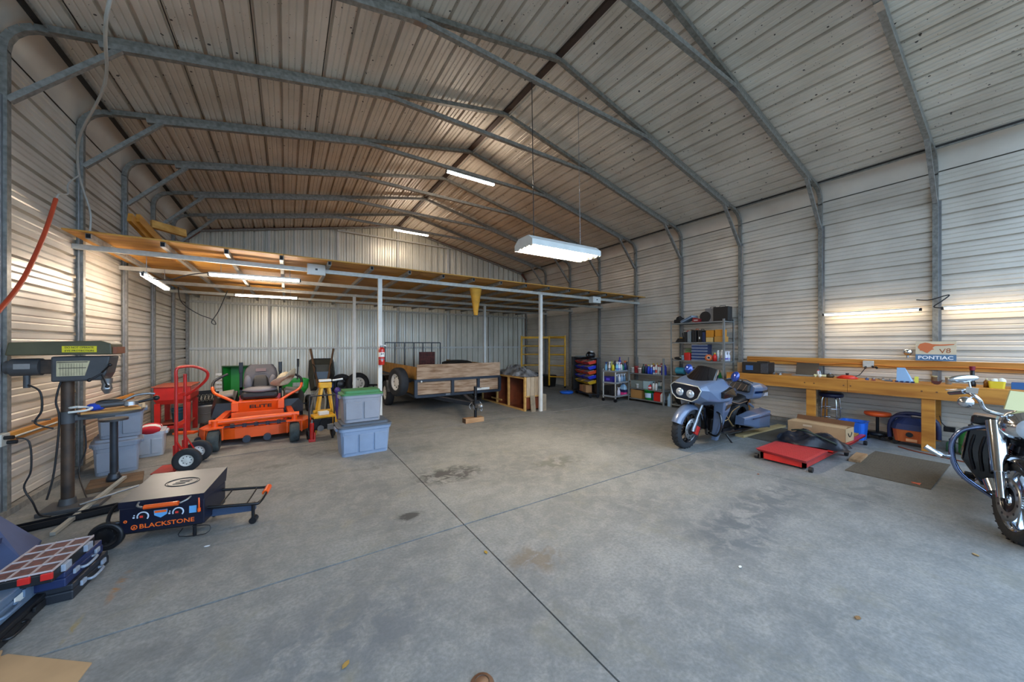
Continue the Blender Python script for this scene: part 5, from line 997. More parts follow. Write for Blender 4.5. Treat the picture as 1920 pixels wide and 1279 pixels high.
carton('brown carton with white print, left of two on the bin rack base', (8.2, 8.3, .141), (.2, .2, .2), cm_('b07a55'), -22); carton('taller brown carton with white label, right of two on the bin rack base', (8.05, 7.98, .141), (.2, .26, .24), cm_('b08458'), -22)
t = thing('welding_helmet', 'black welding helmet resting on top of the bin rack', 'helmet', (8.14, 7.92, 1.222), -22); m = MB(); m.ell((0, 0, .1), (.15, .13, .13), 16, 8, z0=-.75); m.obj('shell', BLACKM, t); m = MB(); m.box((-.13, 0, .1), (.02, .12, .06)); m.obj('visor', M('visor glass', '#3a4448', .1), t); m = MB(); m.ell((.01, 0, .17), (.1, .1, .07)); m.obj('head_band', cm_('c6c6c2'), t)
t = thing('cut_sheet', 'flat dark tray of loose tools on the left top of the bin rack', 'tray', (8.3, 8.45, 1.222), -22); m = MB(); m.box((0, 0, .015), (.4, .5, .03)); m.obj('tray', BLACK, t); m = MB(); m.box((-.05, .05, .045), (.2, .3, .03), rot=(0, 0, 15)); m.obj('sheet', cm_('9aa3a4'), t)
t = thing('dark_tray', 'black tray overhanging the right end of the bin rack', 'tray', (8.02, 7.62, 1.222), -22); m = MB(); m.box((0, 0, .015), (.3, .16, .03)); m.obj('tray', BLACK, t, bev=.004); m = MB(); m.cyl((0, -.05, .03), (.05, .06, .04), .015, n=6); m.obj('tool', STEEL, t)
# --- utility cart
uc = thing('utility_cart', 'grey three-shelf utility cart crowded with spray bottles', 'cart', (8.22, 6.95, 0), 8)
CG = cm_('8a8d90')
for sx in (-1, 1):
    for sy in (-1, 1):
        m = MB(); m.cyl((sx*.38, sy*.2, .1), (sx*.38, sy*.2, .95), .016, n=8); m.obj('post', GALVL, uc)
        m = MB(); m.cyl((sx*.38-.015, sy*.2, .05), (sx*.38+.015, sy*.2, .05), .05, n=12); m.obj('caster', BLACKM, uc)
for z in (.16, .55, .88):
    m = MB(); m.bb((-.4, -.22, z-.02), (.4, .22, z)); m.bb((-.4, -.22, z), (.4, -.21, z+.025)); m.bb((-.4, -.22, z), (-.39, .22, z+.025)); m.obj('shelf_board', CG, uc)
MB().tube([(.38, -.2, .93), (.46, -.18, .98), (.46, .18, .98), (.38, .2, .93)], .014, 6).obj('push_handle', GALVL, uc)
W8 = lambda x, y: (8.22+x*math.cos(R(8))-y*math.sin(R(8)), 6.95+x*math.sin(R(8))+y*math.cos(R(8)))
pc = 'on the top of the utility cart'
for x, y, kd, h, r, b, c, bd, lb in ((-.33, .14, 'spray', .28, .04, '7fb2cf', '2a4a8a', None, 'light blue spray bottle with navy trigger, far left '), (-.34, .02, 'spray', .3, .04, 'd8d6d0', 'd9d9d9', '4a5568', 'white spray bottle with slate band '), (-.34, -.1, 'round', .24, .04, 'c9bb2c', '2a2a1c', None, 'yellow bottle with dark cap '), (-.25, -.17, 'spray', .3, .042, '79c0dc', 'e4e4ea', '3a5ab0', 'sky blue spray bottle with white trigger '), (-.14, -.17, 'spray', .29, .04, 'dfe3ea', 'e9e9ee', '5a6ac0', 'white spray bottle with violet band '), (-.03, -.17, 'round', .24, .04, 'd7d7d0', 'b8372c', None, 'white bottle with red cap '), (.07, -.16, 'round', .22, .045, '1f7a5a', '1a3a2c', None, 'green squat bottle '), (.17, -.17, 'spray', .32, .045, '20306a', 'd06a2a', None, 'dark blue spray bottle with orange trigger '), (.3, -.15, 'spray', .28, .04, '2a2f4a', '33384f', None, 'navy spray bottle at the right end '), (.2, .02, 'round', .4, .05, '2b2a8a', '2b1f7a', None, 'tall indigo bottle in the back '), (0, .05, 'can', .3, .035, '3a3a40', '262628', None, 'black can in the back '), (-.18, .05, 'can', .3, .035, 'b8b46a', '9a9a50', None, 'olive yellow can in the back ')):
    X, Y = W8(x, y); bottle(lb+pc, (X, Y, .88), h, r, b, c, 'bottles on the utility cart', kd, bd, rz=8+90)
pc = 'on the utility cart middle shelf'
for k, (x, b, w) in enumerate(((-.22, '40506a', 'slate blue'), (-.08, 'd2d6dc', 'white'), (.05, '7f9ab8', 'pale blue'), (.18, '5f7f98', 'steel blue'))):
    X, Y = W8(x, -.14); bottle(w+' spray bottle '+pc, (X, Y, .55), .27, .045, b, 'c8ccd2', 'spray bottles on the middle cart shelf', 'spray', rz=98)
X, Y = W8(-.3, .06); t = thing('speaker', 'black speaker box on the bottom shelf of the utility cart', 'speaker', (X, Y, .16), 8); MB().box((0, 0, .15), (.16, .26, .3)).obj('cabinet', BLACK, t, bev=.006); m = MB(); m.cyl((-.081, 0, .1), (-.086, 0, .1), .07, n=16); m.obj('cone', BLACKM, t)
X, Y = W8(-.3, .05); t = thing('purple_box', 'violet blue box on the middle shelf of the utility cart', 'box', (X, Y, .55), 8); MB().box((0, 0, .09), (.14, .26, .18)).obj('body', cm_('2a2378'), t, bev=.005); MB().box((-.071, 0, .1), (.002, .12, .06)).obj('print', cm_('5a48d0'), t)
X, Y = W8(-.05, -.1); bottle('pale grey spray bottle lying low on the bottom shelf of the utility cart', (X, Y, .16), .26, .05, 'c9c6d2', 'd8d8dc', kind='spray', rz=98)
X, Y = W8(.2, -.1); t = thing('pink_jug', 'pink and navy detergent jug on the bottom shelf of the utility cart', 'jug', (X, Y, .16), 98); m = MB(); m.loft([ring3(rrect(.2, .14, .04), 0), ring3(rrect(.2, .14, .04), .15)], sm=False); m.obj('lower_body', cm_('d9387f'), t, bev=.006); m = MB(); m.loft([ring3(rrect(.2, .14, .04), .15), ring3(rrect(.18, .12, .04), .25), ring3(rrect(.08, .08, .03), .31)], sm=False); m.obj('upper_body', cm_('8fb0c8'), t); m = MB(); m.cyl((0, 0, .31), (0, 0, .35), .035, n=10); m.obj('cap', NAVY, t); MB().box((0, .0, .12), (.203, .143, .08)).obj('label_band', cm_('22264f'), t)
# --- workbench
BF = 8.285; BT = 1.035; BYA, BYB = 3.9, -.55
wb = thing('workbench', 'long varnished pine workbench with deep front board along the right wall', 'workbench', (0, 0, 0))
for k in range(3): MB().bb((BF+.02+.245*k, BYB, BT-.04), (BF+.02+.245*(k+1)-.004, BYA, BT)).obj('top_plank', PINE, wb)
MB().bb((BF-.02, BYB, BT-.215), (BF+.018, 1.9, BT+.003)).obj('front_board', PINE, wb, bev=.004); MB().bb((BF-.02, 1.905, BT-.215), (BF+.018, BYA, BT+.003)).obj('front_board', PINE, wb, bev=.004)
for y in (2.42, .99, 3.8, -.45):
    MB().bb((BF+.02, y-.07, 0), (BF+.06, y+.07, BT-.04)).obj('leg', PINE, wb, bev=.004); MB().bb((XR-.1, y-.05, .065), (XR-.07, y+.05, BT-.04)).obj('rear_leg', PINE, wb)
    MB().bar((BF+.06, y, BT-.12), (XR-.1, y, BT-.12), .04, .14).obj('cross_rail', PINE, wb)
m = MB()
for y in (.9, 1.05, 2.36, 2.5, 1.86, 1.95): m.cyl((BF-.02, y, BT-.1), (BF-.024, y, BT-.1), .012, n=8)
m.obj('screw_heads', M('rust screw', '#6b4526', .6), wb)
t = thing('wall_board', 'yellow pine board fixed along the right wall above the workbench', 'board', (XR-.09, 1.65, 1.31)); MB().box((0, 0, 0), (.035, 4.3, .15)).obj('plank', PINE, t, bev=.003)
m = MB(); m.tube([(-.03, 2.1, .02), (-.03, 1.4, -.0), (-.03, .75, -.04), (-.03, .45, -.01), (-.03, .1, -.02), (-.03, -.25, -.04), (-.03, -.7, -.02), (-.03, -1.2, -.01), (-.03, -2.1, -.04)], .012, 6, sub=5); m.obj('orange_cord', M('cord orange', '#c0752c', .5), t)
sg = thing('metal_sign', 'metal PONTIAC V8 sign with orange chief head leaning above the workbench', 'sign', (XR-.14, .993, 1.55), rot=(0, 0, -90)); sg['label'] = 'cream and blue lettered metal sign with orange head emblem above the workbench'
MB().box((0, 0, 0), (.43, .008, .32)).obj('panel', M('sign cream', '#cfc0a2', .55, 0, .12, 6.), sg); MB().box((0, -.005, -.108), (.43, .003, .104)).obj('blue_band', M('sign blue', '#4e708f', .55), sg)
text(sg, 'PONTIAC', M('sign white', '#e6e8e8', .5), (0, -.0065, -.108), (1, 0, 0), (0, 0, 1), .37, .056, bold=.02); SO = M('sign orange', '#c46a3c', .55)
text(sg, 'V8', M('sign brown', '#9c5428', .55), (.1, -.004, .005), (1, 0, .12), (0, 0, 1), .12, .075)
m = MB(); m.prism([(-.19, .07), (-.165, .12), (-.11, .142), (-.06, .13), (-.03, .115), (.05, .11), (.2, .118), (.19, .105), (.1, .09), (.0, .085), (-.02, .07), (-.03, .045), (-.01, .03), (-.04, .02), (-.06, -.005), (-.085, -.035), (-.11, -.02), (-.14, .005), (-.17, .01), (-.165, .03), (-.185, .045)], .003, (0, -.004, 0), (1, 0, 0), (0, 0, 1)); m.obj('head_emblem', SO, sg)
t = thing('chrome_bell', 'round chrome cap hanging left of the lettered sign', 'cap', (XR-.13, 1.3, 1.53)); m = MB(); m.ell((0, 0, 0), (.05, .06, .06)); m.obj('dome', CHROME, t); m = MB(); m.cyl((0, 0, -.06), (0, 0, -.1), .015, n=8); m.obj('stem', STEEL, t)
t = thing('outlet_box', 'grey outlet box with plugs on the pine wall board', 'outlet', (XR-.14, 1.78, 1.3)); MB().box((0, 0, 0), (.05, .14, .12)).obj('case', GALVL, t, bev=.004); m = MB(); m.cyl((-.02, .03, -.05), (-.05, .03, -.08), .015, n=8); m.cyl((-.02, -.06, -.04), (-.05, -.07, -.05), .018, n=8); m.cyl((-.02, -.1, -.05), (-.05, -.12, -.07), .018, n=8); m.obj('plug', BLACK, t)
cable('black_cable', 'black cord hanging from the outlet to the workbench top', [(XR-.2, 1.81, 1.22), (XR-.22, 1.88, 1.1), (XR-.3, 1.93, 1.06), (XR-.35, 1.98, 1.045)], .007, WIREB)
t = thing('black_radio', 'black stereo with speaker sides at the left end of the workbench', 'stereo', (8.62, 3.42, BT)); MB().box((0, 0, .12), (.32, .5, .24)).obj('case', BLACK, t, bev=.01); m = MB(); m.box((-.162, -.18, .12), (.004, .13, .2)); m.obj('speaker_grille', M('grille grey', '#4a4a4c', .7, 0, .6, 60.), t); m = MB(); m.box((-.162, .1, .12), (.004, .14, .1)); m.obj('display', cm_('2f5f9a'), t); m = MB(); m.box((0, -.1, .25), (.1, .2, .025)); m.obj('handle', BLACKM, t)
t = thing('laptop', 'open black laptop screen standing on the workbench', 'laptop', (8.7, 2.62, BT)); MB().box((.1, 0, .13), (.012, .36, .25), rot=(0, 14, 0)).obj('screen', BLACKM, t, bev=.003); MB().box((-.03, 0, .008), (.24, .36, .014)).obj('keyboard', cm_('8d8d8a'), t, bev=.003)
t = thing('card_stack', 'tan cardboard tray on the far left end of the workbench', 'box', (8.85, 3.75, BT)); MB().box((0, 0, .1), (.3, .24, .2)).obj('body', CARD, t, bev=.004); MB().box((0, 0, .205), (.32, .26, .012)).obj('lid', CARD, t)
t = thing('red_dish', 'red enamel lidded dish with black knob on the workbench', 'dish', (8.6, 1.98, BT)); m = MB(); m.lathe([(0, 0), (.11, 0), (.12, .02), (.06, .06), (.02, .065), (0, .065)], 20); 
for p in m.v: p.y *= 1.25
m.obj('lid', M('enamel red', '#cc2a14', .3), t); m = MB(); m.cyl((0, 0, .06), (0, 0, .1), .018, .025, n=10); m.obj('knob', BLACK, t)
t = thing('gear_part', 'dark metal gear casing left of the red dish', 'part', (8.6, 2.22, BT)); m = MB(); m.lathe([(0, 0), (.05, 0), (.065, .03), (.05, .06), (.02, .065), (0, .065)], 16); m.obj('casing', M('dark brass', '#4a4030', .4, .5), t); m = MB(); m.cyl((0, 0, .065), (0, 0, .085), .02, n=8); m.obj('boss', STEEL, t)
t = thing('blue_prism', 'pale blue plastic funnel panel standing upright on the workbench', 'panel', (8.55, 1.27, BT)); m = MB(); m.loft([[(-.03, -.09, 0), (-.03, .09, 0), (.05, .02, 0), (.06, -.1, 0)], [(-.02, -.01, .24), (-.02, .085, .24), (.02, .06, .24), (.02, .0, .24)]], sm=False); m.obj('shell', M('pale blue plastic', '#8fb4d6', .4), t, bev=.004); 
for k in range(4): MB().box((-.05, -.1+.06*k, .012), (.04, .03, .024)).obj('base_tooth', NAVY, t)
t = thing('yellow_slip', 'yellow paper slip standing beside the pale blue panel', 'paper', (8.62, 1.15, BT)); MB().box((0, 0, .05), (.004, .045, .1), rot=(0, 8, 0)).obj('paper', cm_('d9cf4a'), t); MB().box((.01, 0, .006), (.03, .05, .012)).obj('clip', STEEL, t)
t = thing('butterfly_clip', 'dark red wing-shaped clip on the workbench', 'clip', (8.52, .93, BT)); m = MB(); m.prism([(-.06, .07), (-.02, .05), (0, .055), (.02, .05), (.06, .07), (.035, .01), (.015, .0), (-.015, 0), (-.035, .01)], .012, (0, 0, 0), (0, -1, 0), (0, 0, 1)); m.obj('wing', cm_('4c1f1a'), t); MB().box((0, 0, .004), (.04, .03, .008)).obj('foot', BLACK, t)
bottle('small glass jar with tan lid, left of two in front of the wall column', (8.75, .98, BT), .12, .032, '8a7f6a', 'a08a5a', kind='tub', name='jar', cat='jar'); bottle('pale glass jar, right of two in front of the wall column', (8.7, .83, BT), .12, .035, 'a8a7a0', 'b8b090', kind='tub', name='jar', cat='jar')
t = thing('flashlight', 'tall black flashlight with red head standing on the workbench', 'flashlight', (8.55, .595, BT)); m = MB(); m.lathe([(0, 0), (.034, 0), (.034, .05), (.022, .09), (.022, .24), (0, .24)], 16); m.obj('barrel', BLACK, t); m = MB(); m.cyl((0, 0, .24), (0, 0, .3), .026, .03, n=16); m.obj('head', cm_('7d1424'), t)
bottle('amber bottle left of the yellow caddy', (8.55, .47, BT), .13, .028, '8a5a1c', 'cfc6a0', kind='round')
t = thing('yellow_caddy', 'yellow plastic caddy filled with white parts on the workbench', 'caddy', (8.5, .38, BT)); m = MB(); m.loft([ring3(rrect(.1, .13, .02), 0), ring3(rrect(.12, .15, .02), .1), ring3(rrect(.11, .14, .02), .1), ring3(rrect(.09, .12, .02), .02)], sm=False); m.obj('bin', cm_('d6c030'), t); m = MB(); m.ell((0, .02, .1), (.04, .04, .04)); m.ell((.0, -.04, .1), (.035, .04, .05)); m.obj('white_parts', cm_('dedacb'), t)
t = thing('blue_box', 'small blue box behind the chrome mirror on the workbench', 'box', (8.55, .2, BT)); MB().box((0, 0, .045), (.1, .13, .09)).obj('body', cm_('2a5c94'), t, bev=.004); MB().box((0, 0, .092), (.09, .12, .006)).obj('lid', cm_('22487a'), t)
t = thing('wipes_tub', 'green-lidded white wipes tub near the right end of the workbench', 'tub', (8.75, .02, BT)); m = MB(); m.lathe([(0, 0), (.07, 0), (.07, .2), (0, .2)], 18); m.obj('body', cm_('bfe0d8'), t); m = MB(); m.cyl((0, 0, .2), (0, 0, .235), .074, n=18); m.obj('lid', cm_('2f9a7c'), t); m = MB(); m.lathe([(.0705, .1), (.0705, .14)], 18); m.obj('label_band', cm_('d05a6a'), t)
t = thing('white_tool', 'cream glue gun lying beside the laptop', 'tool', (8.55, 2.36, BT)); m = MB(); m.cyl((0, -.1, .03), (0, .08, .03), .022, n=8); m.bar((0, .03, .03), (-.05, .06, .015), .025); m.obj('body', cm_('d6cfa0'), t); m = MB(); m.cyl((0, -.02, .04), (0, 0, .12), .012, n=8); m.obj('lever', STEEL, t)
bottle('tiny red and white bottle left of the bench column', (8.7, 2.42, BT), .13, .022, 'd8d4d0', 'c02a2a', kind='can'); t = thing('white_balls', 'small cream knob beside the dark gear casing', 'knob', (8.52, 2.35, BT)); m = MB(); m.ell((0, 0, .03), (.03, .03, .03)); m.obj('ball', cm_('dcd6c4'), t); m = MB(); m.cyl((0, 0, 0), (0, 0, .01), .02, n=8); m.obj('foot', STEEL, t)
random.seed(4); cols = ['3a3a3c', '6b4a30', '8a8a88', '2f4a7a', '7a3a30', 'a89a80', '5a5f66', 'b8b4aa']
words = ['black', 'brown', 'grey', 'blue', 'rust red', 'tan', 'slate', 'pale']
spots = [(8.55, 3.1, 'right of the stereo'), (8.7, 3.02, 'behind the stereo corner'), (8.5, 2.98, 'at the bench edge near the stereo'), (8.6, 1.72, 'below the outlet box'), (8.5, 1.62, 'between red dish and blue panel'), (8.7, 1.55, 'behind the parts between dish and panel'), (8.55, 1.45, 'just left of the pale blue panel'), (8.62, .1, 'left of the wipes tub')]
for i, (x, y, w) in enumerate(spots):
    t = thing('small_part', '%s small metal part lying %s on the workbench' % (words[i], w), 'part', (x, y, BT), random.uniform(0, 90), 'small parts on the workbench')
    m = MB(); m.box((0, 0, .014), (.09, .05, .028), top=(.8, .7)); m.obj('body', cm_(cols[i]), t, bev=.005); m = MB(); m.cyl((.03, 0, .02), (.08, .02, .02), .01, n=6); m.cyl((-.02, 0, .02), (-.02, 0, .045), .014, n=8); m.obj('stud', STEEL, t)
# --- under and before the bench
t = thing('bar_stool', 'chrome-legged round stool with dark blue padded seat under the workbench', 'stool', (8.72, 2.24, 0)); m = MB(); m.lathe([(0, .66), (.17, .66), (.185, .69), (.18, .73), (.15, .745), (0, .75)], 22); m.obj('seat', M('navy vinyl', '#1a2140', .35), t)
for k in range(4):
    a = R(45+90*k); m = MB(); m.tube([(.1*math.cos(a), .1*math.sin(a), .66), (.14*math.cos(a), .14*math.sin(a), .62), (.16*math.cos(a), .16*math.sin(a), .3), (.18*math.cos(a), .18*math.sin(a), 0)], .012, 7, sub=3); m.obj('leg', CHROME, t)
for z in (.25, .45): MB().torus((0, 0, z), .165, .009, n=20, m=6).obj('foot_ring', CHROME, t)
t = thing('roller_stool', 'low roller stool with orange round seat and black caster base', 'stool', (8.75, 1.62, 0)); m = MB(); m.lathe([(0, .4), (.15, .4), (.175, .43), (.165, .465), (.1, .475), (0, .475)], 22); m.obj('seat', M('orange vinyl', '#d9531a', .4), t); m = MB(); m.cyl((0, 0, .1), (0, 0, .4), .022, n=10); m.obj('column', BLACKM, t)
for k in range(5):
    a = R(72*k); m = MB(); m.bar((0, 0, .11), (.16*math.cos(a), .16*math.sin(a), .08), .035, .025); m.obj('arm', BLACKM, t); m = MB(); m.cyl((.16*math.cos(a)-.012, .16*math.sin(a), .03), (.16*math.cos(a)+.012, .16*math.sin(a), .03), .03, n=10); m.obj('caster', BLACK, t)
m = MB(); m.lathe([(0, .06), (.13, .06), (.15, .09), (.13, .12), (0, .12)], 16); m.obj('tray', BLACK, t)
t = thing('blue_basin', 'bright blue plastic tub behind the cardboard box', 'tub', (8.45, 1.86, 0)); m = MB(); m.loft([ring3(rrect(.26, .3, .06), 0), ring3(rrect(.32, .34, .07), .3), ring3(rrect(.35, .37, .07), .31), ring3(rrect(.29, .31, .06), .31), ring3(rrect(.24, .28, .05), .02)], sm=False); m.obj('body', BLUE, t); m = MB(); m.box((-.19, 0, .28), (.02, .12, .03)); m.obj('grip', BLUE, t)
t = thing('shop_vacuum', 'wet-dry vacuum with orange tank, dark lid and coiled hose under the workbench', 'vacuum', (8.62, 1.2, 0))
m = MB(); m.loft([ring3(rrect(.3, .36, .08), .07), ring3(rrect(.36, .42, .1), .27)], sm=False); m.obj('tank', M('vacuum orange', '#c9622a', .45, 0, .2, 4.), t); m = MB(); m.loft([ring3(rrect(.38, .44, .1), .27), ring3(rrect(.36, .42, .12), .36), ring3(rrect(.2, .24, .08), .46)], sm=False); m.obj('motor_head', NAVY, t, bev=.01)
m = MB(); m.tube([(.0, .24, .1), (-.02, .23, .36), (0, .12, .5), (0, -.1, .52), (0, -.26, .42), (.02, -.28, .15)], .03, 8, sub=4); m.tube([(-.04, .24, .1), (-.05, .24, .3), (-.05, .18, .45), (-.05, .0, .47)], .03, 8, sub=4); m.obj('hose', M('navy hose', '#20284a', .5), t)
m = MB(); m.cyl((-.19, 0, .2), (-.2, 0, .2), .04, n=14); m.obj('port', BLACK, t); m = MB(); m.box((-.17, -.02, .11), (.02, .12, .04)); m.obj('plate', cm_('d89a6a'), t)
for sy in (-1, 1):
    m = MB(); m.cyl((-.1, sy*.17, .035), (-.06, sy*.17, .035), .035, n=10); m.cyl((.12, sy*.17, .035), (.16, sy*.17, .035), .035, n=10); m.obj('caster', BLACK, t)
t = thing('gas_cylinder', 'green refrigerant cylinder with valve under the right end of the workbench', 'gas cylinder', (8.55, .6, 0)); m = MB(); m.lathe([(0, 0), (.1, 0), (.125, .03), (.125, .27), (.1, .34), (.04, .38), (.03, .4), (0, .4)], 20); m.obj('tank', M('cylinder green', '#2c7a3c', .4), t); m = MB(); m.lathe([(.126, .15), (.127, .15), (.127, .16), (.126, .16)], 20); m.obj('seam', cm_('1f5a2c'), t); m = MB(); m.cyl((0, 0, .4), (0, 0, .47), .018, n=10); m.cyl((0, 0, .45), (-.05, .02, .46), .014, n=8); m.cyl((0, 0, .47), (0, 0, .54), .01, n=8); m.bar((-.03, 0, .54), (.03, .0, .54), .012); m.obj('valve', BLACKM, t); m = MB(); m.torus((0, 0, .41), .075, .008, n=18, m=5); m.obj('guard_ring', cm_('2c6a38'), t)
bottle('small green bottle standing between wood leg and green cylinder', (8.62, .8, 0), .2, .05, '4f8f6a', '2c4a3a', kind='round')
t = thing('power_strip', 'black charger hanging from the steel column under the bench', 'charger', (8.9, .84, .3)); MB().box((0, 0, 0), (.05, .12, .08)).obj('case', BLACK, t, bev=.006); m = MB(); m.tube([(0, .03, .03), (-.02, .08, .1), (0, .1, .2)], .006, 5, sub=3); m.obj('cord', WIREB, t)
cable('extension_cord', 'thin red brown cord on the floor below the workbench edge', [(8.3, 1.3, .008), (8.15, 1.1, .008), (8.05, .8, .008), (7.95, .5, .008), (7.9, .3, .008)], .009, M('cord red', '#7d3a22', .5))
# motorcycle lift with box and black bag
lf = thing('motorcycle_lift', 'low red wheeled lift table with hinged front ramp', 'lift table', (0, 0, 0))
m = MB(); m.add([(5.62, 1.68, .15), (6.45, 1.68, .15), (6.45, 2.3, .15), (5.72, 2.3, .15), (5.66, 1.7, .11), (6.45, 1.7, .11), (6.45, 2.28, .11), (5.76, 2.28, .11)], [(0, 1, 2, 3), (4, 7, 6, 5), (0, 4, 5, 1), (1, 5, 6, 2), (2, 6, 7, 3), (3, 7, 4, 0)]); m.obj('ramp', M('checkered red', '#c2383a', .5, 0, .25, 30.), lf)
m = MB()
for k in range(14): m.bar((5.68+.055*k, 1.72, .1515), (5.7+.055*k, 2.26, .1515), .012, .003)
m.obj('ramp_tread', M('tread red', '#a82a2a', .5), lf)
m = MB(); m.bb((5.72, 1.72, .03), (5.76, 2.24, .11)); m.bb((5.72, 1.72, .03), (8.1, 1.76, .11)); m.bb((5.72, 2.2, .03), (8.1, 2.24, .11)); m.obj('base_frame', RED, lf)
m = MB(); m.bb((6.47, 1.64, .12), (8.12, 1.7, .15)); m.bb((6.47, 2.24, .12), (8.12, 2.3, .15)); m.bb((6.47, 1.64, .12), (8.12, 2.3, .13)); m.obj('platform', RED, lf)
for x, y in ((5.7, 1.66), (5.76, 2.3), (7.0, 1.62), (8.0, 1.62)):
    m = MB(); m.cyl((x-.0, y-.02, .035), (x, y+.02, .035), .035, n=12); m.obj('wheel', BLACK, lf)
MB().bb((7.85, 1.72, .131), (8.1, 2.2, .16)).obj('wood_insert', PINEX, lf)
ab = thing('shipping_box', 'open brown shipping carton with curved arrow print on the red lift', 'box', (7.35, 2.03, .152), -4)
m = MB(); w, d, h = .32, .75, .21; tk = .006
m.bb((-w/2, -d/2, 0), (w/2, d/2, tk)); m.bb((-w/2, -d/2, 0), (-w/2+tk, d/2, h)); m.bb((w/2-tk, -d/2, 0), (w/2, d/2, h)); m.bb((-w/2, -d/2, 0), (w/2, -d/2+tk, h)); m.bb((-w/2, d/2-tk, 0), (w/2, d/2, h)); m.obj('carton', CARD, ab)
MB().add([(-w/2, -d/2, h), (-w/2, d/2, h), (w/2*-.1, d/2-.02, h+.015), (w/2*-.1, -d/2+.02, h+.015)], [(0, 1, 2, 3)]).obj('flap', CARD, ab)
MB().add([(w/2, -d/2, h), (w/2, d/2, h), (w/2+.04, d/2, h+.07), (w/2+.04, -d/2, h+.07)], [(0, 1, 2, 3)]).obj('flap', M('cardboard inside', '#6d4526', .8, 0, .2, 4.), ab)
m = MB(); pts = [(-.07+.14*k/10, .03-.06*math.sin(math.pi*k/10)) for k in range(11)]
m.tube([(p[0], -d/2-.002, h*.5+p[1]) for p in pts], .007, 5); m.bar((.07, -d/2-.002, h*.5+.03), (.05, -d/2-.002, h*.5+.035), .008, .006); m.bar((.07, -d/2-.002, h*.5+.03), (.072, -d/2-.002, h*.5+.005), .008, .006); m.obj('arrow_print', M('print black', '#2a2520', .7), ab)
MB().box((-w/2-.001, .1, h*.8), (.002, .12, .03)).obj('shipping_label', cm_('cbb594'), ab)
bg_ = thing('black_bag', 'slumped black nylon motorcycle cover lying on the red lift', 'cover', (6.72, 1.95, .152), 10)
m = MB(); nx, ny = 18, 26; pts = []
for j in range(ny+1):
    for i in range(nx+1):
        u, v = i/nx*2-1, j/ny*2-1; rr = max(abs(u)**2.2+abs(v)**2.6, 0); e = max(0, 1-rr)
        z = e**.55*(.14+.03*math.sin(u*5+v*4)+.03*math.sin(v*9-u*3)+.02*math.sin(u*14+v*7))
        pts.append((u*.26*(1+.08*math.sin(v*6)), v*.42*(1+.06*math.sin(u*7)), max(z, 0)+.003))
m.add(pts, [(j*(nx+1)+i, j*(nx+1)+i+1, (j+1)*(nx+1)+i+1, (j+1)*(nx+1)+i) for j in range(ny) for i in range(nx)], True); m.obj('cloth', M('black nylon', '#151a26', .38, 0, .3, 6.), bg_)
m = MB(); m.tube([(-.2, -.3, .08), (-.15, -.1, .15), (-.05, .1, .19), (.1, .25, .14)], .012, 6, sub=4); m.obj('strap', M('strap green black', '#20332c', .6), bg_)
tag(MB().box((0, 0, .02), (.5, .12, .04), rot=(0, 0, 3)).obj('wood_plank', WOODRAW, loc=(6.95, 1.48, 0)), 'short plank on the floor between the red lift and the mat', 'plank')
tag(MB().box((0, 0, .02), (1.6, .14, .04), rot=(0, 0, -3)).obj('wood_plank', M('pale plank', '#b9a06f', .7, 0, .3, 5., stretch=(.4, 3, 3)), loc=(7.6, 2.95, 0)), 'long pale plank on the floor behind the grey motorcycle', 'plank')
def mat_(label, x0, x1, y0, y1, c, logo=False):
    t = thing('floor_mat', label, 'mat', ((x0+x1)/2, (y0+y1)/2, 0)); w, d = x1-x0, y1-y0
    MB().box((0, 0, .005), (w, d, .01)).obj('pad', M('mat '+c, '#'+c, .9, 0, .3, 40.), t); m = MB()
    for k in range(20): m.box((-w/2+.04+(w-.08)*k/19, 0, .0105), (.012, d*.93, .004))
    m.obj('ribs', M('mat rib '+c, '#'+c, .85), t)
    if logo: m = MB(); m.prism([(-.05, -.03), (-.02, 0), (-.03, .04), (0, .02), (.03, .05), (.03, 0), (.06, -.03)], .002, (-w/2+.1, -d/2+.12, .0125)); m.obj('logo_print', cm_('c8502a'), t)
mat_('brown ribbed rubber mat with small orange print in front of the workbench', 6.16, 7.66, .715, 1.44, '5c5345', True)
mat_('brown ribbed mat under the rear of the grey motorcycle', 6.9, 8.2, 2.45, 2.9, '5a5347')
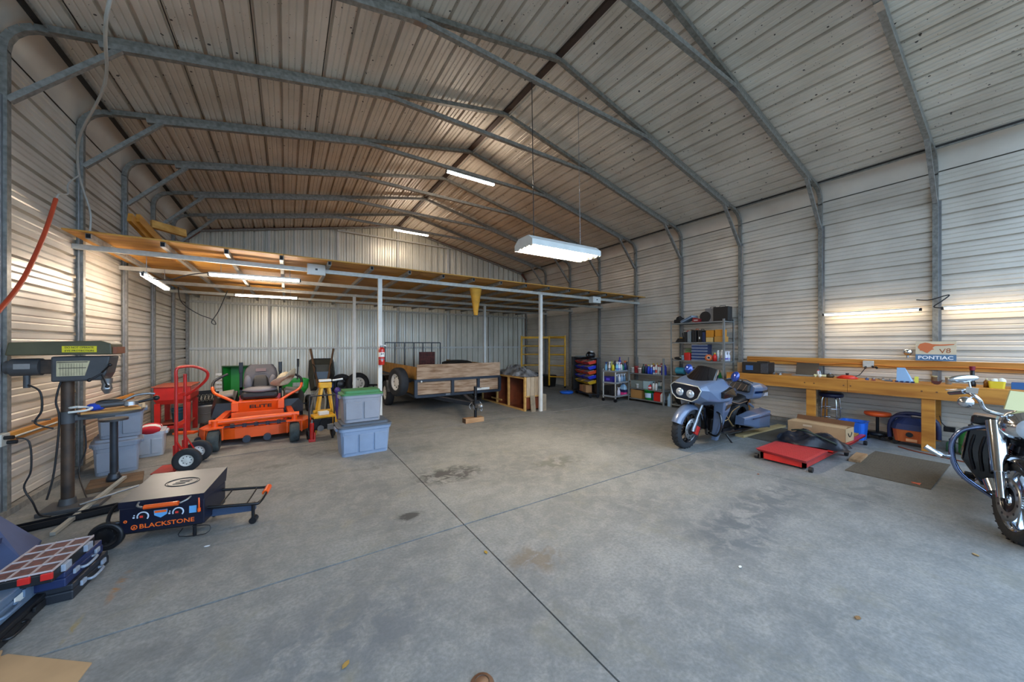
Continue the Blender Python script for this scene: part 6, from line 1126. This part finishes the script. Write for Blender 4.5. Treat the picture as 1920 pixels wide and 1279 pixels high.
# ================================================================ MOTORCYCLES
BG = M('bike grey blue', '#62718a', .28, .15, .1, 3., coat=.6); BGD = M('bike dark trim', '#2b3550', .3, .1, coat=.5); GLB = M('gloss black', '#0c0d12', .12, 0, coat=.8); ENG = M('engine black', '#16171b', .3, .3, .3, 14.); SMOK = M('smoked screen', '#0c0b10', .08, 0, coat=1.)
LENS = M('headlamp lens', '#c9d4e0', .08, .6); TANP = M('warm silver paint', '#a39a92', .3, .3, coat=.5)
def sec(x, prof):   # symmetric section: list of (y,z) for the right half, bottom to top
    return [(x, y, z) for y, z in prof]+[(x, -y, z) for y, z in reversed(prof)]
def moto_wheel(root, c, axis, Rt, w, Rr, mat_r, n, disc_side, disc=True, cal=None):
    t = wheel(root, c, axis, Rt, w, Rr, RUB, mat_r, spokes=n, tread=False)
    x, y, z = frame_of(Vector(axis)); cc = Vector(c); m = MB()
    for i in range(30):      # chevron tread blocks
        a = 2*math.pi*i/30; d = x*math.cos(a)+y*math.sin(a); e = -x*math.sin(a)+y*math.cos(a)
        for s_ in (-1, 1): m.bar(cc+d*(Rt*1.0)+z*s_*w*.06, cc+d*(Rt*.975)+z*s_*w*.42+e*Rt*.12, .012, .008, d)
    m.obj('tread', M('tread groove', '#101216', .8), t)
    if disc:
        m = MB(); o = cc+z*disc_side*w*.62; m.lathe([(Rr*.42, -.003), (Rr*.72, -.003), (Rr*.72, .003), (Rr*.42, .003), (Rr*.42, -.003)], 28, o, axis); m.obj('brake_disc', STEEL, t)
        m = MB(); m.lathe([(Rr*.2, -.004), (Rr*.42, -.004), (Rr*.42, .004)], 12, o, axis)
        for i in range(10):
            a = 2*math.pi*i/10; d = x*math.cos(a)+y*math.sin(a); m.cyl(o+d*Rr*.57-z*.005, o+d*Rr*.57+z*.005, .012, n=6)
        m.obj('disc_carrier', ENG, t)
    return t
def vtwin(root, x0, z0, mat=ENG):
    e = MB(); e.box((x0, 0, z0), (.42, .26, .22)); e.cyl((x0-.02, -.16, z0), (x0-.02, .16, z0), .12, n=18); e.cyl((x0+.2, -.17, z0+.02), (x0+.2, -.1, z0+.02), .1, n=16); e.obj('crankcase', mat, root, bev=.02)
    for sgn in (-1, 1):
        d = Vector((sgn*.38, 0, .92)).normalized(); base = Vector((x0, 0, z0+.06)); m = MB()
        for k in range(9): p = base+d*(.09+.022*k); q = p+d*.01; m.cyl(p, q, .092, n=14)
        m.cyl(base, base+d*.3, .07, n=12); cy = m.obj('cylinder', mat, root)
        m = MB(); m.cyl(base+d*.28, base+d*.36, .085, .07, n=14); m.obj('rocker_cover', M('polished cover', '#5a5d64', .2, .8), cy)
        m = MB(); m.cyl(base+V(-sgn*-.02, -.12, .02), base+d*.28+V(0, -.1, 0), .011, n=6); m.cyl(base+V(.03, -.12, .02), base+d*.28+V(.03, -.1, 0), .011, n=6); m.obj('pushrod_tube', CHROME, cy)
    m = MB(); m.cyl((x0, -.13, z0+.2), (x0, -.21, z0+.2), .085, n=18); m.obj('air_cleaner', GLB, root)
BZ = [(.24, .06), (.19, .115), (-.19, .115), (-.24, .06), (-.2, -.06), (-.12, -.12), (.12, -.12), (.2, -.06)]
b1 = thing('motorcycle', 'grey blue touring motorcycle with batwing fairing parked by the workbench', 'motorcycle', (5.37, 3.17, 0), rot=(6, 0, 0))
b1['label'] = 'grey blue touring motorcycle with twin headlamps and smoked windshield'
moto_wheel(b1, (0, 0, .335), (0, 1, 0), .335, .13, .235, GLB, 10, -1)
m = MB(); m.box((.12, -.1, .3), (.09, .05, .14), rot=(0, 25, 0)); m.obj('brake_caliper', RED, b1, bev=.012)
for s_ in (-1, 1):
    m = MB(); m.cyl((0, s_*.1, .335), (.2, s_*.11, .76), .026, n=12); m.cyl((-.0, s_*.1, .3), (.08, s_*.104, .5), .033, n=12); m.obj('fork_leg', STEEL, b1)
m = MB(); secs = []
for k in range(13):
    a = R(20+140*k/12); r = .385; cx, cz = -r*math.cos(a)*1.0, .335+r*math.sin(a); ring_ = []
    for j in range(9):
        u = (j/8-.5)*2; dr = -.07*abs(u)**2.5; ring_.append((-(r+dr)*math.cos(a), u*.095, .335+(r+dr)*math.sin(a)))
    for j in range(8, -1, -1):
        u = (j/8-.5)*2; dr = -.07*abs(u)**2.5-.006; ring_.append((-(r+dr)*math.cos(a), u*.09, .335+(r+dr)*math.sin(a)))
    secs.append(ring_)
m.loft(secs); m.obj('front_fender', BG, b1)
m = MB(); m.loft([sec(-.12, [(.13, .8), (.23, .9), (.24, .99), (.2, 1.045)]), sec(-.02, [(.16, .76), (.3, .84), (.31, .99), (.23, 1.08)]), sec(.18, [(.18, .72), (.38, .82), (.36, 1.0), (.25, 1.12)]), sec(.42, [(.2, .72), (.41, .82), (.39, 1.02), (.27, 1.15)]), sec(.66, [(.16, .8), (.33, .86), (.31, 1.0), (.2, 1.1)])], sm=False); fr = m.obj('fairing', BG, b1, bev=.025)
m = MB(); m.prism(BZ, .02, (-.128, 0, .925), (0, -1, 0), (0, 0, 1)); bz = m.obj('headlamp_bezel', GLB, fr)
m = MB(); m.tube([(-.15, -p[0]*1.03, .925+p[1]*1.04) for p in BZ], .01, 6, True); m.obj('bezel_trim', M('pale trim', '#b5b8b4', .3, .5), bz)
for s_ in (-1, 1):
    m = MB(); m.lathe([(0, .02), (.02, .022), (.022, .008), (.05, .02), (.062, .0)], 18, (-.15, s_*.085, .91), (-1, 0, 0)); m.obj('headlamp', LENS, bz)
    m = MB(); m.add([(.2, s_*.425, .88), (.66, s_*.39, .88), (.66, s_*.37, 1.0), (.42, s_*.435, 1.04), (.2, s_*.415, .97), (.2, s_*.33, .88), (.66, s_*.3, .88), (.66, s_*.28, 1.0), (.42, s_*.33, 1.04), (.2, s_*.32, .97)], [(0, 1, 2, 3, 4), (5, 9, 8, 7, 6), (0, 1, 6, 5), (1, 2, 7, 6), (2, 3, 8, 7), (3, 4, 9, 8), (4, 0, 5, 9)]); m.obj('side_vent', GLB, fr, bev=.004)
    # lower leg shields
    m = MB(); m.loft([[(.34, s_*.2, .8), (.72, s_*.22, .84), (.72, s_*.32, .84), (.34, s_*.37, .8)], [(.36, s_*.2, .64), (.6, s_*.22, .62), (.6, s_*.34, .62), (.36, s_*.36, .64)], [(.38, s_*.2, .5), (.56, s_*.2, .52), (.56, s_*.32, .52), (.4, s_*.33, .5)], [(.42, s_*.18, .14), (.52, s_*.18, .14), (.52, s_*.26, .14), (.42, s_*.27, .14)]], sm=False); lg = m.obj('leg_shield', BG, b1, bev=.02)
    m = MB(); m.prism([(.4, .66), (.52, .7), (.6, .76), (.44, .74)], .012, (0, s_*.355 if s_ < 0 else .343, 0), (1, 0, 0), (0, 0, 1)); m.obj('shield_vent', GLB, lg)
    m = MB(); m.tube([(.42, s_*.14, .62), (.36, s_*.3, .6), (.34, s_*.36, .42), (.36, s_*.3, .24), (.42, s_*.14, .22)], .016, 8, sub=4); m.obj('crash_bar', GLB, b1)
    m = MB(); m.tube([(.68, s_*.1, 1.06), (.74, s_*.25, 1.12), (.86, s_*.36, 1.1)], .014, 8, sub=3); m.obj('handlebar', GLB, b1)
    m = MB(); m.cyl((.84, s_*.36, 1.105), (.97, s_*.42, 1.06), .021, n=10); m.tube([(.8, s_*.34, 1.14), (.84, s_*.42, 1.14), (.97, s_*.47, 1.09)], .007, 5); m.obj('grip', BLACK, b1)
    m = MB(); m.ell((.56, s_*.38, 1.2), (.05, .07, .085), rot=(0, 15, s_*25)); mr = m.obj('mirror', M('mirror sky reflection', '#25408f', .1, .3, coat=1.), b1); m = MB(); m.cyl((.52, s_*.32, 1.06), (.56, s_*.37, 1.14), .014, n=6); m.obj('mirror_arm', GLB, mr)  # mirror back coloured blue for the sky it reflects
m = MB(); rows = []
for k in range(5):
    f = k/4; rows.append([(.06+.24*f+.16*abs((j/10-.5)*2)**2, (j/10-.5)*2*(.26-.06*f), 1.09+.23*f-.05*f*abs((j/10-.5)*2)**2) for j in range(11)]+[(.07+.24*f+.16*abs((j/10-.5)*2)**2, (j/10-.5)*2*(.255-.06*f), 1.09+.23*f-.05*f*abs((j/10-.5)*2)**2) for j in range(10, -1, -1)])
m.loft(rows); m.obj('windshield', SMOK, b1)
m = MB(); m.box((.6, 0, 1.04), (.14, .46, .12)); ds = m.obj('dash', BLACK, b1, bev=.02)
for s_ in (-1, 1): m = MB(); m.cyl((.665, s_*.1, 1.05), (.68, s_*.1, 1.055), .045, n=14); m.obj('gauge', LENS, ds)
m = MB(); m.loft([sec(.58, [(.03, .66), (.1, .7), (.1, .82), (.04, .86)]), sec(.7, [(.06, .6), (.18, .68), (.17, .82), (.05, .89)]), sec(.9, [(.06, .58), (.18, .66), (.16, .78), (.04, .84)]), sec(1.08, [(.03, .6), (.1, .66), (.08, .72), (.02, .74)])]); tk = m.obj('fuel_tank', TANP, b1)
m = MB(); m.cyl((.74, -.172, .76), (.74, -.186, .765), .062, n=18); m.obj('tank_console', ENG, tk); m = MB(); m.box((.72, -.188, .78), (.06, .006, .03)); m.obj('console_reflection', RED, tk)  # dark disc and red box paint the tank console with its reflection
vtwin(b1, .72, .34)
m = MB(); m.box((.98, 0, .38), (.34, .22, .26)); m.cyl((1.0, -.15, .36), (1.0, -.1, .36), .11, n=16); m.obj('gearbox', ENG, b1, bev=.02)
m = MB(); m.bar((.3, -.1, .66), (.44, -.1, .2), .035); m.bar((.44, -.1, .2), (1.3, -.12, .22), .035); m.bar((.3, .1, .66), (.44, .1, .2), .035); m.bar((.44, .1, .2), (1.3, .12, .22), .035); m.bar((.3, 0, .78), (1.3, 0, .6), .05); m.obj('chassis', GLB, b1)
for s_ in (-1, 1):
    m = MB(); m.box((.72, s_*.27, .27), (.34, .1, .025)); m.obj('floorboard', GLB, b1, bev=.008)
    m = MB(); m.tube([(.78, s_*.12, .45), (.6, s_*.2, .3), (.8, s_*.2, .2), (1.3, s_*.25, .2), (1.95, s_*.27, .22)], .035, 10, sub=3); m.obj('exhaust', GLB, b1)
    m = MB(); m.loft([[(1.15, s_*.2, .3), (1.15, s_*.34, .32), (1.15, s_*.34, .44), (1.15, s_*.2, .46)], [(1.6, s_*.18, .2), (1.6, s_*.4, .22), (1.6, s_*.39, .47), (1.6, s_*.18, .5)], [(2.1, s_*.18, .15), (2.1, s_*.38, .17), (2.1, s_*.36, .48), (2.1, s_*.18, .5)]], sm=False); sbg = m.obj('saddlebag', BG, b1, bev=.03)
    m = MB(); m.box((1.7, s_*.393, .42), (.7, .012, .015)); m.obj('bag_seam', BGD, sbg)
    m = MB(); m.box((2.105, s_*.3, .35), (.02, .1, .08)); m.obj('bag_light', GLB, sbg)
m = MB(); m.loft([sec(1.0, [(.05, .62), (.1, .66), (.1, .71), (.05, .73)]), sec(1.2, [(.1, .58), (.2, .64), (.2, .7), (.1, .71)]), sec(1.42, [(.1, .6), (.2, .66), (.19, .74), (.1, .77)]), sec(1.62, [(.1, .62), (.17, .68), (.16, .78), (.1, .8)])]); st = m.obj('seat', M('black leather', '#141210', .45, 0, .3, 16.), b1)
m = MB(); m.tube([(1.02, -.13, .7), (1.2, -.21, .66), (1.5, -.21, .68)], .006, 5); m.obj('seat_piping', cm_('8a6a52'), st)
m = MB(); m.loft([sec(1.5, [(.22, .72), (.28, .76), (.3, .93), (.24, .98)]), sec(1.75, [(.24, .7), (.32, .74), (.33, .93), (.26, 1.0)]), sec(2.08, [(.2, .72), (.27, .76), (.28, .9), (.2, .95)])], sm=False); tp = m.obj('tour_trunk', BG, b1, bev=.03)
m = MB(); m.box((1.46, 0, .92), (.08, .5, .17), rot=(0, 8, 0)); bk = m.obj('backrest_pad', BLACK, tp, bev=.03)
m = MB()
for k in range(5): m.bar((1.43, -.2+.09*k, .98), (1.412, -.15+.09*k, .86), .006, .006)
m.obj('pad_stitching', cm_('8a6a52'), bk)
m = MB(); m.loft([sec(1.53, [(.3, .83), (.305, .87)]), sec(1.75, [(.335, .83), (.338, .87)]), sec(2.09, [(.285, .82), (.287, .86)])], sm=False); m.obj('trunk_seam', GLB, tp)
for s_ in (-1, 1): m = MB(); m.box((2.0, s_*.26, .78), (.18, .07, .07)); m.obj('trunk_light', LENS, tp, bev=.01)
m = MB(); m.bar((1.6, -.16, .6), (1.7, -.16, .72), .03); m.bar((1.6, .16, .6), (1.7, .16, .72), .03); m.obj('trunk_mount', GLB, b1)
moto_wheel(b1, (1.65, 0, .32), (0, 1, 0), .32, .18, .21, GLB, 10, -1, False)
m = MB(); m.loft([sec(1.3, [(.02, .6), (.1, .62), (.1, .64), (.02, .7)]), sec(1.65, [(.02, .66), (.12, .62), (.12, .66), (.02, .72)]), sec(2.05, [(.02, .5), (.11, .46), (.11, .5), (.02, .56)])]); m.obj('rear_fender', BG, b1)
m = MB(); m.cyl((.86, -.14, .24), (.95, -.32, -.028), .015, n=8); m.obj('kickstand', GLB, b1)
m = MB(); m.tube([(.62, -.22, .42), (.75, -.26, .45), (.95, -.22, .55), (1.2, -.22, .62)], .008, 6, sub=3); m.tube([(.8, -.2, .5), (.9, -.26, .34), (1.02, -.24, .3)], .012, 6, sub=3); m.obj('linkage', M('brass link', '#a8895c', .3, .7), b1)
# --- second motorcycle at the right edge
b2 = thing('motorcycle', 'black and chrome cruiser motorcycle cut off by the right edge', 'motorcycle', (5.16, .17, 0), rot=(6, 0, 1))
S = Matrix.Translation((.12, 0, 0)) @ Matrix.Rotation(R(20), 4, 'Z') @ Matrix.Translation((-.12, 0, 0))
def sv(p): return S @ Vector(p)
ax2 = S.to_3x3() @ Vector((0, 1, 0))
moto_wheel(b2, sv((0, 0, .34)), ax2, .34, .14, .25, CHROME, 12, 1)
for s_ in (-1, 1):
    m = MB(); m.cyl(sv((0, s_*.115, .34)), sv((.12, s_*.12, .6)), .035, n=14); m.cyl(sv((.09, s_*.12, .54)), sv((.28, s_*.13, .95)), .05, .055, n=16); m.obj('fork_cover', CHROME, b2)
    m = MB(); m.tube([sv((.36, s_*.05, 1.0)), sv((.38, s_*.16, 1.03)), sv((.34, s_*.22, 1.12)), sv((.37, s_*.27, 1.17)), sv((.44, s_*.29, 1.17))], .016, 8, sub=4); m.obj('handlebar', CHROME, b2)
    m = MB(); m.cyl(sv((.43, s_*.29, 1.17)), sv((.58, s_*.33, 1.13)), .021, n=10); m.obj('grip', M('chrome grip', '#9aa0aa', .2, .9), b2)
    m = MB(); m.tube([sv((.38, s_*.26, 1.2)), sv((.36, s_*.32, 1.2)), sv((.44, s_*.4, 1.17))], .007, 6, sub=3); m.box(sv((.37, s_*.26, 1.2)), (.06, .07, .05)); m.obj('lever', CHROME, b2)
    m = MB(); m.cyl(sv((.37, s_*.27, 1.2)), sv((.37, s_*.29, 1.28)), .007, n=6); m.ell(sv((.37, s_*.33, 1.3)), (.02, .1, .035), rot=(s_*-14, 0, 20)); m.obj('mirror', CHROME, b2)
    m = MB(); m.lathe([(.0, .03), (.04, .025), (.05, 0), (.045, -.04), (0, -.05)], 16, sv((.2, s_*.34, 1.1)), (-1, 0, 0)); m.tube([sv((.25, s_*.34, 1.1)), sv((.35, s_*.26, 1.14))], .009, 6); m.obj('turn_signal', CHROME, b2)
m = MB(); m.cyl(sv((.07, .13, .36)), sv((.14, .14, .44)), .05, n=12); m.obj('brake_caliper', CHROME, b2)
m = MB(); secs = []
for k in range(11):
    a = R(35+120*k/10); r = .4; ring_ = []
    for j in list(range(9)):
        u = (j/8-.5)*2; dr = -.07*abs(u)**2.5; ring_.append(sv((-(r+dr)*math.cos(a), u*.1, .34+(r+dr)*math.sin(a))))
    for j in range(8, -1, -1):
        u = (j/8-.5)*2; dr = -.07*abs(u)**2.5-.006; ring_.append(sv((-(r+dr)*math.cos(a), u*.095, .34+(r+dr)*math.sin(a))))
    secs.append(ring_)
m.loft(secs); m.obj('front_fender', GLB, b2)
m = MB(); m.ell(sv((.2, 0, .95)), (.16, .14, .14)); m.obj('headlamp_nacelle', CHROME, b2); m = MB(); m.lathe([(0, .03), (.07, .02), (.095, 0)], 18, sv((.06, 0, .95)), ax2.cross(V(0, 0, -1))); m.obj('headlamp', LENS, b2)
m = MB(); m.loft([[sv((.2+.02*i, y, 1.08)) for i, y in ((0, -.12), (0, .12), (1, .12), (1, -.12))], [sv((.3+.02*i, y, 1.24)) for i, y in ((0, -.07), (0, .07), (1, .07), (1, -.07))]], sm=False); m.obj('cream_panel', M('cream panel', '#b5ac74', .2), b2)  # small plain cream panel above the headlamp nacelle
vtwin(b2, .72, .36, GLB)
for s_ in (-1, 1):
    m = MB(); m.tube([(.42, s_*.08, .86), (.4, s_*.22, .86), (.38, s_*.36, .78), (.38, s_*.4, .6), (.4, s_*.32, .36), (.44, s_*.1, .2)], .021, 9, sub=5); m.obj('crash_bar', M('blue chrome', '#8f9fc6', .15, 1.), b2)
    m = MB(); m.tube([(.39, s_*.38, .52), (.36, s_*.43, .5), (.34, s_*.48, .53)], .018, 8); m.cyl((.35, s_*.45, .5), (.34, s_*.56, .56), .026, n=10); m.obj('highway_peg', CHROME, b2)
    m = MB(); m.loft([[(.44, s_*.12, .84), (.56, s_*.12, .84), (.56, s_*.32, .8), (.44, s_*.33, .8)], [(.46, s_*.1, .5), (.56, s_*.1, .5), (.56, s_*.33, .5), (.46, s_*.34, .5)], [(.5, s_*.08, .28), (.56, s_*.08, .28), (.56, s_*.2, .28), (.5, s_*.2, .28)]], sm=False); lo = m.obj('lower_fairing', GLB, b2, bev=.02)
    m = MB()
    for k in range(3): m.tube([(.45, s_*(.16+.06*k), .76), (.44, s_*(.17+.06*k), .6), (.46, s_*(.15+.05*k), .42)], .012, 6, sub=3)
    m.obj('fairing_rib', ENG, lo)
    m = MB(); m.box((.6, s_*.24, .9), (.24, .16, .09)); m.obj('speaker_pod', GLB, b2, bev=.02)
    m = MB(); m.loft([[(1.2, s_*.2, .36), (1.2, s_*.36, .38), (1.2, s_*.36, .6), (1.2, s_*.2, .62)], [(1.6, s_*.18, .3), (1.6, s_*.4, .32), (1.6, s_*.38, .6), (1.6, s_*.18, .62)], [(1.95, s_*.18, .32), (1.95, s_*.36, .34), (1.95, s_*.34, .58), (1.95, s_*.18, .6)]], sm=False); m.obj('saddlebag', GLB, b2, bev=.03)
    m = MB(); m.tube([(.76, s_*.12, .45), (.6, s_*.2, .3), (.8, s_*.22, .2), (1.3, s_*.25, .2), (1.9, s_*.27, .22)], .035, 10, sub=3); m.obj('exhaust', CHROME, b2)
    m = MB(); m.box((.76, s_*.27, .27), (.3, .1, .025)); m.obj('floorboard', GLB, b2, bev=.008)
m = MB(); m.loft([sec(.5, [(.03, .72), (.1, .74), (.1, .88), (.04, .94)]), sec(.66, [(.06, .68), (.19, .74), (.18, .9), (.05, .98)]), sec(.9, [(.06, .64), (.18, .7), (.16, .84), (.04, .9)]), sec(1.06, [(.03, .64), (.1, .68), (.08, .74), (.02, .78)])]); m.obj('fuel_tank', GLB, b2)
m = MB(); m.loft([sec(1.0, [(.05, .62), (.12, .66), (.12, .72), (.05, .74)]), sec(1.25, [(.1, .58), (.2, .64), (.2, .71), (.1, .73)]), sec(1.6, [(.1, .64), (.17, .7), (.16, .8), (.1, .82)])]); m.obj('seat', MC['black leather'], b2)
m = MB(); m.bar((.36, -.1, .8), (.46, -.1, .2), .035); m.bar((.46, -.1, .2), (1.3, -.12, .22), .035); m.bar((.36, .1, .8), (.46, .1, .2), .035); m.bar((.46, .1, .2), (1.3, .12, .22), .035); m.bar((.3, 0, .86), (1.3, 0, .6), .05); m.obj('chassis', GLB, b2)
moto_wheel(b2, (1.62, 0, .32), (0, 1, 0), .32, .17, .21, CHROME, 10, 1, False)
m = MB(); m.loft([sec(1.3, [(.02, .6), (.1, .62), (.1, .64), (.02, .7)]), sec(1.65, [(.02, .66), (.12, .62), (.12, .66), (.02, .72)]), sec(2.0, [(.02, .5), (.11, .46), (.11, .5), (.02, .56)])]); m.obj('rear_fender', GLB, b2)
m = MB(); m.cyl((.8, -.14, .24), (.9, -.3, -.025), .015, n=8); m.obj('kickstand', GLB, b2)
# ================================================================ SMALL THINGS ON THE FLOOR
def leaf(label, loc, rz, c, s=.05):
    t = MB(); t.prism([(-s, 0), (-s*.4, s*.4), (s*.4, s*.35), (s, 0), (s*.4, -s*.4), (-s*.4, -s*.35)], .003, (0, 0, 0)); o = t.obj('dry_leaf', M('leaf '+c, '#'+c, .8), loc=loc)
    o.rotation_euler = (.1, .12, R(rz)); tag(o, label, 'leaf')
leaf('dry tan leaf on the concrete at the bottom, left of the joint', (.255, 1.972, .004), 50, '9a7a3a', .03); leaf('small yellow leaf on the concrete right beside the floor joint', (1.33, 2.43, .004), 80, 'a8862c', .03); leaf('pale scrap of paper on the concrete, lower right', (2.83, 1.24, .004), 10, 'd8d6cc', .022)
leaf('small red brown leaf on the floor in front of the red lift', (5.05, 2.0, .004), 20, '8a4a30', .03); leaf('tan leaf on the floor near the front wheel of the chrome motorcycle', (4.55, .3, .004), 30, 'a88a5a', .035); leaf('brown leaf flake on the floor at lower right', (2.9, .62, .004), 0, '7a5a34', .03)
leaf('white chip on the concrete right of the griddle', (-.55, 3.75, .004), 20, 'd0d2d4', .02)
t = thing('floor_drain_cap', 'brown round cap on the floor at the bottom edge of the picture', 'cap', (.8, 1.5, 0)); m = MB(); m.lathe([(0, .012), (.05, .012), (.06, .0)], 20); m.obj('disc', cm_('6b4a34'), t); m = MB(); m.torus((0, 0, .012), .035, .003, n=18, m=5); m.obj('ring', cm_('4a3424'), t)
